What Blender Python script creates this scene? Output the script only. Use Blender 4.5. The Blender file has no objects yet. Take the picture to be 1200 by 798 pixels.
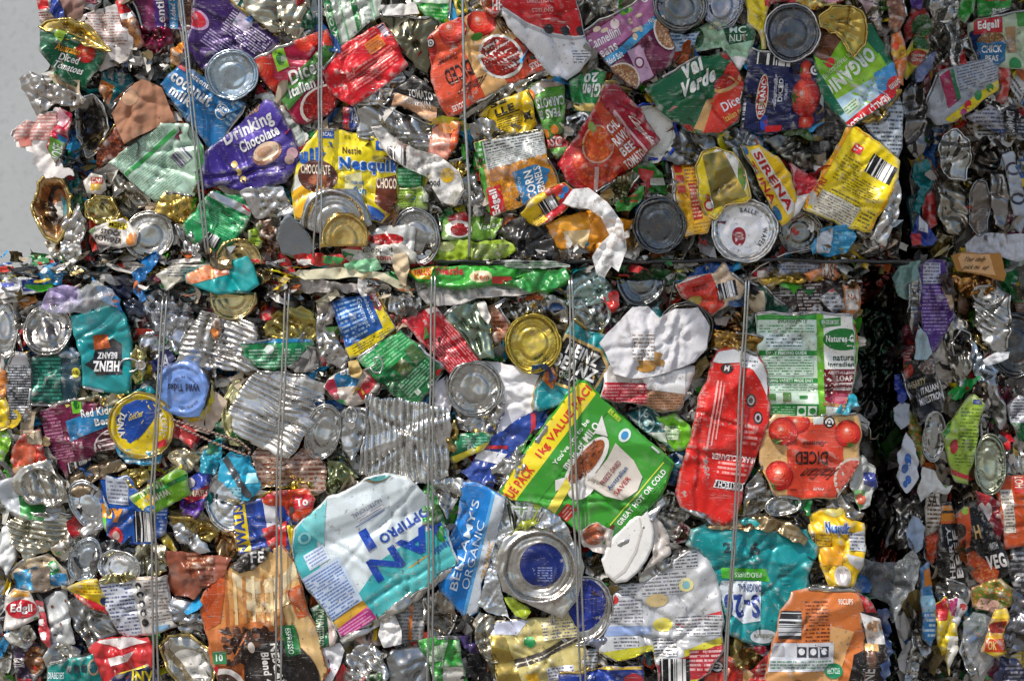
import bpy, math, random
import numpy as np
from mathutils import Vector, Matrix
from mathutils.geometry import delaunay_2d_cdt
R_ = math.radians
SC = bpy.context.scene
COL = SC.collection

# ------------------------------------------------------------------ camera, world, sun, exposure
S = 0.00135          # metres per picture unit on the face of the front bales
D = 2400.0           # camera distance in the same units (3.24 m)
ZC = 1.08            # height of the middle of the view
cam = bpy.data.cameras.new("camera"); camo = bpy.data.objects.new("camera", cam); COL.objects.link(camo)
camo.location = (0, -D*S, ZC); camo.rotation_euler = (R_(90), 0, 0)
cam.sensor_width = 36.0; cam.lens = 36.0*D/1200.0
cam.dof.use_dof = True; cam.dof.focus_distance = D*S-.02; cam.dof.aperture_fstop = 5.6
cam.clip_start = 0.05; cam.clip_end = 500
SC.camera = camo
SUN_EL, SUN_AZ = 52.0, -38.0     # degrees up, degrees to the left of the camera's back
w = bpy.data.worlds.new("World"); SC.world = w; w.use_nodes = True
nt = w.node_tree; nt.nodes.clear()
sky = nt.nodes.new('ShaderNodeTexSky'); sky.sky_type = 'NISHITA'; sky.sun_disc = False
sky.sun_elevation = R_(SUN_EL); sky.air_density = 1.0; sky.dust_density = 2.5; sky.ozone_density = 0.6
bg = nt.nodes.new('ShaderNodeBackground'); bg.inputs[1].default_value = 0.15
wo = nt.nodes.new('ShaderNodeOutputWorld')
nt.links.new(sky.outputs[0], bg.inputs[0]); nt.links.new(bg.outputs[0], wo.inputs[0])
sl = bpy.data.lights.new("sun", 'SUN'); sl.energy = 3.3; sl.angle = R_(0.6); sl.color = (1.0, .955, .89)
so = bpy.data.objects.new("sun", sl); COL.objects.link(so)
_dir = Vector((math.sin(R_(SUN_AZ))*math.cos(R_(SUN_EL)), -math.cos(R_(SUN_AZ))*math.cos(R_(SUN_EL)), math.sin(R_(SUN_EL))))
so.rotation_euler = _dir.to_track_quat('Z', 'Y').to_euler()
so.location = _dir*8
sky.sun_rotation = math.atan2(_dir.x, _dir.y)
SC.view_settings.view_transform = 'Standard'; SC.view_settings.look = 'None'
SC.view_settings.exposure = -0.2; SC.view_settings.gamma = 1.0
SC.cycles.max_bounces = 8; SC.cycles.transparent_max_bounces = 12
SC.cycles.use_denoising = True
SC.cycles.sample_clamp_indirect = 6

# ------------------------------------------------------------------ colours
def hexl(h):
    h = h.lstrip('#')
    if len(h) == 3: h = ''.join(c*2 for c in h)
    c = [int(h[i:i+2], 16)/255 for i in (0, 2, 4)]
    return tuple((x/12.92 if x <= .04045 else ((x+.055)/1.055)**2.4) for x in c)
PAL = dict(tin='c6c5c1', dull='9a9a97', zinc='7f8488', gold='cdb46a', pale='cfd4d6', olive='8e8b74', dark='3c3b3a', bluetin='a9bccb',
           white='f0efec', cream='e9e0c4', black='15171a', red='d41f24', dred='8f1420', crim='b31633', orange='e9682a', amber='efa21c', yellow='f6dc1e',
           green='1c8a3c', dgreen='0d5a3a', lime='a3cf2f', pgreen='b9dcc0', teal='12908c', dteal='0b6a70', navy='161d4c', blue='1763c0', cyan='2aa0d8',
           sky='7fc1e6', purple='4b2a8c', dpurp='3a2468', mag='b0185e', maroon='6d1638', brown='6b4027', dbrown='33221a', kraft='b58a64', tan='d3a878',
           grey='8b8f92', char='2b2d30', pink='e8a9b4', lav='b9a6d6', rust='a8573a', copper='b4603c')
def C(c):
    if isinstance(c, tuple): return c
    return hexl(PAL.get(c, c))

# ------------------------------------------------------------------ materials (all procedural, colour comes from attributes of the print)
def _mk(name):
    m = bpy.data.materials.new(name); m.use_nodes = True; t = m.node_tree; t.nodes.clear()
    return m, t
class G:
    def __init__(s, t): s.t = t
    def n(s, typ, **k):
        x = s.t.nodes.new(typ)
        for a, b in k.items(): setattr(x, a, b)
        return x
    def l(s, a, b): s.t.links.new(a, b)
    def val(s, x, inp):
        if hasattr(x, 'links') or hasattr(x, 'is_linked'): s.l(x, inp)
        else: inp.default_value = x
    def math(s, op, a, b=0.0, c=None, clamp=False):
        m = s.n('ShaderNodeMath', operation=op, use_clamp=clamp)
        s.val(a, m.inputs[0]); s.val(b, m.inputs[1])
        if c is not None: s.val(c, m.inputs[2])
        return m.outputs[0]
    def mix(s, f, a, b, bt='MIX'):
        m = s.n('ShaderNodeMix', data_type='RGBA', blend_type=bt)
        s.val(f, m.inputs[0])
        s.val(a if not isinstance(a, tuple) else (*a, 1)[:4], m.inputs[6]); s.val(b if not isinstance(b, tuple) else (*b, 1)[:4], m.inputs[7])
        return m.outputs[2]
    def noise(s, vec, scale, det=3, rough=.55, dim='3D'):
        m = s.n('ShaderNodeTexNoise', noise_dimensions=dim); s.l(vec, m.inputs['Vector'])
        m.inputs['Scale'].default_value = scale; m.inputs['Detail'].default_value = det; m.inputs['Roughness'].default_value = rough
        return m.outputs[0]
    def ramp(s, x, lo, hi, a=0., b=1.):
        m = s.n('ShaderNodeMapRange', interpolation_type='SMOOTHSTEP'); s.l(x, m.inputs[0])
        for i, v in zip((1, 2, 3, 4), (lo, hi, a, b)): m.inputs[i].default_value = v
        return m.outputs[0]
def material(kind):
    m, t = _mk(kind); g = G(t)
    col = g.n('ShaderNodeAttribute', attribute_name='Col').outputs[0]
    col2 = g.n('ShaderNodeAttribute', attribute_name='Col2').outputs[0]
    duv = g.n('ShaderNodeAttribute', attribute_name='duv').outputs[1]
    geo = g.n('ShaderNodeNewGeometry').outputs['Position']
    oi = g.n('ShaderNodeObjectInfo').outputs['Random']
    off = g.n('ShaderNodeCombineXYZ'); g.l(g.math('MULTIPLY', oi, 37.), off.inputs[0]); g.l(g.math('MULTIPLY', oi, 91.), off.inputs[1])
    va = g.n('ShaderNodeVectorMath', operation='ADD'); g.l(geo, va.inputs[0]); g.l(off.outputs[0], va.inputs[1]); P = va.outputs[0]
    b = g.n('ShaderNodeBsdfPrincipled'); o = g.n('ShaderNodeOutputMaterial'); g.l(b.outputs[0], o.inputs[0])
    base = col; wear = 1.0
    if kind in ('fine_print', 'barcode', 'picture_print'):
        sp = g.n('ShaderNodeSeparateXYZ'); g.l(duv, sp.inputs[0]); x, y = sp.outputs[0], sp.outputs[1]
    if kind == 'fine_print':
        fy = g.math('FRACT', y); row = g.math('FLOOR', y)
        band = g.math('MULTIPLY', g.ramp(fy, .14, .24), g.ramp(fy, .74, .64))
        cv = g.n('ShaderNodeCombineXYZ'); g.l(x, cv.inputs[0]); g.l(g.math('MULTIPLY', row, 7.31), cv.inputs[1])
        g.l(g.math('MULTIPLY', oi, 50.), cv.inputs[2])
        words = g.ramp(g.noise(cv.outputs[0], .55, 1), .40, .44)
        let = g.ramp(g.noise(cv.outputs[0], 2.6, 2), .40, .52, .35, 1)
        msk = g.math('MULTIPLY', g.math('MULTIPLY', band, words), let)
        base = g.mix(msk, col, col2)
    if kind == 'barcode':
        wn = g.n('ShaderNodeTexWhiteNoise', noise_dimensions='1D'); g.l(g.math('FLOOR', x), wn.inputs['W'])
        msk = g.ramp(wn.outputs[0], .44, .46)
        base = g.mix(msk, col, col2)
    if kind == 'picture_print':
        v = g.n('ShaderNodeTexVoronoi'); g.l(duv, v.inputs['Vector']); v.inputs['Scale'].default_value = 1.0
        v.inputs['Randomness'].default_value = .9
        f = g.ramp(v.outputs['Distance'], .22, .62)
        sc = g.n('ShaderNodeSeparateColor'); g.l(v.outputs['Color'], sc.inputs[0])
        base = g.mix(f, col, col2)
        base = g.mix(g.ramp(sc.outputs[0], 0, 1, 0, .45), base, (1, .95, .85), 'MULTIPLY')
        base = g.mix(g.math('MULTIPLY', g.ramp(sc.outputs[1], .2, 1, 0, .55), 1), base, col2)
        base = g.mix(g.ramp(g.noise(duv, 1.1, 3), .45, .6, 0, .35), base, col2)
    mot = g.noise(P, 30, 4, .6); fin = g.noise(P, 260, 3, .6); mid = g.noise(P, 95, 4, .65)
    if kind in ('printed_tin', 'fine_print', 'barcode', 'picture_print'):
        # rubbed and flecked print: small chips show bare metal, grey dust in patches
        base = g.mix(g.ramp(mot, .46, .70, 0, .10), base, (.32, .30, .27))
        chips = g.math('MULTIPLY', g.ramp(g.noise(P, 420, 2), .67, .70), g.ramp(mid, .50, .58))
        base = g.mix(g.math('MULTIPLY', chips, .85), base, (.62, .61, .59))
        grime = g.math('MULTIPLY', g.ramp(g.noise(P, 160, 3), .60, .70), g.ramp(mot, .42, .55))
        base = g.mix(g.math('MULTIPLY', grime, .65), base, (.09, .075, .06))
        # scuffs: long fine scratches down to pale primer, thrown in random directions
        for ang, sd in ((.6, 0), (2.2, 5)):
            mp = g.n('ShaderNodeMapping'); g.l(P, mp.inputs[0]); mp.inputs['Rotation'].default_value = (0, ang, sd*.1); mp.inputs['Scale'].default_value = (40, 40, 700)
            scr = g.math('MULTIPLY', g.ramp(g.noise(mp.outputs[0], 1.0, 2), .655, .69), g.ramp(mot, .44, .56)); base = g.mix(g.math('MULTIPLY', scr, .55), base, (.55, .53, .50))
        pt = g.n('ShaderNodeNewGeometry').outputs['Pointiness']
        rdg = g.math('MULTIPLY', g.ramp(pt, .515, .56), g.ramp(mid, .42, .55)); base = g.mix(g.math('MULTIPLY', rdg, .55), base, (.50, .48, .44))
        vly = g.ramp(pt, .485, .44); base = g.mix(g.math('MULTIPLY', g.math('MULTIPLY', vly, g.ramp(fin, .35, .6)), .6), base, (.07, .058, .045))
        pat = g.math('MULTIPLY', g.ramp(g.noise(P, 34, 5, .7), .655, .672), .8); base = g.mix(pat, base, (.44, .42, .38))
        b.inputs['Metallic'].default_value = .22
        g.l(g.ramp(mid, .3, .7, .22, .46), b.inputs['Roughness'])
        b.inputs['Coat Weight'].default_value = .16; b.inputs['Coat Roughness'].default_value = .2; b.inputs['Specular IOR Level'].default_value = .3
        bs, bd = .16, .0010
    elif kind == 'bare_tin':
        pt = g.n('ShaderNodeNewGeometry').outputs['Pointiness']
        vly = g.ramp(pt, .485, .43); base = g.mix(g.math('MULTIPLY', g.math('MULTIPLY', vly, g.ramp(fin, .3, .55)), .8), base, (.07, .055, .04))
        base = g.mix(g.ramp(mid, .46, .70, 0, .50), base, (.26, .225, .18))
        base = g.mix(g.ramp(fin, .62, .76, 0, .22), base, (.10, .085, .07))
        rst = g.math('MULTIPLY', g.ramp(mot, .60, .70), g.ramp(fin, .42, .6)); base = g.mix(g.math('MULTIPLY', rst, .6), base, (.26, .12, .05))
        b.inputs['Metallic'].default_value = .93
        g.l(g.ramp(mid, .3, .7, .13, .30), b.inputs['Roughness'])
        bs, bd = .09, .0010
    elif kind == 'paper':
        base = g.mix(g.ramp(mot, .50, .68, 0, .30), base, (.38, .30, .22))
        base = g.mix(g.ramp(fin, .62, .72, 0, .5), base, (.16, .12, .09))
        b.inputs['Roughness'].default_value = .85; bs, bd = .4, .0012
    elif kind == 'plastic_film':
        base = g.mix(g.ramp(mot, .50, .72, 0, .25), base, (.42, .38, .33))
        base = g.mix(g.ramp(fin, .63, .72, 0, .4), base, (.10, .08, .07))
        b.inputs['Roughness'].default_value = .24; b.inputs['Coat Weight'].default_value = .5; bs, bd = .3, .001
    elif kind == 'thin_film':
        base = g.mix(g.ramp(mot, .5, .72, 0, .3), base, (.45, .40, .34)); base = g.mix(g.ramp(fin, .62, .70, 0, .6), base, (.10, .08, .07))
        b.inputs['Roughness'].default_value = .28; b.inputs['Coat Weight'].default_value = .3
        g.l(g.ramp(g.noise(P, 55, 3), .36, .58, .35, 1.0), b.inputs['Alpha']); bs, bd = .4, .0015
    elif kind == 'clear_film':
        b.inputs['Roughness'].default_value = .12
        b.inputs['Specular IOR Level'].default_value = .8
        g.l(g.ramp(mot, .35, .7, .22, .55), b.inputs['Alpha']); bs, bd = .3, .001
    elif kind == 'scrap':
        v = g.n('ShaderNodeTexVoronoi'); g.l(P, v.inputs['Vector']); v.inputs['Scale'].default_value = 34
        sc = g.n('ShaderNodeSeparateColor'); g.l(v.outputs['Color'], sc.inputs[0])
        cr = g.n('ShaderNodeValToRGB'); cr.color_ramp.interpolation = 'CONSTANT'; g.l(sc.outputs[0], cr.inputs[0])
        cols = ['dull', 'olive', 'char', 'dull', 'dark', 'zinc', 'brown', 'tin', 'dred', 'zinc', 'navy', 'dull', 'gold', 'dark']
        el = cr.color_ramp.elements
        for i, c_ in enumerate(cols):
            e = el[i] if i < 2 else el.new(i/len(cols))
            e.position = i/len(cols); e.color = (*C(c_), 1)
        base = g.mix(g.ramp(fin, .4, .7, .45, .92), cr.outputs[0], (.035, .03, .027))
        b.inputs['Metallic'].default_value = .6; g.l(g.ramp(mid, .3, .7, .25, .6), b.inputs['Roughness']); bs, bd = .5, .003
    elif kind == 'concrete':
        base = g.mix(g.ramp(g.noise(geo, .9, 6, .6), .35, .7), (.50, .525, .53), (.41, .43, .44))
        base = g.mix(g.ramp(g.noise(geo, 60, 4), .5, .75, 0, .3), base, (.22, .22, .21))
        b.inputs['Roughness'].default_value = .9; bs, bd = .3, .004
    elif kind == 'yard':
        base = g.mix(g.ramp(g.noise(geo, .7, 6, .6), .35, .7), (.30, .29, .27), (.22, .21, .20))
        b.inputs['Roughness'].default_value = .85; bs, bd = .3, .006
    g.l(base, b.inputs['Base Color'])
    bp = g.n('ShaderNodeBump'); bp.inputs['Strength'].default_value = bs; bp.inputs['Distance'].default_value = bd
    hsum = g.math('ADD', mid, g.math('MULTIPLY', fin, .5)); g.l(hsum, bp.inputs['Height']); g.l(bp.outputs[0], b.inputs['Normal'])
    if kind in ('bare_tin', 'plastic_film', 'clear_film', 'printed_tin', 'fine_print', 'barcode', 'picture_print'):
        bp.inputs['Distance'].default_value = bd
    return m
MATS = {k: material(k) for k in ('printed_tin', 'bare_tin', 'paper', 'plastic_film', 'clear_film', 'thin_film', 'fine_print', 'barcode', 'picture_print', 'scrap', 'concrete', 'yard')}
MSHORT = dict(p='printed_tin', m='bare_tin', a='paper', f='plastic_film', c='clear_film', t='thin_film')

# ------------------------------------------------------------------ noise in numpy
def _h(ix, iy, seed):
    n = (ix.astype(np.int64)*374761393 + iy.astype(np.int64)*668265263 + seed*1442695041) & 0x7fffffff
    n = ((n ^ (n >> 13))*1274126177) & 0x7fffffff
    return ((n ^ (n >> 16)) & 0xffff)/65535.0
def vnoise(x, y, seed):
    ix, iy = np.floor(x), np.floor(y); fx, fy = x-ix, y-iy
    fx = fx*fx*(3-2*fx); fy = fy*fy*(3-2*fy)
    a, b = _h(ix, iy, seed), _h(ix+1, iy, seed); c, d = _h(ix, iy+1, seed), _h(ix+1, iy+1, seed)
    return (a*(1-fx)+b*fx)*(1-fy)+(c*(1-fx)+d*fx)*fy*1.0-.5
def tri(t): return np.abs((t-np.floor(t))-.5)*4-1
def near2(x, y, seed):
    """squared distance to the nearest point of a jittered lattice of spacing 1"""
    ix, iy = np.floor(x), np.floor(y); m = np.full(x.shape, 9.0)
    for a in (-1, 0, 1):
        for b in (-1, 0, 1):
            cx, cy = ix+a, iy+b
            px_, py_ = cx+_h(cx, cy, seed), cy+_h(cx, cy, seed+77)
            m = np.minimum(m, (x-px_)**2+(y-py_)**2)
    return m
def facets(x, y, seed): return near2(x, y, seed)-near2(x, y, seed+501)      # flat facets meeting in sharp folds
def crumple(x, y, A, L, seed):
    if A == 0: return np.zeros_like(x)
    r = np.random.RandomState(seed); th = r.rand()*math.pi; c_, s_ = math.cos(th), math.sin(th); st = .55+.3*r.rand()
    wx = x+vnoise(x/L, y/L, seed+1)*L*.22; wy = y+vnoise(x/L, y/L, seed+2)*L*.22
    u, v = (wx*c_+wy*s_)/L, (-wx*s_+wy*c_)/L*st
    h = facets(u, v, seed+3)*A*1.25
    msk = np.clip(vnoise(x/L, y/L, seed+20)*2.4+.6, 0, 1)
    h = h+facets(u*2.3+.3, v*2.3, seed+5)*A*.50*msk+vnoise(x/(L*1.4), y/(L*1.4), seed+7)*A*.22
    if L < 20: h = h+facets(u*4.6, v*4.1+.7, seed+8)*A*.2*msk
    return h
def sstep(x, a, b):
    t = np.clip((x-a)/(b-a), 0, 1); return t*t*(3-2*t)

# ------------------------------------------------------------------ mesh accumulator
class Acc:
    def __init__(s): s.V = []; s.T = []; s.UV = []; s.C = []; s.C2 = []; s.M = []; s.n = 0; s.mats = []
    def mi(s, m):
        if m not in s.mats: s.mats.append(m)
        return s.mats.index(m)
    def add(s, V, T, mat, col, col2=None, uv=None):
        V = np.asarray(V, float).reshape(-1, 3); T = np.asarray(T, int).reshape(-1, 3)
        if len(T) == 0: return
        n = len(V); s.V.append(V); s.T.append(T+s.n); s.n += n
        c = np.ones((n, 4)); cc = np.asarray(col, float)
        c[:, :3] = cc
        c2 = np.ones((n, 4)); c2[:, :3] = np.asarray(col2 if col2 is not None else (0, 0, 0), float)
        s.C.append(c); s.C2.append(c2)
        u = np.zeros((n, 3))
        if uv is not None: u[:, :2] = uv
        s.UV.append(u); s.M.append(np.full(len(T), s.mi(mat)))
    def build(s, name, origin=(0, 0, 0), parent=None, smooth=True):
        V = np.concatenate(s.V)-np.asarray(origin); T = np.concatenate(s.T)
        me = bpy.data.meshes.new(name)
        me.vertices.add(len(V)); me.vertices.foreach_set('co', V.ravel())
        me.loops.add(len(T)*3); me.loops.foreach_set('vertex_index', T.ravel())
        me.polygons.add(len(T)); me.polygons.foreach_set('loop_start', np.arange(len(T))*3)
        me.polygons.foreach_set('material_index', np.concatenate(s.M))
        me.polygons.foreach_set('use_smooth', np.full(len(T), smooth))
        for nm, arr in (('Col', s.C), ('Col2', s.C2)):
            a = me.attributes.new(nm, 'FLOAT_COLOR', 'POINT'); a.data.foreach_set('color', np.concatenate(arr).ravel())
        a = me.attributes.new('duv', 'FLOAT_VECTOR', 'POINT'); a.data.foreach_set('vector', np.concatenate(s.UV).ravel())
        for m in s.mats: me.materials.append(MATS[m])
        me.update(calc_edges=True); me.validate()
        o = bpy.data.objects.new(name, me); COL.objects.link(o)
        if parent: o.parent = parent
        else: o.location = origin
        return o

def cdt(out, inner):
    pts = [Vector((float(a), float(b))) for a, b in out]+[Vector((float(a), float(b))) for a, b in inner]
    n = len(out); r = delaunay_2d_cdt(pts, [(i, (i+1) % n) for i in range(n)], [], 1, 1e-5)
    V = np.array([(v.x, v.y) for v in r[0]]); T = np.array([list(f) for f in r[2] if len(f) == 3], int)
    if len(T):
        a, b, c = V[T[:, 0]], V[T[:, 1]], V[T[:, 2]]
        ar = (b[:, 0]-a[:, 0])*(c[:, 1]-a[:, 1])-(b[:, 1]-a[:, 1])*(c[:, 0]-a[:, 0])
        T[ar > 0] = T[ar > 0][:, ::-1]      # y runs down the picture: keep faces towards the viewer
        T = T[np.abs(ar) > 1e-7]
    return V, T
def densify(p, sp):
    p = np.asarray(p, float); o = []
    for i in range(len(p)):
        a, b = p[i], p[(i+1) % len(p)]; n = max(1, int(np.hypot(*(b-a))/sp))
        for k in range(n): o.append(a+(b-a)*k/n)
    return np.array(o)
def inside(px, py, poly):
    x0, y0 = poly[:, 0], poly[:, 1]; x1, y1 = np.roll(x0, -1), np.roll(y0, -1)
    px, py = px[:, None], py[:, None]
    c = ((y0 > py) != (y1 > py)) & (px < (x1-x0)*(py-y0)/np.where(y1 == y0, 1e-9, y1-y0)+x0)
    return c.sum(1) % 2 == 1
def grid_in(poly, sp, rng=None, margin=.4):
    mn, mx = poly.min(0), poly.max(0); ys = np.arange(mn[1]+sp*.6, mx[1], sp*.87); P = []
    for k, y in enumerate(ys):
        xs = np.arange(mn[0]+sp*(.4+.5*(k % 2)), mx[0], sp); P.append(np.stack([xs, np.full_like(xs, y)], 1))
    if not P: return np.zeros((0, 2))
    P = np.concatenate(P)
    if rng is not None: P = P+(rng.rand(*P.shape)-.5)*sp*.35
    P = P[inside(P[:, 0], P[:, 1], poly)]
    if len(P) and margin:
        q = densify(poly, sp)
        dd = np.min((P[:, 0, None]-q[None, :, 0])**2+(P[:, 1, None]-q[None, :, 1])**2, 1)
        P = P[dd > (sp*margin)**2]
    return P
def rounded(p, r):
    p = np.asarray(p, float); n = len(p); o = []
    for i in range(n):
        a, b, c = p[i-1], p[i], p[(i+1) % n]
        la, lc = np.hypot(*(a-b)), np.hypot(*(c-b)); q = min(r, la*.4, lc*.4)
        s_, e = b+(a-b)/max(la, 1e-6)*q, b+(c-b)/max(lc, 1e-6)*q
        for t in (0, .33, .67, 1): o.append((1-t)**2*s_+2*t*(1-t)*b+t*t*e)
    return np.array(o)
def ell(cx, cy, rx, ry, ang=0, n=40, a0=0, a1=360):
    t = np.radians(np.linspace(a0, a1, n, endpoint=(a1-a0) < 359)); c, s_ = math.cos(R_(ang)), math.sin(R_(ang))
    x, y = rx*np.cos(t), ry*np.sin(t)
    return np.stack([cx+x*c-y*s_, cy+x*s_+y*c], 1)

# ------------------------------------------------------------------ lettering: glyph outlines turned to triangles
_tc = {}
def glyphs(text, bold=0.0):
    k = (text, bold)
    if k in _tc: return _tc[k]
    cu = bpy.data.curves.new('t', 'FONT'); cu.body = text; cu.offset = bold; cu.resolution_u = 3; cu.fill_mode = 'FRONT'
    if hasattr(cu, 'space_character'): cu.space_character = 1.0+bold*3
    ob = bpy.data.objects.new('t', cu); COL.objects.link(ob)
    dg = bpy.context.evaluated_depsgraph_get(); dg.update(); me = ob.evaluated_get(dg).to_mesh()
    V = np.array([v.co[:2] for v in me.vertices]) if len(me.vertices) else np.zeros((0, 2)); me.calc_loop_triangles()
    T = np.array([t.vertices[:] for t in me.loop_triangles], int)
    bpy.data.objects.remove(ob); bpy.data.curves.remove(cu)
    if len(V):
        mn, mx = V.min(0), V.max(0)
        V = (V-mn)/np.maximum(mx-mn, 1e-6); asp = (mx[0]-mn[0])/(mx[1]-mn[1])
    else: asp = 1
    _tc[k] = (V, T, asp); return _tc[k]
def split_tris(V, T, L):
    for _ in range(4):
        e = np.stack([np.hypot(*(V[T[:, i]]-V[T[:, (i+1) % 3]]).T) for i in range(3)], 1)
        big = e.max(1) > L
        if not big.any() or len(T) > 6000: break
        keep = T[~big]; B = T[big]; le = e[big].argmax(1)
        ia = B[np.arange(len(B)), le]; ib = B[np.arange(len(B)), (le+1) % 3]; ic = B[np.arange(len(B)), (le+2) % 3]
        mid = (V[ia]+V[ib])/2; im = len(V)+np.arange(len(B)); V = np.concatenate([V, mid])
        T = np.concatenate([keep, np.stack([ia, im, ic], 1), np.stack([im, ib, ic], 1)])
    return V, T

# art shapes, in label coordinates: u to the right 0..1, v down 0..1 of the item's frame
def Rr(u0, v0, u1, v1, c, c2=None, m='p', k=1): return ('poly', [(u0, v0), (u1, v0), (u1, v1), (u0, v1)], c, c2, m, k)
def Pg(pts, c, c2=None, m='p', k=1): return ('poly', pts, c, c2, m, k)
def El(u, v, ru, rv, c, c2=None, m='p', k=1): return ('poly', [(u+ru*math.cos(t), v+rv*math.sin(t)) for t in np.linspace(0, 2*math.pi, 22, endpoint=False)], c, c2, m, k)
def Tx(t, u0, v0, u1, v1, c, rot=0, sh=0, b=.02): return ('text', t, (u0, v0, u1, v1), c, rot, sh, b)
def Fi(u0, v0, u1, v1, bg_, fg, rows=8): return ('fine', (u0, v0, u1, v1), bg_, fg, rows)
def Ba(u0, v0, u1, v1, rot=0, bg_='white', fg='black'): return ('bar', (u0, v0, u1, v1), bg_, fg, rot)
def Arc(t, u, v, r, a0, sz, c, flip=False, b=.02): return ('arc', t, (u, v), r, a0, sz, c, flip, b)
def Ring(u, v, ru, rv, w_, c): return ('ring', (u, v, ru, rv, w_), c)

ITEMS = []
_seed = [100]
class It: pass
def item(label, cat, out, d=0, col='tin', art=(), frame=None, mat='p', rims='', rimcol='tin', cr=(2.6, 46), ribs=None, cre=1, tilt=(0, 0),
         rings=None, depth=16, jag=.7, jagL=13, rnd=1.2, side=None, name='crushed_can', part='can_body', edge=3.0, bowl=0, group=None, sp=None, seed=None, rimr=1.25, tab=None, kind=None):
    _seed[0] += 17; i = It(); sp = sp or (1.9 if mat in 'mft' or rings is not None else 2.3); i.__dict__.update({k: v for k, v in locals().items() if k != 'i'})
    i.seed = seed or _seed[0]
    lab = label.split('|'); i.ref = lab[0].strip(); i.label = ' '.join(x.strip() for x in lab)
    o = np.asarray(out, float); o = o.mean(0)+(o-o.mean(0))*1.035; i.raw = o
    i.d = d = d*1.35
    if frame is None:
        frame = o[:4] if len(o) == 4 else None
    if frame is None:
        mn, mx = o.min(0), o.max(0); frame = [(mn[0], mn[1]), (mx[0], mn[1]), (mx[0], mx[1]), (mn[0], mx[1])]
    i.frame = np.asarray(frame, float)
    ITEMS.append(i); return i

def prep(i):
    """outline with rounded, slightly uneven edges and the radial coordinate used for shaping"""
    p = densify(rounded(i.raw, i.rnd) if i.rnd else i.raw, i.sp)
    if i.mat == 'p' and i.jag == .7: i.jag = min(1.5, .5+.02*np.ptp(i.raw, 0).max()/2)
    nx = np.roll(p, -1, 0)-np.roll(p, 1, 0); nl = np.hypot(nx[:, 0], nx[:, 1])+1e-9; N = np.stack([nx[:, 1]/nl, -nx[:, 0]/nl], 1)
    s_ = i.seed
    q = facets(p[:, 0]/(i.jagL*2), p[:, 1]/(i.jagL*2), s_+3)*2.6*i.jag+facets(p[:, 0]/(i.jagL*.8), p[:, 1]/(i.jagL*.8), s_+4)*i.jag*1.2*np.clip(facets(p[:, 0]/30, p[:, 1]/30, s_+9)*3+.2, 0, 1)
    p = p+N*q[:, None]; i.o = p
    c = p.mean(0); i.c = c
    th = np.arctan2(p[:, 1]-c[1], p[:, 0]-c[0]); rr = np.hypot(p[:, 0]-c[0], p[:, 1]-c[1]); k = np.argsort(th)
    i.th = np.concatenate([[th[k][-1]-2*math.pi], th[k], [th[k][0]+2*math.pi]]); i.rr = np.concatenate([[rr[k][-1]], rr[k], [rr[k][0]]])
    f = i.frame; U = ((f[1]-f[0])+(f[2]-f[3]))/2; Vv = ((f[3]-f[0])+(f[2]-f[1]))/2
    i.fW, i.fH = np.hypot(*U), np.hypot(*Vv); i.inv = np.linalg.inv(np.array([[U[0], Vv[0]], [U[1], Vv[1]]]))
def bound(i, x, y): return np.interp(np.arctan2(y-i.c[1], x-i.c[0]), i.th, i.rr)
def rad(i, x, y): return np.hypot(x-i.c[0], y-i.c[1])/np.maximum(bound(i, x, y), 1e-3)
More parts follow.
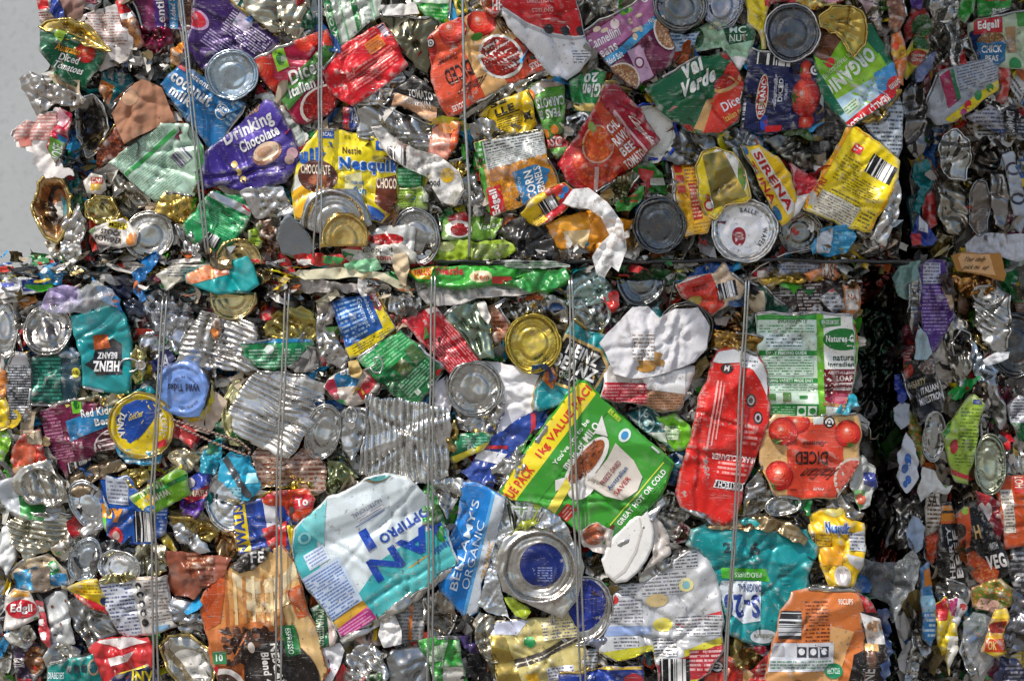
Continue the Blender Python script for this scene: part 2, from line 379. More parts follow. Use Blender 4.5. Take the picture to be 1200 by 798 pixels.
def H(i, x, y):
    x = np.asarray(x, float); y = np.asarray(y, float)
    r = rad(i, x, y); R = np.mean(i.rr)
    ef = min(.24, 3.6/max(R, 8))
    h = -i.edge*sstep(r, 1-ef, 1.02)**2
    A, L = i.cr
    h = h+crumple(x, y, A, L, i.seed)
    rs = np.random.RandomState(i.seed+5)
    for k in range(int(i.cre*1.6+.5)):
        th = rs.rand()*math.pi; px, py = i.c+(rs.rand(2)-.5)*R*1.1
        dd = (x-px)*math.sin(th)-(y-py)*math.cos(th)+vnoise(x/18, y/18, i.seed+k)*5
        al = (x-px)*math.cos(th)+(y-py)*math.sin(th)
        h = h-(1.6+rs.rand()*2.2)*np.exp(-np.abs(dd)/2.2)*np.exp(-(al/(R*.9))**2)+1.3*np.exp(-((np.abs(dd)-6)/4)**2)*np.exp(-(al/(R*.9))**2)
    hard = i.mat in 'mp'
    rs = np.random.RandomState(i.seed+6); sl_ = ((.30 if R > 22 else .48) if i.mat == 'm' else (.26 if i.mat in 'pf' else .20))*(.7 if i.rings is not None else 1)*(0 if i.name == 'plastic_plate' else 1)     # long hard folds: the sheet breaks into flat panels
    for k in range(0 if i.cre == 0 and i.rings is None else (2 if i.rings is not None else (4 if i.mat == 'm' else 5))):
        th = rs.rand()*math.pi; px, py = i.c+(rs.rand(2)-.5)*R*1.3; g1 = sl_*(.45+.75*rs.rand())*(1 if rs.rand() < .6 else -1)
        dd = (x-px)*math.sin(th)-(y-py)*math.cos(th)+vnoise(x/24, y/24, i.seed+40+k)*3
        al = (x-px)*math.cos(th)+(y-py)*math.sin(th); side_ = sstep(al, -R*.5, R*.1) if k % 2 else 1.0
        w_ = min(R*.55, 16)
        h = h+g1*side_*(w_*.5-np.minimum(np.abs(dd), w_)); 
    if i.ribs:
        ax, lam, am, a0, a1 = i.ribs
        uv = i.inv@np.stack([(x-i.frame[0, 0]).ravel(), (y-i.frame[0, 1]).ravel()]); u, v = uv[0].reshape(x.shape), uv[1].reshape(x.shape)
        t, ln = (v, i.fH) if ax == 'v' else (u, i.fW)
        msk = sstep(t, a0-.03, a0+.02)*(1-sstep(t, a1-.02, a1+.03))*np.clip(1.0+facets(x/26, y/26, i.seed+9)*1.8, .05, 1.35)
        h = h+am*msk*np.sin(2*math.pi*(t*ln+vnoise(x/30, y/30, i.seed+11)*(9 if lam > 5.4 else 4))/lam)
    if i.rings is not None:
        g_ = i.rings; cx, cy, rx, ry = g_[:4]; ang = R_(g_[4]) if len(g_) > 4 else 0; deep = g_[5] if len(g_) > 5 else 1.0
        dx, dy = x-cx, y-cy; a = (dx*math.cos(ang)+dy*math.sin(ang))/rx; b = (-dx*math.sin(ang)+dy*math.cos(ang))/ry
        q = np.hypot(a, b)+vnoise(x/16, y/16, i.seed+13)*.09
        h = h+deep*(2.6*np.exp(-((q-.95)/.04)**2)-4.6*(1-sstep(q, .83, .91))+1.7*np.exp(-((q-.77)/.035)**2)+1.5*np.exp(-((q-.66)/.035)**2)+1.9*(1-sstep(q, .50, .57))-.8*(1-sstep(q, .2, .40)))
    if i.bowl: h = h-i.bowl*(1-sstep(r, .35, .92))
    if i.mat in 'mpf' and i.name != 'plastic_plate':        # nothing in a bale lies quite flat
        tr = np.random.RandomState(i.seed+8); tk = min(.16, 4.5/max(R, 5)); h = h+(x-i.c[0])*tr.uniform(-tk, tk)+(y-i.c[1])*tr.uniform(-tk, tk)
    if i.tilt[0] or i.tilt[1]: h = h+(x-i.c[0])*i.tilt[0]+(y-i.c[1])*i.tilt[1]
    return h
def frame_map(i, u, v):
    f = i.frame; u = u[:, None]; v = v[:, None]
    return f[0]*(1-u)*(1-v)+f[1]*u*(1-v)+f[2]*u*v+f[3]*(1-u)*v
def clampin(i, P, lim=.975):
    r = rad(i, P[:, 0], P[:, 1]); k = r > lim; P = P.copy()
    P[k] = i.c+(P[k]-i.c)*(lim/r[k])[:, None]; return P
def wpos(P, d):
    """picture units + depth of the item + own relief -> world metres (perspective of the spot is taken once per item)"""
    k = S*(1-d/D)
    return k
def tube(acc, pts, r, mat, col, n=6, closed=False):
    """pts in world metres"""
    pts = np.asarray(pts, float); m = len(pts)
    tg = np.gradient(pts, axis=0) if not closed else np.roll(pts, -1, 0)-np.roll(pts, 1, 0)
    tg /= (np.linalg.norm(tg, axis=1)[:, None]+1e-12)
    ref = np.array([0, 1., 0]); a = np.cross(tg, ref); bad = np.linalg.norm(a, axis=1) < .15
    a[bad] = np.cross(tg[bad], np.array([1., 0, 0])); a /= np.linalg.norm(a, axis=1)[:, None]; b = np.cross(tg, a)
    V = []
    rr = np.broadcast_to(np.asarray(r, float), (m,))
    for k in range(n):
        t = 2*math.pi*k/n; V.append(pts+(a*math.cos(t)+b*math.sin(t))*rr[:, None])
    V = np.stack(V, 1).reshape(-1, 3); T = []
    for s_ in range(m if closed else m-1):
        q = (s_+1) % m
        for k in range(n):
            k2 = (k+1) % n; A, B, C_, E = s_*n+k, s_*n+k2, q*n+k2, q*n+k
            T += [(A, B, C_), (A, C_, E)]
    if not closed:
        for base, fl in ((0, 1), ((m-1)*n, 0)):
            for k in range(1, n-1): T.append((base, base+k+1, base+k) if fl else (base, base+k, base+k+1))
    acc.add(V, T, mat, col)

def build(i):
    prep(i); rng = np.random.RandomState(i.seed)
    k = S*(1-i.d/D); cw = np.array([(i.c[0]-600)*k, -i.d*S, ZC+(399-i.c[1])*k])
    def W(P, h): return np.stack([(P[:, 0]-600)*k, -(i.d+h)*S, ZC+(399-P[:, 1])*k], 1)
    acc = Acc(); mat = MSHORT.get(i.mat, i.mat); base = C(i.col)
    inner = grid_in(i.o, i.sp, rng); V, T = cdt(i.o, inner)
    h = H(i, V[:, 0], V[:, 1])
    col = np.tile(base, (len(V), 1))
    acc.add(W(V, h), T, mat, col)
    # sides folded back into the bale
    n = len(i.o); ho = H(i, i.o[:, 0], i.o[:, 1]); cen = i.c
    lean = (np.array([math.cos(i.seed*2.4), math.sin(i.seed*2.4)])*(1.5+3.5*rng.rand()) if i.depth >= 12 else 0)     # packs lie tilted: one flank shows
    nz = facets(i.o[:, 0]/7, i.o[:, 1]/7, i.seed)[:, None]*.03
    rg = [W(i.o, ho), W(cen+(i.o-cen)*1.006, ho-1.0), W(cen+(i.o-cen)*(1.0+nz)+lean*.5, ho-i.depth*.35+vnoise(i.o[:, 0]/5, i.o[:, 1]/5, i.seed)*3), W(cen+(i.o-cen)*(.96+nz)+lean, ho*0-i.depth)]
    VV = np.concatenate(rg); TT = []
    area = np.sum(i.o[:, 0]*np.roll(i.o[:, 1], -1)-np.roll(i.o[:, 0], -1)*i.o[:, 1])
    for s_ in range(3):
        for q in range(n):
            q2 = (q+1) % n; A, B, C_, E = s_*n+q, s_*n+q2, (s_+1)*n+q2, (s_+1)*n+q
            TT += [(A, C_, B), (A, E, C_)] if area < 0 else [(A, B, C_), (A, C_, E)]
    sc_ = C(i.side) if i.side else (base if i.mat in 'mafct' else C(i.rimcol))
    acc.add(VV, TT, mat if i.mat in 'mafct' else 'bare_tin', sc_)
    stack = []
    for a in i.art:
        if a[0] == 'poly': q_ = np.array(a[1], float); bb = (*q_.min(0), *q_.max(0))
        elif a[0] == 'text': bb = a[2]
        elif a[0] == 'arc': rr_ = (a[3]+a[5])/min(i.fW, i.fH); bb = (a[2][0]-rr_, a[2][1]-rr_, a[2][0]+rr_, a[2][1]+rr_)
        elif a[0] == 'ring': bb = (a[1][0]-a[1][2], a[1][1]-a[1][3], a[1][0]+a[1][2], a[1][1]+a[1][3])
        else: bb = a[1]
        lay = 1+max([l_ for b_, l_ in stack if b_[0] < bb[2] and b_[2] > bb[0] and b_[1] < bb[3] and b_[3] > bb[1]] or [0])
        stack.append((bb, lay)); e = .34+.27*lay
        if a[0] in ('poly', 'fine', 'bar', 'ring'):
            if a[0] == 'poly': uvp = np.array(a[1], float)
            elif a[0] == 'ring':
                u, v, ru, rv, w_ = a[1]; t = np.linspace(0, 2*math.pi, 40)
                oA = np.stack([u+ru*np.cos(t), v+rv*np.sin(t)], 1); oB = np.stack([u+(ru-w_)*np.cos(t), v+(rv-w_*i.fW/i.fH)*np.sin(t)], 1)
                PA = np.concatenate([frame_map(i, oA[:, 0], oA[:, 1]), frame_map(i, oB[:, 0], oB[:, 1])]); PA = clampin(i, PA); m_ = len(t)
                Tt = []
                for q in range(m_-1): Tt += [(q, q+1, m_+q+1), (q, m_+q+1, m_+q)]
                acc.add(W(PA, H(i, PA[:, 0], PA[:, 1])+e), Tt, mat if i.mat != 'm' else 'printed_tin', C(a[2])); continue
            else:
                u0, v0, u1, v1 = a[1]; uvp = np.array([(u0, v0), (u1, v0), (u1, v1), (u0, v1)], float)
            den = densify(np.stack([uvp[:, 0]*i.fW, uvp[:, 1]*i.fH], 1), 3.4)
            if len(den) < 3: continue
            inn = grid_in(den, 3.2, None, .35); Vu, Tt = cdt(den, inn)
            if len(Tt) == 0: continue
            P = clampin(i, frame_map(i, Vu[:, 0]/i.fW, Vu[:, 1]/i.fH))
            Z = H(i, P[:, 0], P[:, 1])+e
            ori = np.sign(i.inv[0, 0]*i.inv[1, 1]-i.inv[0, 1]*i.inv[1, 0]); Tt = Tt if ori > 0 else Tt[:, ::-1]
            um = {'m': 'printed_tin'}.get(i.mat, mat)
            if a[0] == 'poly':
                c2 = a[3]; mm = {'p': um, 'v': 'picture_print', 'm': 'bare_tin', 'a': 'paper', 'f': 'plastic_film', 'r': 'printed_tin'}[a[4]]
                acc.add(W(P, Z), Tt, mm, C(a[2]), C(c2) if c2 else None, Vu/(3.2*a[5]))
            elif a[0] == 'fine':
                rows = a[4]; hh = (a[1][3]-a[1][1])*i.fH/rows
                uv = np.stack([Vu[:, 0]/(hh*1.0), (Vu[:, 1]-a[1][1]*i.fH)/hh], 1)
                acc.add(W(P, Z), Tt, 'fine_print', C(a[2]), C(a[3]), uv)
            else:
                u0, v0, u1, v1 = a[1]
                t_ = (Vu[:, 1]/i.fH-v0)/(v1-v0) if a[4] else (Vu[:, 0]/i.fW-u0)/(u1-u0)
                uv = np.stack([t_*31+2, t_*0], 1)
                # bars need fine columns: build as strips
                acc.add(W(P, Z), Tt, 'barcode', C(a[2]), C(a[3]), uv)
        elif a[0] == 'text':
            _, t, (u0, v0, u1, v1), c, rot, sh, b = a
            V0, T0, asp = glyphs(t, b)
            if not len(V0): continue
            x, y = V0[:, 0], V0[:, 1]
            x = x+sh*(y-.5)
            if rot == 0: uu, vv = u0+(u1-u0)*x, v1-(v1-v0)*y
            elif rot == 90: uu, vv = u0+(u1-u0)*(1-(1-y))*1.0, v1-(v1-v0)*x; uu = u0+(u1-u0)*(1-y)
            elif rot == -90: uu, vv = u0+(u1-u0)*y, v0+(v1-v0)*x
            else: uu, vv = u1-(u1-u0)*x, v0+(v1-v0)*y
            q = np.stack([uu*i.fW, vv*i.fH], 1); q, T0 = split_tris(q, T0, 3.4)
            P = clampin(i, frame_map(i, q[:, 0]/i.fW, q[:, 1]/i.fH))
            a_, b_, c_ = P[T0[:, 0]], P[T0[:, 1]], P[T0[:, 2]]
            ar = (b_[:, 0]-a_[:, 0])*(c_[:, 1]-a_[:, 1])-(b_[:, 1]-a_[:, 1])*(c_[:, 0]-a_[:, 0])
            T0 = T0.copy(); T0[ar > 0] = T0[ar > 0][:, ::-1]; T0 = T0[np.abs(ar) > 1e-4]
            acc.add(W(P, H(i, P[:, 0], P[:, 1])+e+.42), T0, {'m': 'printed_tin'}.get(i.mat, mat), C(c))
        elif a[0] == 'arc':
            _, t, (u, v), r, a0, sz, c, flip, b = a
            ctr = frame_map(i, np.array([u]), np.array([v]))[0]; ang = a0
            fx = math.degrees(math.atan2(i.frame[1, 1]-i.frame[0, 1], i.frame[1, 0]-i.frame[0, 0]))
            for ch in t:
                V0, T0, asp = glyphs(ch, b) if ch != ' ' else (np.zeros((0, 2)), None, .6)
                wd = sz*(asp if ch not in 'I1' else .25)*.85+sz*.18; st = math.degrees(wd/r)
                if len(V0):
                    A_ = R_(ang+fx+(st/2 if not flip else -st/2)); er = np.array([math.sin(A_), -math.cos(A_)]); et = np.array([math.cos(A_), math.sin(A_)])
                    if flip: up, rt = -er, -et
                    else: up, rt = er, et
                    P = ctr+er*r+(V0[:, :1]-.5)*(wd-sz*.18)*rt+(V0[:, 1:]-.5)*sz*up
                    P = clampin(i, P, .985)
                    a_, b_, c_ = P[T0[:, 0]], P[T0[:, 1]], P[T0[:, 2]]
                    ar = (b_[:, 0]-a_[:, 0])*(c_[:, 1]-a_[:, 1])-(b_[:, 1]-a_[:, 1])*(c_[:, 0]-a_[:, 0]); TT0 = T0.copy(); TT0[ar > 0] = TT0[ar > 0][:, ::-1]
                    acc.add(W(P, H(i, P[:, 0], P[:, 1])+e+.42), TT0, {'m': 'printed_tin'}.get(i.mat, mat), C(c))
                ang += st if not flip else -st
    if i.rims and i.rims != 'o' and len(i.rims) > 1 and i.mat == 'p' and len(i.raw) > 4 and i.rims == '02':
        el_ = [np.hypot(*(i.raw[(q+1) % len(i.raw)]-i.raw[q])) for q in range(len(i.raw))]; od = np.argsort(el_)[::-1]; i.rims = '%x%x' % (od[0], od[1] if (od[1]-od[0]) % len(i.raw) not in (1, len(i.raw)-1) else od[min(2, len(od)-1)])
    if i.rims and i.rims != 'o':
        rp = i.raw; nn = len(rp)
        for ch in i.rims:        # bare folded seam beside each bead
            e0 = int(ch, 16); A_, B_ = rp[e0 % nn], rp[(e0+1) % nn]; m_ = max(5, int(np.hypot(*(B_-A_))/2.2)); t = np.linspace(.02, .98, m_)[:, None]; q_ = A_*(1-t)+B_*t
            rn = rad(i, q_[:, 0], q_[:, 1])[:, None]; fr_ = 1-(2.2+1.3*vnoise(q_[:, :1]/9, q_[:, 1:]/9, i.seed))/np.maximum(np.mean(i.rr), 6)
            Pa = i.c+(q_-i.c)/rn*.995; Pb = i.c+(q_-i.c)/rn*fr_; PP = np.concatenate([Pa, Pb]); TT = []
            for q in range(m_-1): TT += [(q, q+1, m_+q+1), (q, m_+q+1, m_+q)]
            acc.add(W(PP, H(i, PP[:, 0], PP[:, 1])+1.3), TT, 'bare_tin', C(i.rimcol))
    has_parts = bool(i.rims) or i.tab
    if has_parts:
        root = bpy.data.objects.new(i.name, None); COL.objects.link(root); root.location = cw; root.empty_display_size = .02
        acc.build(i.part, cw, root)
    else:
        root = acc.build(i.name, cw)
    if i.rims:
        rp = i.raw; nn = len(rp)
        for ch in i.rims:
            if ch == 'o': pts = i.o; closed = True
            else:
                e0 = int(ch, 16); A_, B_ = rp[e0 % nn], rp[(e0+1) % nn]
                m_ = max(4, int(np.hypot(*(B_-A_))/3)); t = np.linspace(.03, .97, m_)[:, None]; pts = A_*(1-t)+B_*t
                pts = clampin(i, pts+(pts-i.c)*.03, 1.0)
                pts = i.c+(pts-i.c)*1.003; closed = False
                # lie exactly on the outline
                rn = rad(i, pts[:, 0], pts[:, 1]); pts = i.c+(pts-i.c)/rn[:, None]
            ac = Acc(); P = W(pts, H(i, pts[:, 0], pts[:, 1])+1.6)
            tube(ac, P, i.rimr*S, 'bare_tin', C(i.rimcol), 6, closed)
            ac.build('rim', cw, root)
    if i.tab:
        tx, ty, ta, tl = i.tab; c_, s_ = math.cos(R_(ta)), math.sin(R_(ta)); ac = Acc()
        loop = ell(0, 0, tl*.42, tl*.30, 0, 18); loop = np.stack([tx+loop[:, 0]*c_-loop[:, 1]*s_, ty+loop[:, 0]*s_+loop[:, 1]*c_], 1)
        hh = np.max(H(i, np.append(loop[:, 0], tx), np.append(loop[:, 1], ty)))+1.4
        tube(ac, W(loop, np.full(18, hh)), 1.35*S, 'bare_tin', C('tin'), 6, True)
        l2 = ell(0, 0, tl*.22, tl*.20, 0, 14); l2 = np.stack([tx+(l2[:, 0]+tl*.52)*c_-l2[:, 1]*s_, ty+(l2[:, 0]+tl*.52)*s_+l2[:, 1]*c_], 1)
        V2, T2 = cdt(l2, [l2.mean(0)]); ac.add(W(V2, np.full(len(V2), hh+.9)), T2, 'bare_tin', C('tin'))
        tube(ac, W(l2, np.full(14, hh)), 1.1*S, 'bare_tin', C('tin'), 6, True)
        ac.build('ring_pull', cw, root)
    root['label'] = i.label; root['category'] = i.cat
    if i.group: root['group'] = i.group
    if i.kind: root['kind'] = i.kind
    return root
# ------------------------------------------------------------------ shorthand for the kinds of things in the bales
def can(label, out, col='tin', art=(), d=0, cat='can', **k):
    k.setdefault('rims', '02'); a_, l_ = k.get('cr', (3.0, 40)); k['cr'] = (a_*1.05+.5, l_*1.0); k['cre'] = k.get('cre', 2)+1
    return item(label, cat, out, d, col, art, mat=k.pop('mat', 'p'), **k)
def lid(label, cx, cy, rx, ry=None, ang=0, col='tin', art=(), d=2, cat='can lid', **k):
    ry = ry or rx; k.setdefault('rings', (cx, cy, rx, ry, ang)); k.setdefault('frame', None)
    fr = [(cx-rx, cy-ry), (cx+rx, cy-ry), (cx+rx, cy+ry), (cx-rx, cy+ry)]
    if k['frame'] is None:
        k['frame'] = fr
    if 'arot' in k:
        t = R_(k.pop('arot')); k['frame'] = [(cx+(x-cx)*math.cos(t)-(y-cy)*math.sin(t), cy+(x-cx)*math.sin(t)+(y-cy)*math.cos(t)) for x, y in fr]
    k.setdefault('cr', (1.0, 26)); k.setdefault('cre', 0); k.setdefault('jag', .9); k.setdefault('jagL', 11); k.setdefault('edge', 1.5)
    return item(label, cat, k.pop('out', ell(cx, cy, rx, ry, ang, 26)), d, col, art, mat=k.pop('mat', 'm'), rims=k.pop('rims', 'o'), rimcol=k.pop('rimcol', col),
                name=k.pop('name', 'crushed_can'), part='lid_panel', rnd=0, **k)
def tin(label, out, col='tin', d=-4, cat='can', art=(), **k):
    if k.get('ribs') and 'rims' not in k:
        n_ = len(out); el_ = sorted(range(n_), key=lambda q: -math.dist(out[q], out[(q+1) % n_])); k['rims'] = '%x%x' % (el_[0], el_[1])
    k['cr'] = (k.get('cr', (6.0, 26))[0]*.95, k.get('cr', (6.0, 26))[1]*1.3); k.setdefault('cre', 4); k.setdefault('jag', 1.5); k.setdefault('rnd', 1); k.setdefault('edge', 1.4); k.setdefault('jagL', 9)
    return item(label, cat, out, d, col, art, mat='m', name=k.pop('name', 'crushed_can'), part='can_body', **k)
def pap(label, out, col='white', d=8, cat='paper', art=(), **k):
    k['cr'] = (k.get('cr', (6, 24))[0]*.7, k.get('cr', (6, 24))[1]*.9); k.setdefault('sp', 1.9); k.setdefault('cre', 3); k.setdefault('jag', 1.0); k.setdefault('jagL', 14); k.setdefault('rnd', .6); k['depth'] = 2.2; k['edge'] = .2
    return item(label, cat, out, d, col, art, mat=k.pop('mat', 'a'), name=k.pop('name', 'torn_paper'), **k)
def film(label, out, col='white', d=8, cat='wrapper', art=(), **k):
    k.setdefault('cr', (6.0, 22)); k.setdefault('cre', 3); k.setdefault('jag', 1.5); k.setdefault('jagL', 8); k.setdefault('rnd', .6); k['depth'] = 3; k['edge'] = .3
    return item(label, cat, out, d, col, art, mat=k.pop('mat', 'f'), name=k.pop('name', 'crushed_wrapper'), **k)
def bag(label, out, col='white', **k):
    k['cr'] = (3.4, 20); k['cre'] = 7; k['jag'] = .8; k['jagL'] = 16; k['rnd'] = .3; return film(label, out, col, mat='t', **k)
def pouch(label, out, col='teal', d=6, cat='pouch', art=(), **k):
    k.setdefault('cr', (4.0, 34)); k.setdefault('cre', 3); k.setdefault('rims', ''); k.setdefault('name', 'food_pouch')
    return item(label, cat, out, d, col, art, mat='f', **k)
def tom(u, v, r, a=1.0, hx=-.3, hy=-.3, leaf=None):
    L = [El(u+hx*r*q, v+hy*r*a*q, r*(1-q), r*a*(1-q), c) for q, c in ((0, 'a81a14'), (.1, 'c02218'), (.24, 'd4301f'), (.42, 'e0452e'), (.62, 'ea6248'), (.78, 'f2927a'), (.88, 'f8d0c4'))]
    if leaf is not None:
        lx, ly = u+math.cos(leaf)*r*.92, v+math.sin(leaf)*r*a*.92
        for k in range(5):
            t = leaf+math.pi+(k-2)*.7; e = (lx+math.cos(t)*r*.5, ly+math.sin(t)*r*a*.5); L.append(Pg([(lx-math.sin(t)*r*.09, ly+math.cos(t)*r*a*.09), e, (lx+math.sin(t)*r*.09, ly-math.cos(t)*r*a*.09)], '3f6a22'))
    return L
def scat(n, u0, v0, u1, v1, r, a, cols, seed=1):
    q = random.Random(seed); o = []
    for k in range(n):
        u, v, t = q.uniform(u0, u1), q.uniform(v0, v1), q.random()*3.14
        o.append(Pg([(u+r*(math.cos(w)*math.cos(t)-.6*math.sin(w)*math.sin(t)), v+r*a*(math.cos(w)*math.sin(t)+.6*math.sin(w)*math.cos(t))) for w in np.linspace(0, 6.28, 9)[:-1]], q.choice(cols)))
    return o
def star(u, v, r, ar=1):   # recycling roundel
    return [El(u, v, r, r*ar, 'black'), El(u, v, r*.78, r*ar*.78, 'white'), El(u, v, r*.45, r*ar*.45, 'black'), El(u, v, r*.25, r*ar*.25, 'white')]

# ================================================================== UPPER BALE, from the left edge to the right
can('dark green diced tomato can|with its gold mouth bent open at the left edge', [(47, 36), (78, 38), (127, 62), (96, 105), (72, 93), (58, 78), (48, 60)], 'dgreen',
    [*tom(.72, .35, .14, 1.1, -.2, -.3, -1.6), Tx('Australian', .30, .30, .66, .42, 'amber', sh=.1), Tx('Diced', .36, .44, .66, .56, 'white', sh=.1), Tx('Tomatoes', .30, .58, .74, .70, 'white', sh=.1),
     Pg([(.3, 0), (.42, .0), (.36, .28), (.24, .2)], 'lime'), Pg([(.05, .62), (.3, .9), (.5, 1), (.3, 1), (0, .8)], 'dred')], d=14, rims='1', rimcol='gold',
    frame=[(48, 24), (130, 44), (110, 116), (36, 92)], cr=(4.5, 30))
tin('gold can mouth|crushed to a pointed oval above the green tomato can', [(44, 31), (54, 25), (82, 23), (104, 31), (130, 61), (100, 53), (62, 38)], 'gold', d=20, cat='can rim', cr=(2, 20), bowl=7, rims='o', rimcol='gold', depth=10, name='crushed_can')
pap('pale printed paper sheet|creased behind the green tomato can', [(90, 20), (135, 8), (155, 45), (150, 70), (118, 84), (100, 60), (96, 40)], 'dcd6d2', d=4, art=[Fi(.1, .1, .9, .6, 'dcd6d2', 'b07a70', 12)])
can('red and white printed can|crumpled at the top left corner', [(42, -5), (70, -5), (72, 22), (58, 28), (46, 26)], 'dfd5d0', [Rr(0, .0, .5, .5, 'red'), Fi(.1, .5, .9, .9, 'dfd5d0', 'dred', 5)], d=2, cr=(6, 20), rims='')
film('blue plastic strip|poking out at the top left', [(57, -4), (68, -4), (76, 26), (64, 26)], '1f3f9a', d=9)
pap('brown stained paper|at the top left edge of the stack', [(68, -4), (100, -4), (96, 20), (78, 25)], '8a6a62', d=5)
can('small red spice can|jammed upright beside the pale printed paper', [(134, 2), (146, -2), (158, 22), (170, 52), (160, 56), (146, 44)], '8d3a2c', [Rr(0, 0, 1, .3, 'red'), Rr(0, .3, 1, .42, 'white'), Pg([(0, .42), (1, .42), (1, 1), (0, 1)], '6b3a22', 'b5763c', 'v', .6)], d=7, rims='1', frame=[(134, 0), (150, -4), (172, 52), (156, 58)])
can('purple lentil can|standing upright at the top of the stack', [(154, -6), (243, -6), (236, 40), (200, 50), (168, 34)], '52205e',
    [Rr(.0, 0, .28, 1, '6d1a4c'), Rr(.28, .0, .47, .85, '4a2a78'), Tx('Lentils', .31, .10, .43, .80, 'white', rot=90), Rr(.48, 0, .60, .9, '2a86b8'), Tx('No Added Salt', .50, .08, .57, .8, 'white', rot=90),
     El(.80, .38, .20, .52, 'd8d4cc'), El(.80, .38, .17, .45, '8a5a3a', '3a2014', 'v', .45)], d=3, frame=[(155, -12), (244, -12), (238, 48), (160, 42)])
tin('maroon folded can corner|below the purple lentil can', [(160, 30), (200, 36), (205, 52), (180, 62), (168, 55)], '7c2340', d=5, cr=(5, 16))
can('deep purple can|with a cherry picture and white nutrition table', [(228, -6), (262, -6), (330, 49), (312, 60), (292, 69), (243, 84), (217, 66)], '3b1f5e',
    [El(.08, .60, .17, .17, 'c9a0c8'), El(.08, .60, .13, .13, 'd81e34'), El(.05, .56, .04, .04, 'f08c98'), Pg([(-.12, .72), (.05, .80), (-.06, 1.1), (-.3, 1.0)], 'amber', 'e07818', 'v', 1), Fi(.34, .08, .62, .50, '3b1f5e', 'cfc4dc', 9), Fi(.60, .12, .92, .52, '3b1f5e', 'd8cfe2', 9),
     Rr(.42, .06, .62, .30, 'cfc4dc'), Fi(.28, .58, .9, .88, '3b1f5e', 'a898bc', 6)], d=4, rims='1', rimcol='gold', frame=[(248, -14), (332, 46), (288, 96), (206, 40)])
lid('pale blue steel lid|resting on the deep purple can', 272, 88, 29, 28, 0, 'b3c4cf', d=16, depth=12)
can('small orange soup can|behind the upper left wire', [(199, 58), (214, 48), (222, 62), (212, 78), (200, 74)], 'e08a2a', [Pg([(0, .5), (1, .5), (1, 1), (0, 1)], '8a4a2a', 'caa070', 'v', .5)], d=5, rims='')
can('blue coconut milk can|lying aslant behind the left wire', [(213, 73), (286, 123), (262, 162), (246, 177), (188, 100)], '1f6fa8',
    [Tx('essentials', .22, .06, .62, .17, 'white'), Rr(.02, .04, .13, .15, 'red'), Tx('coconut', .02, .22, .62, .43, 'white', b=.03), Tx('milk', .10, .45, .42, .64, 'white', b=.03), El(.80, .34, .10, .13, 'white'), El(.80, .34, .088, .115, '1f6fa8'), Tx('400mL', .73, .30, .87, .38, 'white'),
     El(.14, .85, .12, .13, 'cfe0ea'), El(.14, .85, .09, .10, '1f6fa8'), El(.13, .90, .10, .05, 'e8eef0'), Fi(.2, .74, .46, .96, '1f6fa8', '9cc2d8', 6), Fi(.88, .02, 1.0, .5, '1f6fa8', '9cc2d8', 5)],
    d=9, frame=[(212, 70), (288, 123), (250, 180), (178, 122)], rims='1', ribs=('v', 5.2, .35, .1, .9))
can('pale green ingredients can|with a dark green stripe below the brown paper', [(127, 191), (190, 147), (220, 146), (237, 172), (241, 199), (225, 228), (182, 234)], 'b4d3bd',
    [Fi(.06, .04, .90, .27, 'b4d3bd', '3f6a4c', 11), Rr(.0, .30, 1.0, .36, '2f9a48'), Fi(.05, .42, .80, .68, 'b4d3bd', '7fa68c', 8), Ba(.70, .55, .92, .76, 0, 'c4d4c8', '5a5070'), Fi(.05, .72, .6, .92, 'b4d3bd', '7fa68c', 6), Pg([(.75, 1.0), (1.1, .65), (1.2, 1.2), (.7, 1.2)], '3f9a3c')],
    d=5, frame=[(122, 192), (188, 132), (246, 196), (178, 250)], rims='', edge=2)
pap('brown crinkled paper|lying over the pale green can', [(130, 133), (158, 98), (166, 93), (190, 104), (198, 128), (207, 143), (182, 148), (147, 168)], 'a8785c', d=10, cr=(4, 22), art=[El(.3, .3, .12, .12, 'c09878')])
can('teal and orange can|pressed flat above the brown paper', [(118, 84), (150, 86), (156, 98), (130, 128), (118, 108)], 'dteal', [Pg([(0, .2), (.45, .4), (.3, .9), (0, .8)], 'c04a22', 'e08a40', 'v', .8), Pg([(.9, .3), (1, .6), (.5, 1), (.4, .8)], 'c8703a')], d=3, cr=(5, 22), rims='2')
tin('grey oval can opening|gaping dark beside the torn red and white label', [(88, 118), (108, 112), (122, 126), (126, 150), (116, 176), (102, 184), (92, 160)], '8d8a84', d=3, bowl=14, cr=(5, 18), rims='o', rimcol='tin', art=[El(.5, .52, .30, .34, '2a2320')], edge=1)  # dark ellipse paints the shade inside the opening
can('brown and orange meal can|standing on edge left of the pale green can', [(116, 172), (134, 146), (146, 168), (140, 188), (122, 192), (106, 208)], '6b3018', [Pg([(0, 0), (1, 0), (1, 1), (0, 1)], 'b4582a', '5a2410', 'v', .9)], d=2, rims='0', rimcol='gold')
tin('crinkled silver foil roll|jutting out at the left edge', [(20, 92), (36, 85), (56, 95), (72, 102), (100, 116), (96, 124), (62, 122), (44, 136), (30, 112)], 'c9c2ba', d=16, cr=(8, 12), cat='foil', name='foil_scrap')
pap('torn red and white label|sticking out furthest at the left edge', [(14, 152), (42, 138), (66, 132), (76, 160), (70, 186), (84, 204), (62, 210), (46, 200), (40, 180), (24, 172), (16, 166)], 'e9e2dd', d=20, jag=3, jagL=5,
    art=[Pg([(.0, .08), (.8, .0), (.7, .38), (.1, .34)], 'c98a80'), Fi(.05, .02, .75, .42, 'c98a80', 'e8ccc6', 8), Pg([(.1, .4), (.3, .36), (.34, .5), (.16, .52)], 'c86a60')])
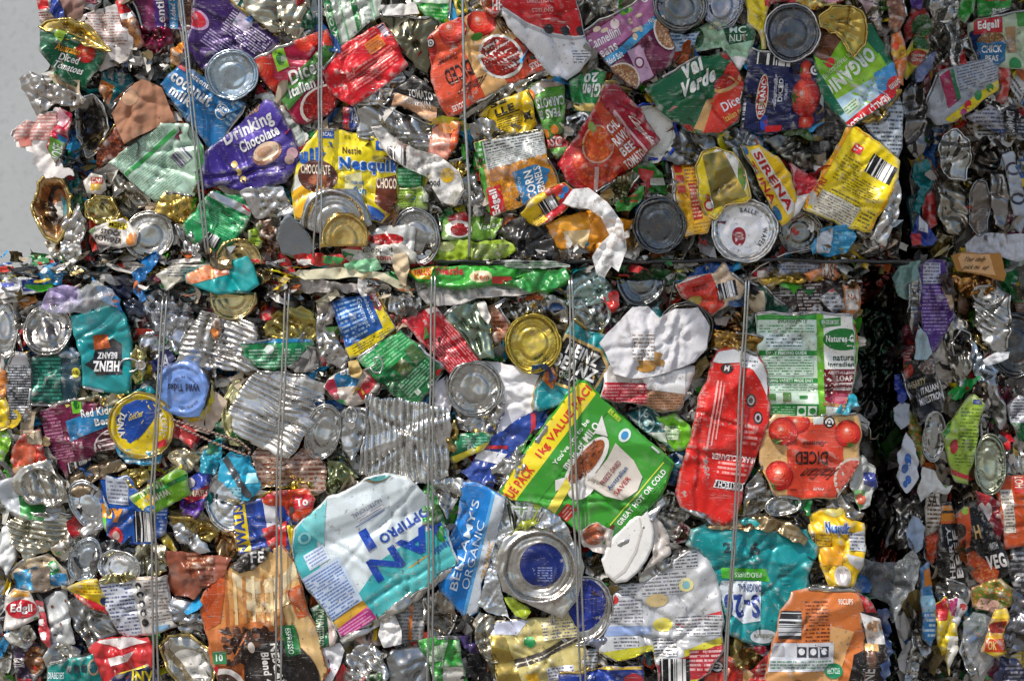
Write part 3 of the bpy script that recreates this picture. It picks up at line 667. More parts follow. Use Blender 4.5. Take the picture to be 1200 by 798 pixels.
can('red and green soup strip|hanging on the torn red and white label', [(56, 172), (68, 126), (82, 134), (78, 168), (64, 194)], 'b01c3a', [Rr(.0, .55, 1, 1, '6aa83a'), Tx('NOSE', .2, .62, .8, .95, 'white', rot=90), Pg([(.2, .0), (.9, .1), (.6, .3), (.1, .3)], 'e8b0b8'), Rr(.4, .45, 1, .55, '2f8ac0')], d=24, frame=[(66, 124), (84, 134), (74, 198), (54, 190)], rims='')
tin('gold rimmed tin cup|lying open with brown lumps inside at the left edge', [(38, 240), (44, 214), (52, 208), (70, 210), (84, 230), (80, 262), (68, 284), (56, 278), (44, 262)], 'c9a070', d=8, bowl=16, cr=(4, 16), rims='o', rimcol='gold', edge=0, art=[El(.55, .42, .24, .30, '4a2a1c', '1c0f0a', 'v', .7), El(.62, .30, .2, .12, 'a86a40')], rimr=2.0)
tin('crinkled silver foil strip|standing beside the gold rimmed cup', [(74, 260), (92, 240), (100, 262), (96, 300), (84, 310), (70, 296)], 'd2cfc8', d=14, cr=(7, 10), cat='foil', name='foil_scrap')
tin('cream crumpled can edge|at the lower left corner of the upper bale', [(50, 284), (60, 280), (82, 306), (110, 318), (100, 326), (74, 318)], 'c8bfa8', d=10, cr=(6, 13))
can('white stock powder can|with a yellow tab under the round gold ring', [(104, 271), (122, 262), (144, 256), (162, 272), (160, 286), (140, 292), (114, 286)], 'e9e2d8',
    [Rr(.40, .02, .74, .26, 'f2d81c'), Tx('MSSEL', .42, .07, .72, .22, 'black'), Tx('STOCK', .28, .34, .68, .52, '3a2a24'), Tx('POWDER', .18, .58, .72, .78, '3a2a24'), El(.90, .55, .10, .25, 'e08a3a'), El(.08, .4, .08, .2, '5a9a4a')], d=12, frame=[(104, 254), (166, 264), (158, 296), (98, 286)], rims='')
tin('round gold ring can|squashed above the stock powder can', [(100, 238), (112, 230), (128, 232), (140, 248), (134, 260), (112, 262), (102, 252)], 'c8b878', d=10, bowl=6, rings=(120, 246, 19, 15, 10), rims='o', rimcol='gold', cr=(3, 12))
can('little cream can|with an orange and yellow patch above the gold ring can', [(97, 212), (106, 203), (120, 206), (124, 222), (118, 228), (102, 226)], 'dcd2c2', [Rr(.35, .2, .85, .5, 'd8502a'), Rr(.35, .5, .8, .8, 'f0c020'), Tx('ENI', .4, .24, .8, .46, 'white')], d=12, rims='')
tin('shiny folded tin side|between the cream can and the pale green can', [(124, 204), (140, 204), (176, 230), (172, 242), (150, 246), (132, 232)], 'b9b4a6', d=4, cr=(6, 24))
lid('ribbed round can end|at the foot of the upper bale left', 174, 276, 27, 28, 20, 'bdb9ae', d=7)
tin('bright gold can wall|just left of the green back label', [(186, 236), (194, 226), (226, 230), (228, 246), (214, 262), (202, 260), (184, 248)], 'd9b95c', d=8, cr=(4, 20), ribs=('u', 9, .8, .3, .9))
tin('silver ribbed can edge|tucked under the green back label', [(205, 262), (214, 262), (238, 290), (236, 300), (218, 296)], 'c4c4c4', d=7, ribs=('u', 5, 1.3, 0, 1), cr=(2, 20))
can('green back label can|with a small white barcode behind the left wire', [(213, 266), (247, 224), (262, 226), (300, 236), (286, 268), (270, 292), (252, 302), (240, 300)], '128a4c',
    [Fi(.10, .10, .90, .62, '128a4c', '5fbf86', 12), Ba(.46, .68, .76, .92, 0), Pg([(0, -.12), (1.1, -.12), (1.2, .06), (-.1, .02)], 'tin', None, 'm'), Pg([(1, 0), (1.25, 0), (1.1, 1), (.97, .9)], 'gold', None, 'm')], d=9, frame=[(238, 226), (296, 252), (264, 304), (208, 272)], ribs=('v', 4.4, .5, .05, .95), rims='')
lid('brown gold half lid|cut by the ledge under the green back label', 280, 306, 27, 27, 0, 'b39a62', d=14, out=[(253, 308), (254, 296), (262, 285), (274, 279), (288, 280), (300, 289), (307, 303), (307, 308)], arot=0, rims='')
tin('smooth silver can side|below the drinking chocolate pouch', [(282, 225), (300, 219), (330, 220), (346, 252), (320, 255), (300, 254), (290, 240)], 'd8d8d6', d=8, cr=(4, 30))
can('hazelnut spread can|with round brown nuts below the silver side', [(304, 258), (330, 254), (328, 272), (332, 304), (322, 309), (303, 308)], '6b4128', [Rr(-.1, -.1, 1.1, 1.1, 'a87850', '38200f', 'v')], d=4, rims='')
can('lime green nut can|beside the round brown nuts', [(290, 270), (309, 260), (306, 290), (300, 292), (290, 284)], '9aba34', [Fi(.2, .3, .8, .8, '9aba34', '4a6a1a', 3)], d=3, rims='')
tin('flat grey oval lid|leaning right of the round brown nuts', [(325, 280), (328, 262), (340, 253), (352, 260), (368, 288), (366, 302), (340, 303), (328, 296)], '8f959a', d=9, cr=(1.5, 40), cat='can lid', name='crushed_can', cre=0)
can('purple drinking chocolate can|crushed into a broad wedge', [(241, 178), (275, 150), (310, 118), (322, 120), (352, 186), (334, 213), (285, 225), (262, 215), (236, 222)], '3c2a86',
    [El(.62, .22, .40, .25, '5a46b0'), Tx('Candour', .50, .0, .78, .12, 'c89a5a', sh=.2), Tx('Drinking', .20, .16, .86, .40, 'white', b=.03), Tx('Chocolate', .34, .38, .86, .54, 'white', b=.03), El(.62, .70, .19, .15, '8a5a40'), El(.62, .67, .17, .12, 'e6c8a8'), El(.60, .66, .10, .06, 'c89878'),
     El(.90, .86, .07, .08, 'd8a8b0'), El(.84, .92, .06, .07, 'b89a90'), El(.20, .62, .04, .05, 'gold'), El(.21, .74, .04, .05, 'gold'), El(.23, .86, .04, .05, 'gold'), Pg([(.1, .5), (.13, .5), (.27, 1.0), (.24, 1.0)], '2a1c60'), Pg([(.62, .88), (.8, .84), (.76, 1.0), (.66, 1.0)], '33226e')],
    d=11, frame=[(236, 152), (322, 110), (356, 186), (270, 232)], cr=(4, 40), rims='', edge=4)
can('red and green diced tomato can|with a lime square behind the second wire', [(297, 72), (345, 50), (383, 36), (392, 60), (402, 108), (388, 130), (360, 143), (347, 142), (325, 112), (303, 84)], 'a8153f',
    [*tom(.06, .22, .16, 1.2), *tom(.10, .52, .14, 1.1), Rr(.24, .06, .40, .34, '8fd02c'), El(.32, .2, .05, .08, '2a7a2a'), *tom(.72, .10, .18, 1.0, -.2, -.2, -1.6), Pg([(.12, .62), (.98, .24), (1.0, .50), (.20, .88)], '3f7a2e'),
     Tx('Diced', .36, .40, .80, .58, 'white', b=.03), Tx('Italian Tom', .30, .60, .96, .74, 'white', b=.03), El(.66, .98, .30, .24, 'e8dcd0'), El(.66, .98, .26, .21, 'd0382a', '8c1414', 'v', .9), Pg([(.86, .02), (1.1, .0), (1.1, .35), (.92, .3)], 'd83a22')],
    d=7, frame=[(296, 64), (382, 28), (408, 108), (322, 152)], rims='0')
can('white strip can|with grey fine print beside the chocolate can', [(302, 112), (318, 106), (346, 142), (362, 162), (350, 172), (336, 150)], 'd9ddd4', [Fi(.0, .1, 1, .9, 'd9ddd4', '5a6a5a', 6), El(.1, .3, .1, .2, '2a8a3a')], d=4, rims='', frame=[(302, 110), (318, 104), (366, 160), (348, 174)])
tin('beige crushed tin|at the top between two dark green scraps', [(286, -4), (362, -4), (358, 10), (346, 42), (318, 38), (300, 24), (290, 12)], 'b9b49e', d=6, cr=(7, 28))
can('dark green crushed can|beside the beige crushed tin', [(344, 40), (358, 6), (374, -4), (374, 38), (360, 44)], '10503c', [Fi(.2, .2, .8, .8, '10503c', '4a8a6a', 5)], d=1, rims='')
can('green and silver striped can|upright at the top middle left', [(378, -6), (448, -6), (446, 22), (432, 28), (404, 50), (392, 56)], 'cfd8cc',
    [Rr(.0, -.1, .12, 1.1, '2a9a4a'), Rr(.46, -.1, .56, 1.1, '1f7a3c'), Rr(.26, -.1, .29, 1.1, '7fb88a'), Rr(.80, -.1, .83, 1.1, '7fb88a'), Tx('CLOVER', .02, .2, .09, .9, 'white', rot=-90), Fi(.6, 0, .78, .6, 'cfd8cc', '8aa090', 6)], d=3, frame=[(376, -8), (446, -8), (458, 48), (394, 62)], ribs=('u', 7, .7, 0, 1), rims='')
can('bright red back label can|with an orange patch and silver base', [(380, 84), (398, 58), (418, 42), (448, 27), (458, 40), (476, 76), (462, 92), (440, 106), (414, 124), (400, 116), (384, 102)], 'd6202a',
    [Rr(.60, .22, .86, .44, 'e8822a'), Fi(.2, .10, .85, .2, 'd6202a', 'f08a80', 2), Fi(.15, .48, .9, .8, 'd6202a', 'f08a80', 6), Ba(.90, .0, 1.02, .34, 1, 'c8b8c0', '3a2a4a'), Tx('MART', .32, .98, .56, 1.08, 'white'), Fi(.62, .24, .84, .42, 'e8822a', 'c05010', 4), Pg([(.1, .38), (.14, .3), (.16, .44)], 'f0a8a0'), Pg([(.22, .5), (.3, .46), (.26, .58)], 'f0a8a0')],
    d=13, frame=[(378, 70), (444, 20), (484, 76), (414, 128)], cr=(4.5, 26), ribs=('v', 5, .5, .3, .9), rims='0')
tin('silver can base|crinkled under the bright red label', [(414, 126), (432, 108), (470, 84), (476, 92), (468, 106), (448, 122), (430, 126)], 'cfccc6', d=8, cr=(4, 12), ribs=('v', 6, 1.2, 0, 1))
tin('olive steel wedge|folded to a point below the white card', [(447, 20), (506, 20), (512, 30), (503, 60), (500, 85), (486, 78), (462, 48)], '77755f', d=9, cr=(4, 26), rims='0')
pap('white card strip|above the olive steel wedge at the top', [(446, 6), (486, 4), (490, 16), (450, 18)], 'e8e6e0', d=11, cat='card')
can('grass green can|at the top left of the big tomato can', [(478, -6), (530, -6), (524, 24), (506, 28), (490, 10)], '2a9a34', [Rr(0, 0, 1, .3, 'd8e8d0'), Fi(.2, .4, .9, .9, '2a9a34', '8fd08a', 4)], d=4, rims='1')
can('black and orange pumpkin can|under the big red tomato can', [(443, 123), (464, 100), (484, 90), (500, 98), (516, 112), (529, 134), (518, 146), (500, 140), (470, 124)], '22201f',
    [Pg([(-.1, 0), (.22, -.1), (.14, .5), (-.1, .6)], 'd8902a'), Pg([(.22, .4), (.9, .6), (.8, 1.2), (.1, 1.1)], 'c88a6a', 'e8b890', 'v', 1.0), Tx('TOMATO', .44, .26, .86, .46, 'white', b=.02), Tx('PUMPKIN', .36, .5, .80, .66, 'white', b=.02), Pg([(.12, .1), (.2, .1), (.14, .55), (.08, .5)], 'e8d8c0')],
    d=5, frame=[(450, 92), (512, 96), (524, 150), (446, 128)], rims='')
tin('dull ribbed silver can|lying below the black and orange can', [(420, 128), (442, 124), (508, 147), (505, 178), (470, 172), (420, 160)], 'b7b7b4', d=6, ribs=('v', 5.5, 1.2, .55, .95), cr=(2.5, 30))
can('orange tomato slice can|leaning right of the dull ribbed can', [(503, 178), (506, 150), (520, 138), (540, 144), (536, 168), (524, 188), (514, 192)], 'e0602a', [El(.3, .6, .4, .4, 'd8786a', 'f0a890', 'v', 1.4), El(.6, .2, .3, .16, 'f09a4a'), Pg([(.7, .3), (1, .2), (.9, .8), (.6, .9)], 'e85a20')], d=8, rims='1')
can('big red diced tomato can|on a wooden board print at the top middle', [(502, 48), (516, 32), (556, 14), (580, 16), (606, 46), (640, 77), (600, 96), (556, 120), (526, 138), (518, 120), (507, 94)], 'd9502f',
    [Pg([(.0, .55), (.42, .5), (.5, 1.1), (-.1, 1.1)], 'd9a86a'), Rr(.38, .0, .60, 1.1, 'd9a86a'), *tom(.62, .95, .15, 1.2, .2, .3), *tom(.32, .88, .14, 1.3, .2, .3), *tom(.98, .92, .15, 1.4, -.1, .3),
     El(.32, .42, .20, .27, 'e8e4dc'), El(.32, .42, .175, .235, 'cf3a28', '8c1a10', 'v', .9), El(.43, .74, .06, .04, '4a8a2a'), Tx('DICED', .60, .36, .86, .56, '2a1410', b=.02), Tx('DICED', .04, .62, .20, .86, '2a1410', b=.02), Tx('Italian', .56, .18, .80, .30, '4a1a10', sh=.5), Tx('Tomatoes', .66, .62, .88, .70, '5a2010', sh=.3),
     Tx('COLES', .78, .05, .90, .12, 'white'), Tx('COLES', .04, .12, .14, .20, 'white'), Tx('400g', .92, .04, 1.0, .09, '3a1410')]+star(.88, .92, .045, 1.2)+[Rr(.95, .84, 1.03, 1.0, 'd8e8e4')],
    d=12, frame=[(648, 84), (520, 142), (490, 50), (590, -2)], ribs=('v', 4.2, .35, .1, .9), rims='26')
tin('silver base band|under the edge of the big red tomato can', [(556, 124), (600, 98), (642, 80), (646, 86), (620, 96), (570, 128), (532, 142)], 'a9a69a', d=8, cr=(3, 12))
can('small red fish can|peeping out above the big tomato can', [(562, -5), (588, -5), (592, 8), (580, 20), (566, 12)], 'b02a20', [Tx('HEI', .5, .2, .95, .7, 'white'), Pg([(0, .2), (.4, .1), (.4, .8), (.1, .7)], 'd88a3a', '7a2a10', 'v', .6)], d=15, rims='1', rimcol='gold')
can('yellow top can|beside the first right hand wire at the top', [(530, -5), (546, -5), (548, 14), (536, 20)], 'e0c22a', [El(.5, .5, .3, .3, '4a7a2a')], d=4, rims='')
can('large red and white can|hanging over the top with three dark dots', [(580, -6), (674, -6), (682, 36), (693, 64), (680, 80), (664, 92), (648, 88), (622, 60), (596, 30)], 'e4e4e6',
    [Pg([(-.1, -.1), (1.05, -.1), (1.05, .36), (.98, .47), (.8, .50), (.55, .46), (.3, .33), (.12, .18), (-.1, .05)], 'c81a20'), Pg([(-.1, .08), (.12, .2), (.3, .35), (.55, .48), (.8, .52), (1.0, .49), (1.0, .51), (.78, .545), (.54, .51), (.28, .38), (.1, .22), (-.1, .1)], 'b0b0b4'),
     El(.53, .42, .05, .055, 'char'), El(.70, .44, .05, .055, 'char'), El(.86, .44, .045, .055, 'char'), Tx('DIRECTIONS', .34, .06, .62, .12, 'f0b0a8'), Tx('STYLING', .38, .18, .60, .23, 'f0b0a8'), Fi(.74, .66, 1.0, .82, 'e4e4e6', '5a5a60', 5), Rr(.45, .30, .56, .315, 'f0b0a8'), Rr(.63, .33, .72, .345, 'f0b0a8')],
    d=14, frame=[(578, -8), (690, -8), (704, 92), (592, 96)], cr=(3, 60), rims='0')
tin('crinkled tin scrap|between the red and white can and the bean can', [(668, -5), (720, -5), (722, 8), (700, 22), (686, 30), (676, 16)], 'a9a69c', d=4, cr=(8, 14))
can('maroon cannellini bean can|with a pale blue band and a bowl of beans', [(679, 40), (762, -6), (770, -2), (779, 20), (788, 60), (784, 76), (746, 104), (734, 98)], '6f1f44',
    [Pg([(.0, .16), (1.05, -.0), (1.05, .32), (.0, .52)], 'b06a98'), Tx('Cannellini', .05, .20, .46, .34, 'white', b=.02), Tx('Beans', .06, .36, .36, .50, 'white', b=.02), Tx('Ca', .84, -.02, .98, .10, 'white', b=.02), Pg([(.0, .54), (.4, .48), (1.0, .30), (1.0, .42), (.4, .60), (.0, .68)], '3a9acc'), Tx('No Added Salt', .02, .54, .38, .63, 'white'), Tx('No Ad', .82, .33, .98, .40, 'white'),
     Rr(.44, .58, .62, 1.1, 'c8a0bc'), El(.20, .92, .26, .26, 'e8dcd0'), El(.20, .92, .24, .24, 'e8c8a0', '9a6a44', 'v', .85), El(.96, .62, .14, .26, 'e8dcd0'), El(.96, .62, .12, .23, 'e8c8a0', '9a6a44', 'v', .85), Rr(.56, -.0, .70, .12, '6fc02c'), El(.63, .06, .03, .05, '1f6a2a'), El(.44, .17, .055, .07, 'f0dcd8'), El(.22, .12, .05, .035, 'ecd2b0'), El(.30, .18, .05, .03, 'ecd2b0'),
     El(.62, .24, .03, .05, 'ecd2b0'), El(.74, .22, .05, .025, 'ecd2b0'), El(.60, .46, .03, .05, 'ecd2b0'), El(.70, .40, .03, .045, 'ecd2b0'), El(.64, .38, .05, .03, 'ecd2b0'), El(.52, .80, .06, .08, '7a2a4c'), El(.52, .80, .04, .055, 'e8d0dc')],
    d=10, frame=[(676, 34), (764, -10), (796, 66), (712, 116)], rims='0', cr=(2, 60))
lid('grey round lid|cut by the top of the picture above the bean can', 797, 8, 30, 27, 0, '7f7f7a', d=9)
lid('tilted grey lid|right of the grey round lid at the top', 846, 14, 24, 24, 20, '8b8f94', d=5, rings=(846, 6, 24, 30, 20), out=[(823, 10), (830, -6), (866, -6), (869, 12), (858, 30), (842, 34), (828, 24)])
can('green and white leafy can|between the grey lids and the green pouch can', [(812, 36), (836, 24), (862, 30), (880, 24), (884, 40), (880, 60), (866, 82), (856, 76), (846, 56), (818, 60), (806, 50)], 'a8cfae',
    [Pg([(.5, .15), (1.05, .0), (1.0, .4), (.62, .5)], '0f5a38'), Tx('MC', .62, .14, .86, .27, 'e0f0e0'), Tx('NUT', .62, .30, .88, .44, 'e0f0e0'), El(.12, .35, .14, .22, '3a7a3a', '1a4a1a', 'v', .8), El(.74, .86, .14, .14, 'e8e4e0'), Pg([(.3, 0), (.55, .0), (.5, .2), (.3, .2)], 'd8c8a0', '8aa07a', 'v', .6)], d=3, cr=(5, 24), rims='')
can('yellow can|folded beside the dark grey lid', [(874, -6), (902, -6), (904, 6), (896, 24), (900, 44), (898, 58), (892, 58), (888, 36), (878, 28)], 'e0c81c', [Pg([(.7, -.1), (1.1, -.1), (1.1, .2), (.75, .22)], 'd42a20')], d=8, rims='')
can('red and silver can|crushed along the top right', [(902, -6), (966, -6), (990, -2), (978, 10), (952, 14), (920, 2), (904, 6)], 'b8202c', [Pg([(.3, .1), (.9, 0), (.9, .8), (.4, .9)], 'gold', None, 'm'), El(.8, .2, .12, .3, 'e8a8b8'), Pg([(0, 0), (.1, 0), (.1, 1), (0, 1)], 'e0c81c')], d=4, rims='', cr=(4, 16))
lid('dark grey round lid|set in a polygonal silver rim', 928, 38, 31, 33, 0, '55585c', d=14, rimcol='tin', rings=(928, 38, 31, 33, 0, .8))
can('green and red Italian tomato can|with a wooden spoon of tomatoes', [(758, 106), (775, 92), (820, 66), (850, 62), (872, 92), (868, 118), (864, 143), (840, 157), (806, 153), (776, 128)], '0f6038',
    [Pg([(.18, 1.2), (.45, .78), (.68, .62), (.88, .40), (1.05, .30), (1.2, .8), (.9, 1.2)], 'd8341e'), Tx('Val', .40, .06, .66, .29, 'f0f0e4', sh=.2, b=.05), Pg([(.24, .92), (.52, .66), (.60, .70), (.32, 1.02)], 'c89a5a'), El(.80, .62, .17, .09, 'c89a5a'), El(.80, .57, .15, .09, 'e83a30', 'a01a14', 'v', .8),
     El(1.0, .24, .12, .12, 'd8342a', '9a1a14', 'v', 1), El(.12, .90, .12, .10, 'd8342a', '9a1a14', 'v', 1), El(.93, .0, .05, .04, 'e8e0d0'), El(.95, .02, .025, .03, 'd03020'), Tx('Verde', .30, .30, .74, .50, 'f0f0e4', sh=.2, b=.05), Tx('Diced', .62, .80, .90, .93, 'white', b=.02), Tx('Italian tomatoes', .58, .97, 1.0, 1.06, 'f0c060'), Pg([(.06, .56), (.16, .52), (.2, .56)], 'a86a60')],
    d=12, frame=[(752, 94), (848, 40), (886, 118), (794, 170)], rims='1', cr=(2, 60))
can('navy blue diced tomato can|with two big printed tomatoes', [(881, 58), (916, 66), (962, 70), (966, 108), (964, 138), (948, 150), (906, 154), (868, 152), (873, 110)], '1a2050',
    [Rr(.0, .0, .1, 1, '1a2050'), El(.42, .22, .28, .075, 'e8d8b8'), El(.42, .22, .26, .062, 'c01a20'), Tx('REMANO', .20, .185, .64, .255, 'white', b=.03), Tx('DICED', .36, .415, .66, .475, 'white', b=.02), Tx('Australian', .30, .345, .70, .40, 'e0e0e8', sh=.3), Tx('TOMATOES', .38, .50, .60, .535, 'c0c8e0'), El(.10, .28, .10, .05, '2a4ab0'), Rr(.08, .29, .14, .32, 'd03030'),
     Ba(.03, -.02, .40, .03, 0), Ba(.82, .06, 1.02, .62, 1), *tom(.78, .77, .15, .6, .1, -.3, -1.5), *tom(.08, .80, .15, .7, .2, -.3), *tom(.42, .77, .27, .68, .2, -.35, -1.6), Pg([(-.02, .3), (.06, .3), (.06, .5), (-.02, .5)], 'd8202a')]+star(.80, .89, .09, .9),
    d=10, frame=[(868, 154), (880, 58), (966, 66), (964, 150)], ribs=('u', 4.6, .3, .05, .95), rims='0', cr=(2, 60), side='tin')
can('green organic pouch can|with upside down white lettering', [(957, 36), (980, 36), (1024, 26), (1036, 50), (1048, 78), (1055, 98), (1048, 112), (1022, 132), (993, 149), (980, 134), (966, 116), (960, 90), (956, 62)], '0f6a48',
    [Rr(.08, .26, 1.05, 1.1, '7fc01f'), Rr(.1, .02, 1.0, .46, '9ccf3a'), Pg([(-.1, .0), (1.1, .0), (1.1, .44), (-.1, .22)], 'b9d8ea'), Pg([(.0, .04), (.4, .04), (.3, .34), (.0, .30)], '4a9ad0'), Rr(-.1, -.15, 1.1, .08, 'd8202a'), Tx('REALLY VALUE', .30, -.08, .98, .04, 'white', b=.02), El(.14, .05, .12, .11, 'e02428'), Tx('6mm', .06, .0, .22, .1, 'white'),
     Tx('ORGANIC', .14, .46, .94, .66, 'f0f6e8', b=.05), Tx('FAIR TRADE COFFEE', .34, .70, .84, .76, 'e0f0d0'), Rr(.66, .12, .88, .26, 'd8e8d0'), Fi(.67, .14, .87, .25, 'd8e8d0', '4a8a4a', 3), Pg([(.34, .96), (.72, .84), (.78, 1.2), (.34, 1.25)], '4a2a20', '7a4a30', 'v', 1), El(.66, .82, .06, .06, 'd8202a'), Pg([(.88, .2), (1.1, .2), (1.1, 1.2), (.8, 1.2)], '0f6a48'), Pg([(-.1, .5), (.1, .5), (.16, 1.2), (-.1, 1.2)], '0f6a48')],
    d=12, frame=[(1062, 96), (992, 152), (938, 84), (1012, 16)], rims='', cr=(3.5, 50))
tin('gold can mouth crushed in|over the green organic can', [(960, 22), (974, 10), (993, 8), (1008, 14), (1017, 36), (1014, 52), (1000, 66), (990, 50), (980, 38), (960, 34)], 'c2a752', d=19, cr=(6, 24), bowl=5, rims='o', rimcol='gold')
tin('gold foil base|under the red band of the organic can', [(1008, 140), (1030, 128), (1050, 108), (1056, 106), (1050, 120), (1030, 140), (1018, 144)], 'b89a4e', d=8, cr=(5, 9))
tin('scratched tin scrap|along the top right of the gold can mouth', [(1000, -5), (1040, -5), (1034, 20), (1038, 40), (1028, 36), (1018, 16)], 'a8a09c', d=6, cr=(7, 14), art=[Pg([(.1, .1), (.6, .2), (.4, .5), (.1, .5)], 'b89aa0')])
can('brown patterned can|cut off at the top right corner of the bale', [(1038, -6), (1060, -6), (1062, 18), (1052, 38), (1042, 30), (1040, 10)], 'b88a6a', [Rr(0, 0, 1, 1, 'c89a7a', '8a5a48', 'v', 1.4)], d=7, rims='1')
can('orange chilli can|a thin upright strip at the bale corner', [(1046, 42), (1056, 36), (1062, 60), (1058, 100), (1052, 96), (1044, 60)], 'd8722a', [El(.5, .4, .5, .12, 'f0c040'), El(.3, .3, .2, .08, 'e04a20')], d=8, rims='')
can('white fine print can|between the organic can and the yellow can', [(1012, 146), (1030, 140), (1054, 112), (1060, 130), (1058, 170), (1052, 186), (1034, 170)], 'b8c0c8', [Fi(0, 0, 1, 1, 'b8c0c8', '4a525c', 16)], d=2, rims='1')
can('glossy black can|between the navy can and the yellow can', [(966, 120), (978, 138), (990, 150), (982, 172), (968, 190), (954, 196), (950, 160)], '1a1a1c', [Fi(.1, .1, .4, .9, '1a1a1c', '8a7a4a', 6)], d=1, rims='')
can('bright yellow back label can|with a barcode and nutrition box', [(996, 146), (1030, 168), (1053, 190), (1051, 208), (1040, 238), (1020, 270), (990, 264), (943, 243)], 'f2d60e',
    [Rr(-.1, -.1, 1.1, .0, 'f0a818'), Rr(-.1, -.1, .05, 1.1, 'f0a010'), Rr(.96, .0, 1.1, 1.1, 'f0a818'), Rr(.20, .12, .34, .22, 'd8202a'), Fi(.22, .13, .32, .21, 'd8202a', 'white', 2), Ba(.50, .12, .90, .34, 0), Fi(.16, .28, .44, .58, 'f2d60e', '8a7a10', 8), Fi(.34, .42, .86, .62, 'f2d60e', '6a5e10', 7), Fi(.22, .66, .70, .74, 'f2d60e', '6a5e10', 2),
     Rr(.12, .72, .72, .98, 'e8e2c8'), Fi(.13, .74, .71, .97, 'e8e2c8', '7a6a60', 8), Fi(.76, .70, .94, .96, 'f2d60e', '6a5e10', 6), Tx('NUTRI', .02, .62, .12, .9, 'c03020', rot=90)],
    d=14, frame=[(996, 146), (1064, 192), (1016, 280), (940, 244)], rims='', cr=(2, 70), ribs=('v', 5, .25, 0, 1))
tin('torn silver can side|right of the bright yellow can', [(1042, 214), (1050, 206), (1056, 230), (1050, 262), (1036, 294), (1028, 290), (1020, 278), (1034, 250)], 'cfcfcc', d=12, cr=(6, 18))
tin('round silver base end|crumpled below the torn silver side', [(1000, 272), (1022, 272), (1032, 292), (1028, 298), (1006, 298), (996, 288)], '9a948a', d=6, cr=(6, 14))
film('bright blue wrapper|twisted under the bright yellow can', [(950, 288), (964, 268), (976, 264), (1000, 266), (1004, 278), (990, 296), (966, 300), (952, 298)], '1f8ab8', d=8, cr=(5, 12), art=[Pg([(.15, .3), (.5, .1), (.4, .9), (.1, .9)], 'b8c0c8'), Fi(.5, .2, .9, .8, '1f8ab8', '6fc0dc', 4)])
lid('cloudy grey can end|left of the bright blue wrapper', 938, 272, 26, 24, 20, '8e8b82', d=4)
can('yellow and red tuna can|with two blue fish and a steel edge', [(869, 172), (890, 172), (910, 184), (928, 206), (934, 230), (928, 250), (916, 264), (902, 240), (884, 204)], 'f0c81e',
    [Pg([(-.3, .84), (1.1, .90), (1.2, 1.2), (-.3, 1.2)], 'c81a26'), Tx('SIRENA', .12, .12, .92, .36, 'c01a20', b=.03), Tx('TUNA', .20, .48, .74, .66, 'c01a20', b=.02), Tx('IN OIL  ITALIAN STYLE', .02, .90, .86, 1.04, 'f0e0c0', b=.02), El(.02, .52, .09, .09, '2a6a9a'), El(.86, .62, .09, .09, '2a6a9a'), Rr(.88, .8, 1.1, 1.2, '1f3a7a')],
    d=14, frame=[(888, 166), (940, 244), (904, 274), (854, 178)], cr=(2, 50), rims='8', rimcol='olive')
ITEMS[-1].art.insert(1, Rr(.08, .08, .96, .40, 'f0ece0'))
tin('steel tray edge|under the red side of the tuna can', [(858, 176), (868, 172), (886, 206), (914, 266), (908, 268), (880, 222)], '8e9494', d=10, cr=(2, 30))
can('red can with torn white corner|right of the tuna can', [(926, 190), (936, 196), (962, 214), (948, 232), (934, 250), (918, 262), (930, 226)], 'c01e2c', [Pg([(.35, .55), (.8, .5), (.4, 1.0), (.0, 1.1)], 'e6e2de'), Pg([(.2, .0), (.4, .1), (.3, .2)], 'e0a0a0')], d=9, rims='')
tin('dull grey tin wall|above the yellow and red tuna can', [(896, 164), (912, 158), (936, 160), (950, 180), (954, 200), (934, 194), (912, 180)], '77766e', d=4, cr=(3, 30))
film('dark green leaf wrapper|below the navy can', [(916, 152), (944, 150), (952, 164), (936, 160), (920, 158)], '3a5a20', d=3)
tin('twisted grey tin|left of the tuna can near the green edge', [(842, 160), (862, 150), (896, 164), (894, 172), (870, 176), (852, 174)], '8e9498', d=5, cr=(6, 22))
tin('smooth zinc can side|below the green and red tomato can', [(781, 186), (790, 158), (800, 150), (824, 152), (840, 166), (843, 184), (820, 192), (790, 192)], '767b7f', d=8, cr=(4, 36))
can('yellow and red spice can|with a row of red squares', [(788, 194), (816, 190), (826, 218), (836, 250), (828, 272), (803, 276), (795, 240)], 'edb51e',
    [Rr(.06, .04, .26, .14, 'd8402a'), Rr(.06, .18, .26, .28, 'd8402a'), Rr(.06, .32, .26, .42, 'd8402a'), Fi(.3, .04, .6, .3, 'edb51e', 'a05a10', 5), Rr(.34, .30, .56, .80, 'c83a20'), Fi(.35, .32, .55, .78, 'c83a20', 'f0c0a0', 9), El(.80, .28, .22, .12, '9a4a1a'), El(.84, .48, .2, .08, 'b8601a'), Fi(.3, .84, .9, .98, 'edb51e', 'b07a10', 3)], d=9, frame=[(786, 190), (834, 188), (846, 270), (800, 278)], cr=(2, 50))
item('yellow oval tin|with a gold centre and white band', 'can', [(815, 196), (824, 180), (840, 175), (858, 180), (872, 200), (878, 232), (874, 238), (850, 240), (838, 256), (826, 250), (818, 226)], 14, 'ecd21c',
     [El(.60, .36, .36, .40, 'eceae0'), El(.84, .38, .07, .24, 'c8502a', '4a8a2a', 'v', .8), Pg([(.16, .12), (.52, .05), (.92, .68), (.36, .84)], '8c7c3e', None, 'm'), El(.28, .80, .09, .08, 'b8301c'), El(.28, .80, .06, .05, 'e8dcd0')], name='oval_tin', part='tin_body', rims='o', rimcol='gold', cr=(3, 30), frame=[(812, 172), (880, 172), (880, 258), (812, 258)])
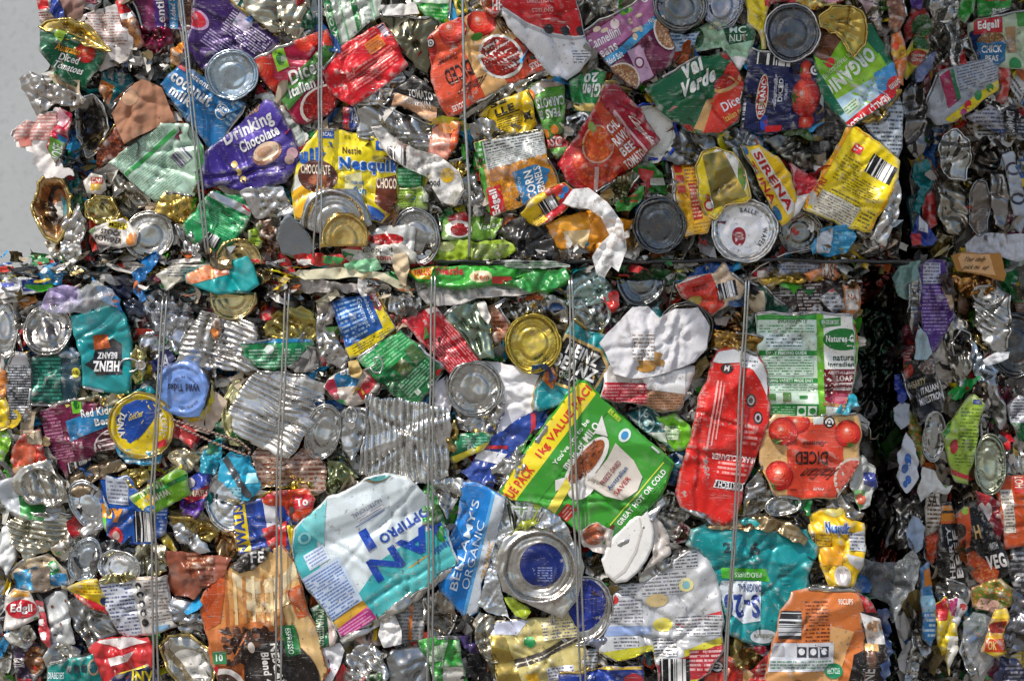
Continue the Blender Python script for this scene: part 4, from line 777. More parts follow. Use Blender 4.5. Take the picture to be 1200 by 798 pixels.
lid('white disc lid|printed with curved lettering in a crinkled silver collar', 872, 270, 37, 36, 0, 'cfcfcb', d=13,
    art=[El(.50, .50, .39, .42, 'f0f0f0', None, 'r'), El(.42, .60, .11, .155, 'a01a28', None, 'r'), Tx('MCVITY', .35, .53, .49, .66, 'f0d0c8', rot=-90), Arc('WAFER', .5, .5, 24, 82, 5.2, '33333a'), Arc('BALLS', .5, .5, 24, -12, 5.2, '33333a')], rings=(872, 270, 37, 36, 0, .7), cr=(2.5, 14))
lid('dark grey ringed lid|standing above the black ledge', 773, 264, 29, 31, 0, '5f6468', d=12)
can('navy striped can|left of the dark ringed lid top', [(742, 232), (770, 226), (792, 236), (784, 244), (752, 244)], '202428', [Fi(.05, .1, .95, .9, '202428', 'd8d8c8', 3)], d=4, rims='')
film('green and red produce wrapper|above the dark ringed lid', [(740, 196), (760, 190), (778, 206), (784, 226), (768, 228), (752, 216)], '2f7a2c', d=3, art=[Pg([(.2, .2), (.6, .3), (.5, .8), (.2, .7)], 'c02a2a'), Rr(.5, .5, .9, .7, 'e0e0d8')])
film('slim green bean wrapper|slanting towards the dark ringed lid', [(720, 240), (738, 226), (754, 218), (752, 232), (738, 244), (724, 248)], '3f9a34', d=9, art=[Fi(.2, .3, .8, .7, '3f9a34', 'c84a2a', 2)])
tin('olive ribbed can end|below the ravioli can', [(706, 226), (722, 210), (740, 198), (748, 206), (736, 226), (724, 242), (712, 240)], '7a7a5c', d=6, ribs=('u', 6, 1.0, .1, .9), cr=(2.5, 24))
lid('blue rimmed enamel lid|speckled pale inside beside the dark red can', 766, 155, 26, 33, -20, 'c8ccc6', d=5, cat='lid', mat='p', rimcol='1f3a9a', rings=(766, 155, 26, 33, -20, .5), art=[El(.5, .5, .42, .42, 'd3d3cc')], rimr=2.6)
can('dark red soup can side|with white script beside the enamel lid', [(703, 118), (710, 98), (722, 96), (750, 130), (773, 163), (757, 179), (742, 168), (722, 140)], 'a0142c',
    [Tx('Campbells', .50, .30, 1.0, .62, 'f0e8e0', sh=.4, b=.02), Rr(0, .8, 1.1, .9, 'd0a8a8'), Rr(-.1, -.3, .3, 1.2, '8a1426')], d=13, frame=[(718, 90), (778, 164), (758, 184), (698, 112)], rims='1', rimcol='gold')
can('red ravioli can|with a spoon of orange soup and white capitals', [(655, 192), (676, 158), (703, 118), (724, 140), (757, 178), (745, 194), (716, 212), (692, 226), (666, 214)], 'b81c22',
    [El(.30, .55, .42, .40, 'e0601c', 'b82a14', 'v', 1.6), El(.44, .40, .26, .24, 'f0902a', 'd8501a', 'v', 1.3), Ring(.44, .40, .28, .26, .03, 'd8a890'), Pg([(.20, .62), (.26, .66), (-.05, 1.06), (-.1, 1.02)], 'c8a8a0'), Pg([(.74, .0), (1.2, .0), (1.2, 1.3), (.50, 1.2)], 'b8401c'), Tx('CHUNKY', .70, .30, 1.12, .44, 'white', b=.03), Tx('RAVIOLI', .66, .48, 1.06, .62, 'white', b=.03), Tx('BEEF', .66, .66, .96, .79, 'white', b=.03), Tx('TOMATO', .60, .83, .94, .97, 'white', b=.03), El(.52, .16, .06, .08, '8aa04a')],
    d=11, frame=[(662, 168), (708, 112), (764, 182), (700, 230)], cr=(4, 30), rims='6', ribs=('v', 4.5, .4, .3, 1))
can('green disinfectant can|printed upside down beside the dark red can', [(668, 94), (690, 82), (712, 80), (704, 108), (697, 134), (672, 130)], '178a42',
    [Tx('Glen', .08, .42, .62, .70, 'white', b=.04), Tx('20', .22, .72, .62, .92, 'white', b=.04), Rr(-.1, .15, 1.1, .30, 'gold', None, 'm'), Rr(-.1, -.2, 1.1, .12, 'b8202c'), Tx('KILLS 99.9', .1, -.02, .9, .1, 'white'), Rr(-.1, 1.0, 1.2, 1.3, 'c0202a')], d=6, frame=[(700, 142), (664, 136), (670, 84), (712, 78)], rims='')
tin('bright tin cup base|under the green disinfectant can', [(664, 138), (672, 132), (690, 136), (692, 150), (680, 160), (664, 154)], 'c9ccce', d=5, cr=(3, 22), bowl=3)
can('green peas and carrots can|printed upside down right of the yellow spray can', [(619, 104), (634, 96), (660, 92), (663, 124), (661, 152), (642, 163), (634, 142), (626, 118)], '5aa02f',
    [Tx('CARROTS', .05, .52, .80, .68, 'white', b=.03), Tx('PEAS &', .20, .34, .80, .49, 'white', b=.03), Pg([(-.1, -.1), (1.1, -.1), (1.0, .28), (.0, .26)], '6ab02f', '3a7a1f', 'v', .7), El(.45, .14, .12, .08, 'e8822a'), El(.74, .1, .1, .08, 'e8822a'), Rr(-.1, .84, 1.1, 1.1, 'b8a08a'), Pg([(.5, .8), (1.1, .7), (1.1, 1.0), (.7, 1.0)], 'c8c8b8', None, 'm'), El(.90, .78, .12, .1, 'e87a2a')],
    d=10, frame=[(668, 158), (632, 166), (612, 98), (660, 88)], rims='1')
can('red capsicum label can|below the peas and carrots can', [(640, 164), (654, 158), (666, 166), (664, 182), (652, 186), (644, 176)], 'b8202a', [Tx('SC', .2, .1, .7, .5, 'e8d8d0'), Pg([(.0, .6), (.9, .5), (.8, 1), (.2, 1)], '5a9a3a')], d=7, rims='')
can('yellow insect spray can|with a black fly and warning text', [(562, 134), (578, 122), (602, 112), (618, 104), (624, 122), (629, 144), (618, 156), (600, 156), (580, 150)], 'e8c414',
    [Tx('SE', .10, .02, .44, .18, 'black', b=.04), Tx('LLE', .16, .24, .56, .42, 'black', b=.04), Rr(.18, .44, .66, .47, '2a2a10'), Fi(.16, .50, .62, .84, 'e8c414', '3a3410', 6), El(.78, .66, .07, .09, '1a1a14'), Pg([(.70, .56), (.74, .56), (.88, .78), (.84, .78)], '1a1a14'), Pg([(.84, .56), (.88, .56), (.72, .78), (.68, .78)], '1a1a14'), Pg([(.88, .1), (1.1, .2), (1.1, .4), (.94, .34)], '1f7a34'), Pg([(.8, 1.0), (1.1, .5), (1.1, 1.2)], 'f0b010')],
    d=9, frame=[(568, 122), (622, 100), (634, 148), (578, 164)], rims='', cr=(3, 30))
can('corn kernel can|with a grey text panel and red side name', [(556, 168), (580, 162), (634, 154), (642, 184), (653, 222), (636, 230), (604, 242), (574, 253), (564, 210)], 'd8b070',
    [Rr(-.1, -.1, .10, .30, '3f9a2c'), Rr(.10, -.1, 1.1, .42, 'c8ccc8'), Fi(.12, .0, .98, .20, 'c8ccc8', '2a2a2a', 5), Fi(.12, .22, .98, .40, 'c8ccc8', '6a6a6a', 6), Pg([(.1, .40), (1.1, .38), (1.1, 1.2), (.1, 1.2)], 'e8a82a', 'c07a1a', 'v', .9), Pg([(.14, .38), (.5, .40), (.44, .58), (.12, .56)], 'b08060'), Pg([(.42, .52), (.74, .50), (.92, .64), (.84, .80), (.72, .92), (.48, 1.04)], '1f7ab4'),
     Tx('CORN', .56, .56, .68, .98, 'white', rot=90, b=.03), Tx('KERNELS', .70, .54, .80, 1.0, 'white', rot=90, b=.03), Tx('Crunchy', .46, .6, .52, .9, 'e0f0f8', rot=90), Rr(-.1, .34, .06, 1.2, '4aa030'), Rr(.04, .62, .24, 1.06, 'c81a2a'), Tx('Edgell', .07, .66, .20, 1.0, 'white', rot=90, b=.04), Fi(-.02, .02, .08, .28, '3f9a2c', 'd0e8c8', 4)],
    d=10, frame=[(556, 166), (640, 152), (658, 222), (572, 256)], ribs=('u', 5.5, .7, .05, .95), rims='13', rimcol='olive')
can('yellow and red snack can|with a small barcode below the corn can', [(611, 250), (622, 236), (642, 222), (661, 215), (677, 226), (664, 246), (640, 262), (630, 266), (618, 260)], 'e8c21a',
    [Pg([(.05, .85), (.5, .7), (1.1, .3), (1.2, .9), (.3, 1.3)], 'c81f2c'), Pg([(.5, -.1), (.9, -.1), (1.1, .3), (.7, .5), (.5, .3)], 'd83a2a'), Ba(.30, .28, .62, .74, 0), El(.82, .42, .06, .13, '2a8ad0'), El(.72, .50, .05, .12, '2a8ad0'), Fi(.05, .6, .3, .9, 'e8c21a', '7a5a10', 4)], d=16, frame=[(606, 244), (668, 204), (680, 232), (628, 272)], rims='')
pouch('orange plastic bag|bulging at the foot of the upper bale', [(640, 264), (662, 254), (692, 247), (716, 256), (742, 258), (744, 284), (730, 292), (700, 296), (668, 294), (654, 290)], 'ee9a16', d=9, cat='bag', name='plastic_bag', cr=(6, 24), art=[El(.3, .3, .2, .2, 'f2a828'), Pg([(.2, .5), (.5, .45), (.45, .9), (.25, .8)], 'f6d8a0')])
bag('white torn plastic bag|draped over the orange bag and the ledge', [(672, 224), (690, 222), (712, 240), (730, 262), (732, 292), (724, 318), (716, 312), (708, 326), (698, 318), (694, 300), (706, 284), (714, 276), (704, 256), (690, 246), (672, 244), (660, 240)], 'ecebe8', d=20, cat='plastic bag', cr=(7, 14), jag=2.5, jagL=6, name='plastic_bag')
film('black charred bag|crumpled left of the orange bag', [(581, 272), (600, 258), (620, 252), (636, 262), (652, 288), (644, 302), (618, 304), (596, 300)], '1c1b1a', d=9, cr=(7, 12), cat='bag', name='plastic_bag')
can('green and pink radish can|below the corn kernel can', [(516, 250), (548, 248), (574, 252), (578, 268), (580, 282), (548, 282), (520, 280)], '6fa03a', [Rr(.16, .0, .52, .34, 'b8202c'), El(.34, .60, .24, .3, 'e8e0d8'), El(.36, .62, .16, .22, 'c83a3a', '8a1a1a', 'v', .8), Tx('Veg', .68, .4, .9, .7, 'e0f0d0')], d=4, rims='')
can('green leaf can|between the radish can and the black bag', [(574, 252), (590, 256), (580, 280), (576, 282)], '7aa63a', [Tx('eg', .2, .3, .8, .6, 'white')], d=6, rims='')
tin('pale grey round can end|left of the second right wire', [(540, 210), (556, 204), (566, 222), (566, 250), (552, 248), (542, 232)], 'a8aaa8', d=5, cr=(3, 24), rings=(556, 228, 20, 26, 0, .6))
tin('gold ribbed strip|beside the white and yellow torn bag', [(526, 190), (546, 182), (548, 200), (538, 212), (528, 206)], 'b8983e', d=3, ribs=('u', 5, 1.0, 0, 1), cr=(2, 20))
bag('white plastic bag with yellow dot|torn across the middle of the upper bale', [(436, 150), (448, 148), (470, 166), (488, 176), (512, 182), (536, 200), (542, 222), (532, 240), (516, 236), (506, 222), (498, 206), (474, 196), (460, 186), (448, 172)], 'e9e6e0', d=17, cat='plastic bag', name='plastic_bag', jag=2, jagL=7,
     art=[El(.82, .62, .075, .09, 'f2c21a'), El(.78, .60, .01, .012, '3a3a1a'), El(.86, .60, .01, .012, '3a3a1a'), Tx('Kg Food', .50, .66, .74, .78, 'char', b=.02), Ba(.18, .26, .38, .5, 0, 'e9e6e0', '3a3438'), Pg([(.3, .1), (.42, .2), (.36, .32), (.28, .2)], '9a6a5a')])
can('small green text can|right of the yellow chocolate can', [(464, 196), (486, 196), (496, 200), (494, 220), (466, 218)], '139044', [Fi(.1, .1, .9, .9, '139044', '7fd0a0', 5)], d=5, rims='')
can('lime green text can|below the small green can', [(466, 220), (494, 218), (502, 228), (500, 246), (464, 246)], '8aa63a', [Fi(.1, .15, .6, .85, '8aa63a', '4a6a1a', 6), Pg([(.8, 0), (1, 0), (1, .7), (.85, .7)], 'e8f0e0')], d=6, rims='')
can('yellow chocolate powder can|with big blue lettering at centre left', [(347, 192), (360, 168), (374, 154), (394, 151), (418, 156), (440, 161), (455, 172), (464, 192), (463, 232), (456, 250), (446, 261), (432, 258), (372, 258), (347, 256), (343, 224)], 'f2dc1c',
    [Pg([(-.05, .55), (.2, .45), (.25, 1.1), (-.05, 1.1)], 'eef0e8'), Pg([(-.02, .70), (.25, .5), (.36, .62), (.06, 1.1), (0, 1.0)], 'f0b41e'), Pg([(.5, .5), (.66, .45), (.7, 1.1), (.5, .9)], 'f6eeb0'), Rr(.24, .04, .40, .12, '1f5ab0'), Tx('125CAL', .26, .06, .38, .10, 'white'), Tx('uik', .06, .22, .33, .40, '1763c0', b=.07), El(.24, .52, .19, .17, '5c2a1c'), Tx('CHOCOLATE', .08, .40, .36, .50, 'f0e0c8', b=.03), El(.25, .56, .10, .06, 'a85a34'),
     Tx('NET 250g', .50, .08, .56, .13, '6a6010'), Tx('Nestle', .48, .20, .66, .27, '4a3010', b=.02), Tx('Nesquik', .44, .30, 1.04, .48, 'e8f4ff', b=.10), Tx('Nesquik', .45, .31, 1.03, .47, '1763c0', b=.05), Tx('made with', .56, .54, .68, .58, '2a7ac0'), Tx('fun', .58, .60, .70, .68, '2a7ac0', b=.03), Rr(.80, .12, .99, .22, '1f5ab0'), El(.86, .17, .03, .035, 'white'), Pg([(.80, .52), (1.0, .46), (1.1, .9), (.90, .86), (.78, .76)], '6a3420'), Tx('CHOCOLA', .80, .50, 1.06, .61, 'f0e0c8', b=.03),
     Pg([(.70, .78), (.80, .82), (.92, .92), (.88, 1.06), (.76, .98)], '2a5aa8'), Pg([(.88, .84), (.96, .90), (.94, .98), (.88, .94)], 'f0b41e'), Pg([(.9, .94), (1.0, .9), (.96, 1.1), (.86, 1.1)], '2a5aa8')],
    d=11, frame=[(342, 146), (464, 152), (466, 266), (344, 260)], cr=(2.4, 60), rims='2', ribs=('u', 9, .3, .1, .9))
lid('big silver can end|standing in front of the yellow chocolate can', 392, 256, 40, 35, 0, 'bdbdbb', d=15, out=[(352, 262), (358, 240), (362, 230), (380, 222), (418, 222), (426, 240), (434, 262), (426, 268), (400, 272), (372, 272)], rings=(392, 262, 38, 40, 0), rims='')
lid('gold half lid|in front of the big silver can end', 404, 277, 26, 28, 0, 'c9a860', d=20, out=[(377, 288), (378, 272), (384, 258), (396, 250), (412, 250), (426, 258), (431, 274), (429, 288)], rims='', rings=(404, 280, 27, 30, 0, .8))
lid('flat grey ribbed lid|right of the gold half lid', 487, 278, 27, 33, -10, 'a2a4a3', d=6, rings=(487, 278, 27, 33, -10, .7))
can('white can with a red chilli|below the yellow chocolate can', [(431, 278), (446, 264), (476, 262), (486, 268), (484, 296), (476, 304), (440, 300)], 'c9cac6', [El(.40, .44, .36, .16, 'c81c1c', '8a1010', 'v', 1.6)], d=9, rims='', cr=(2.5, 18), mat='p', ribs=('v', 5, .5, .3, .7))
can('chopped tomato can side|lying flat on the ledge', [(398, 290), (430, 286), (470, 290), (488, 298), (486, 310), (440, 310), (404, 304)], 'd8d4c8', [Pg([(-.05, -.1), (.24, -.1), (.3, .3), (0, .2)], 'd02a2a'), Tx('chopped', .30, .16, .68, .48, '3a3a34'), Tx('tom', .48, .56, .66, .8, 'b83028'), Pg([(0, .3), (.2, .5), (.1, 1), (0, 1)], '2f7a3a')], d=13, rims='', cr=(4, 14))
film('lime leafy bag|lying along the foot of the upper bale', [(502, 300), (516, 284), (534, 281), (560, 284), (590, 282), (606, 292), (590, 303), (560, 306), (528, 308), (508, 306)], 'a2c02e', d=9, cat='bag', name='plastic_bag', cr=(5, 14), art=[Pg([(.5, .2), (.9, .2), (.8, .9), (.5, .8)], '9a8a4a', '6a8a3a', 'v', .8), El(.2, .3, .1, .2, 'e0e8a0')])
tin('scuffed tin gusset|above the lime leafy bag', [(494, 250), (514, 248), (520, 282), (508, 296), (498, 280)], 'a8a498', d=2, cr=(6, 14))
tin('dented tin fold|behind the corn can and second right wire', [(548, 146), (566, 138), (590, 150), (612, 158), (600, 164), (558, 168)], 'b4b2ac', d=3, cr=(6, 16))
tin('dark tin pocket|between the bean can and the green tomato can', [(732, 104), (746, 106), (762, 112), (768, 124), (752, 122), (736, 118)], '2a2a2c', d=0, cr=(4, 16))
film('blue and white water wrapper|under the grey round lid at the top', [(782, 34), (800, 40), (820, 38), (812, 56), (790, 60)], 'b4c8d8', d=4, art=[Fi(.05, .1, .95, .9, 'b4c8d8', '3a6a9a', 5)])
can('blue snack strip|behind the first wires above the chocolate can', [(402, 126), (414, 122), (420, 150), (412, 154), (402, 150)], '23469c', [Rr(.0, .0, .4, 1, 'b8202c'), Tx('AC', .5, .3, .9, .7, 'white')], d=8, rims='1')
# ================================================================== THE LEDGE between the two bales
film('blue and white packet|flattened at the far left end of the ledge', [(-8, 326), (20, 324), (40, 328), (52, 332), (50, 342), (20, 346), (-8, 344)], 'e4e6ea', d=10, cr=(4, 10), art=[Pg([(.55, .2), (.9, .1), (1, .7), (.6, .8)], '1f3f9a'), Pg([(.0, .4), (.4, .3), (.4, .5), (.0, .7)], '5a6ac0')])
film('bright blue crumpled packet|sticking up at the left end of the ledge', [(42, 322), (52, 312), (66, 310), (74, 322), (70, 332), (52, 334)], '2f9ad0', d=14, cr=(6, 9), art=[Fi(.3, .5, .9, .9, '2f9ad0', 'e8eef4', 3), El(.3, .3, .15, .15, 'f0f0f0')])
bag('lilac crumpled plastic|lying on the left end of the ledge', [(50, 350), (56, 338), (74, 334), (90, 338), (94, 352), (80, 366), (60, 366), (48, 360)], 'b8a8d4', d=17, cat='plastic bag', name='plastic_bag', cr=(6, 13))
item('clear crinkled plastic|right of the lilac plastic', 'plastic bag', [(90, 340), (112, 332), (128, 340), (132, 356), (112, 364), (94, 366), (60, 368), (44, 362), (70, 356), (90, 352)], 22, 'e8ecf0', mat='c', name='plastic_bag', cr=(7, 12), jag=2, jagL=6, depth=4)
film('blue packet corner|folded into a peak on the ledge', [(108, 326), (124, 336), (140, 350), (142, 366), (134, 360), (118, 350), (112, 340)], '2a8fd0', d=14, art=[Fi(.3, .4, .9, .95, '2a8fd0', 'c87a4a', 3)])
film('upright blue sliver|standing between the bales at the left', [(156, 322), (168, 302), (182, 294), (186, 300), (176, 318), (164, 332), (172, 350), (166, 352), (156, 338)], '2277b8', d=18, cr=(4, 10), art=[Pg([(.0, .6), (.2, .6), (.3, .9), (.1, 1)], 'd0703a')])
film('dark blue crumpled packet|under the upright blue sliver', [(118, 328), (150, 322), (158, 340), (150, 350), (130, 346)], '252c48', d=10)
can('flat white text can|folded along the ledge beside the teal pouch', [(182, 322), (200, 312), (244, 310), (248, 318), (226, 326), (206, 332), (196, 340), (188, 338)], 'd6d2c4', [Fi(.2, .1, .7, .5, 'd6d2c4', '5a5a60', 4), Pg([(0, .4), (.5, .5), (.2, 1), (.0, 1)], 'e8e4d0'), El(.1, .85, .06, .12, '3a9a4a')], d=14, rims='', cr=(4, 14))
pouch('teal and orange pouch|rolled on the ledge between the left wires', [(218, 322), (240, 312), (262, 308), (288, 300), (296, 312), (302, 334), (290, 342), (256, 344), (236, 338), (220, 332)], '12a0a0', d=18,
      art=[Pg([(-.1, .35), (.6, .05), (.58, .5), (.1, .75), (-.1, .75)], 'd8602a', 'f0a070', 'v', 1.6), Fi(.4, .1, .6, .5, 'e0805a', 'f8e0d0', 3)])
tin('gold and black can fold|right end of the teal pouch', [(296, 318), (306, 312), (318, 316), (316, 328), (304, 336), (300, 326)], '9a8a68', d=12, cr=(4, 10))
pap('pale layered cardboard|pressed flat along the ledge', [(344, 320), (370, 316), (400, 314), (450, 320), (478, 336), (484, 348), (470, 340), (440, 326), (400, 326), (360, 328)], 'd2ccae', d=15, cat='card', name='card_layer')
film('grey stained film strip|hanging under the pale layered cardboard', [(340, 320), (352, 316), (380, 330), (420, 334), (440, 336), (430, 344), (390, 342), (360, 344), (344, 336)], 'c0b8b0', d=12, cr=(7, 9))
film('red and green bread wrapper|on the ledge below the gold half lid', [(346, 300), (370, 296), (400, 300), (410, 308), (384, 312), (350, 310)], 'c8302c', d=13, cr=(5, 10), art=[Pg([(.5, .2), (.9, .4), (.8, .9), (.5, .8)], '2f8a3c'), Rr(0, .5, .3, 1, 'dcd8d0')])
film('mint green film|over the pale layered cardboard', [(404, 310), (420, 304), (440, 302), (450, 316), (430, 318), (408, 318)], '8fd0a0', d=17, cr=(5, 9))
pap('cream torn tag|standing on the ledge at the third wires', [(462, 300), (476, 296), (480, 316), (476, 334), (484, 346), (474, 338), (464, 322), (460, 312)], 'd9c4a0', d=20, cat='paper tag')
bag('white hanging scrap|below the ledge left of the third wires', [(420, 326), (430, 328), (430, 346), (424, 348), (418, 338)], 'e8e6e2', d=18, cr=(3, 8))
bag('white crumpled liner|spread beneath the green value pack strip', [(486, 318), (510, 330), (560, 334), (600, 330), (640, 336), (620, 344), (560, 350), (530, 358), (505, 360), (492, 346)], 'cfc9c4', d=10, cr=(6, 12))
pouch('green value pack strip|crushed flat along the ledge in the middle', [(480, 318), (510, 312), (548, 312), (600, 312), (640, 316), (668, 316), (664, 330), (640, 342), (612, 334), (580, 332), (540, 336), (510, 334), (494, 330)], '3fae3a', d=15, cr=(5, 16),
      art=[Pg([(-.1, .0), (.16, .0), (.14, .55), (.02, .5)], 'f2c21a'), Tx('A VALUE', .0, .12, .14, .42, 'd02a20', b=.03), Tx('Nestle', .18, .12, .34, .40, 'd02a3a', b=.03), El(.45, .45, .07, .2, 'd8d0a0'), Tx('Kem', .41, .36, .50, .56, 'b8501c'), Rr(.52, .45, .64, .70, 'd0302a'), Pg([(.68, .1), (.8, .1), (.78, .4), (.66, .4)], '2a7a2c'), Tx('GOLD', .86, .2, .96, .44, 'c8e0a0')], frame=[(478, 308), (668, 308), (668, 344), (478, 344)])
film('green fold end|at the right end of the green value pack strip', [(590, 330), (622, 322), (662, 314), (666, 326), (650, 338), (620, 342)], '2f9440', d=18, cr=(5, 10))
film('grey woven strip|lying along the ledge above the green strip', [(566, 308), (600, 305), (650, 306), (666, 312), (640, 314), (590, 314)], 'bfc4bc', d=18, art=[Fi(0, .2, 1, .8, 'bfc4bc', '3f7a4a', 2)], cr=(3, 14))
tin('pale mint tin panel|stained beside the fourth wire below the ledge', [(664, 328), (676, 316), (700, 314), (714, 330), (720, 350), (704, 356), (680, 362), (664, 356)], 'a9c0ba', d=8, cr=(4, 26))
can('green scraps can|just below the black ledge', [(724, 310), (760, 312), (800, 314), (808, 326), (780, 334), (744, 330), (728, 322)], '2a6a34', [El(.3, .4, .2, .4, '7a2a2a', '2a5a2a', 'v', .6)], d=-2, rims='', cr=(6, 12))
film('blue crumpled wrapper|below the black ledge left of the soup packet', [(806, 326), (820, 310), (850, 308), (860, 316), (838, 326), (812, 336)], '1f5aa8', d=4, cr=(6, 10))
can('white text can|crushed lengthwise under the ledge at the fifth wire', [(886, 316), (930, 306), (960, 306), (964, 318), (944, 326), (912, 322)], 'aab0c0', [Fi(0, .1, 1, .9, 'aab0c0', '4a5068', 5)], d=4, rims='', cr=(3, 16))
can('orange and white soup cup|folded at the right end of the ledge', [(938, 322), (960, 314), (966, 304), (982, 308), (984, 324), (978, 328), (960, 324), (950, 332)], 'd8824a', [Rr(.55, .1, .85, .9, 'e8dcd0'), Tx('US', .6, .2, .82, .8, '8a4a2a'), Pg([(.85, 0), (1, 0), (1, 1), (.85, 1)], 'c8682a')], d=9, rims='', cr=(4, 12))
can('red and white crisp can|small and slanted beside the fifth wire', [(880, 318), (896, 314), (912, 322), (920, 324), (906, 330), (886, 326)], 'd0303a', [Rr(.2, .2, .6, .8, 'f0e8e4'), Pg([(.6, .0), (1, .4), (1, 1), (.6, .8)], 'e8c020')], d=6, rims='')
tin('gold can edge strip|running above the dark brown text can', [(892, 328), (930, 322), (962, 322), (966, 328), (930, 332), (896, 334)], 'b8983e', d=10, cr=(2, 14))
can('dark brown text can|under the gold edge strip', [(890, 334), (930, 330), (968, 328), (988, 330), (990, 350), (980, 366), (932, 368), (908, 352)], '33251f', [Rr(.24, -.05, .40, .44, 'c8c8c4'), Fi(.24, -.05, .40, .44, 'c8c8c4', '4a4a4a', 4), Fi(.0, .3, .24, .6, '33251f', 'b8a8a0', 4), Fi(.42, .1, .72, .95, '33251f', 'c8beb8', 9), El(.62, .8, .03, .07, 'd8d8d8'), El(.70, .8, .03, .07, 'd8d8d8'), Rr(.4, 0, .55, .08, '1f4a9a')], d=4, frame=[(888, 330), (990, 326), (990, 370), (898, 370)], rims='')
can('crumpled receipt can|white text beside the orange corner', [(960, 350), (976, 338), (984, 346), (990, 362), (976, 366)], 'b8bcc0', [Fi(0, 0, 1, 1, 'b8bcc0', '4a4a52', 6), Pg([(.1, -.3), (.4, -.4), (.7, .1), (.3, .2)], 'c8202a')], d=9, rims='', cr=(4, 10))
can('orange brown cup corner|stacked at the right end under the ledge', [(988, 334), (1008, 336), (1008, 360), (998, 370), (984, 362), (990, 348)], 'c8783a', [Rr(.3, .15, .9, .8, 'd8d0c4'), Tx('NA', .4, .3, .8, .5, '8a4a2a')], d=6, rims='')

# ================================================================== LOWER BALE, row by row
lid('silver half lid|at the very left edge below the ledge', 4, 384, 15, 34, -5, 'b9b6ae', d=6)
lid('crumpled shiny can end|below the lilac plastic', 56, 386, 27, 28, 0, 'b4b1ab', d=9, cr=(4, 12))
tin('grey tin fold|around the crumpled shiny can end', [(16, 350), (34, 346), (60, 352), (40, 364), (26, 392), (28, 410), (18, 400)], '96928a', d=4, cr=(6, 14))
film('brown sauce wrapper|under the blue and white packet', [(2, 346), (40, 346), (44, 352), (28, 362), (6, 360)], 'b0702f', d=3)
film('red plastic scrap|between the half lid and the crumpled can end', [(20, 388), (30, 386), (30, 404), (22, 410)], 'b02820', d=2)
pouch('teal baked bean pouch|with an upside down black badge at the left', [(83, 372), (104, 366), (135, 356), (146, 372), (152, 400), (151, 440), (150, 460), (122, 458), (97, 452), (96, 420), (88, 392)], '108f92',
      art=[Pg([(.12, .02), (.58, .0), (.62, .08), (.76, .16), (.62, .26), (.60, .42), (.30, .56), (.16, .48)], '16181c'), Ring(.0, .0, .0, .0, .0, 'gold') if 0 else Rr(.2, .0, .22, .02, '16181c'), Tx('HEINZ', .18, .06, .62, .22, 'white', b=.04), Tx('BEANZ', .22, .25, .56, .35, 'e0e0e0', b=.04), Pg([(.34, .42), (.62, .38), (.62, .60), (.40, .62)], 'e0802a', 'b8501a', 'v', 1.2)],
      d=14, frame=[(156, 430), (90, 440), (82, 372), (140, 352)], cr=(3.5, 44), rims='7', rimcol='pale')
ITEMS[-1].frame = np.array([(152, 440), (84, 440), (84, 362), (150, 362)], float)
item('pale yellow tin with a ring pull|left of the blue foil lid', 'can', [(152, 412), (158, 404), (170, 412), (172, 430), (166, 448), (156, 452), (150, 436)], 8, 'd8cf8a', mat='m', cr=(2, 20), name='ring_pull_can', part='can_end', tab=(152, 428, 0, 26))
can('black fine print can|upright at the far left', [(10, 428), (18, 412), (34, 414), (38, 440), (36, 480), (30, 496), (8, 492), (8, 460)], '3a3b40', [Rr(0, .0, 1, .2, 'a0a0a4'), Fi(.05, .2, .95, 1, '3a3b40', 'c0c4c8', 22)], d=8, rims='0')
can('dark green fine print can|between the black can and the teal pouch', [(36, 420), (70, 416), (94, 420), (96, 444), (90, 468), (66, 474), (38, 472)], '0c5548', [Fi(.04, .06, .60, .9, '0c5548', '3f9a86', 11), Rr(.62, 0, 1.1, 1, '2a4a58'), El(.88, .36, .08, .1, 'e8d81c'), Tx('LB', .84, .32, .92, .4, '2a2a10')], d=5, rims='02')
tin('silver plank of foil|above the dark green fine print can', [(40, 408), (80, 406), (96, 414), (90, 420), (60, 416)], 'b8c0c8', d=6, cr=(4, 14))
tin('crumpled bright foil|big sheet right of the teal pouch', [(146, 356), (166, 350), (186, 340), (226, 352), (224, 376), (210, 402), (204, 420), (184, 430), (164, 404), (156, 380)], 'd0d2d6', d=4, cr=(9, 15), cat='foil', name='foil_scrap', cre=5)
film('navy foil label scrap|at the foot of the bright foil', [(172, 424), (196, 410), (206, 420), (196, 430), (180, 436)], '232c62', d=8, art=[Tx('A', .5, .2, .8, .8, 'd8d8e0')])
tin('grey blue packet|hanging between the bright foil and the ledge', [(144, 352), (170, 346), (176, 356), (168, 374), (150, 370)], '5a6274', d=7, cr=(6, 12))
tin('ribbed silver can|with slanted ribs above the blue foil lid', [(207, 424), (216, 396), (236, 366), (262, 368), (296, 378), (302, 396), (284, 412), (304, 434), (260, 434)], 'd3d0ca', d=9, ribs=('v', 7.2, 1.8, .05, .95), frame=[(228, 350), (312, 380), (284, 440), (200, 420)], cr=(3.5, 30), rims='')
can('tiny soup label|stuck on the slanted ribbed can', [(246, 390), (250, 372), (258, 372), (259, 386), (252, 400)], '6b4a30', [El(.4, .7, .4, .25, 'e08030')], d=16, rims='', cr=(1, 20), depth=3)
lid('gold half moon lid|hanging below the teal and orange pouch', 273, 350, 27, 26, 0, 'c8b47c', d=13, out=[(247, 344), (299, 344), (299, 356), (292, 368), (278, 375), (264, 374), (252, 366), (247, 356)], rims='', rings=(273, 346, 27, 30, 0, .8))
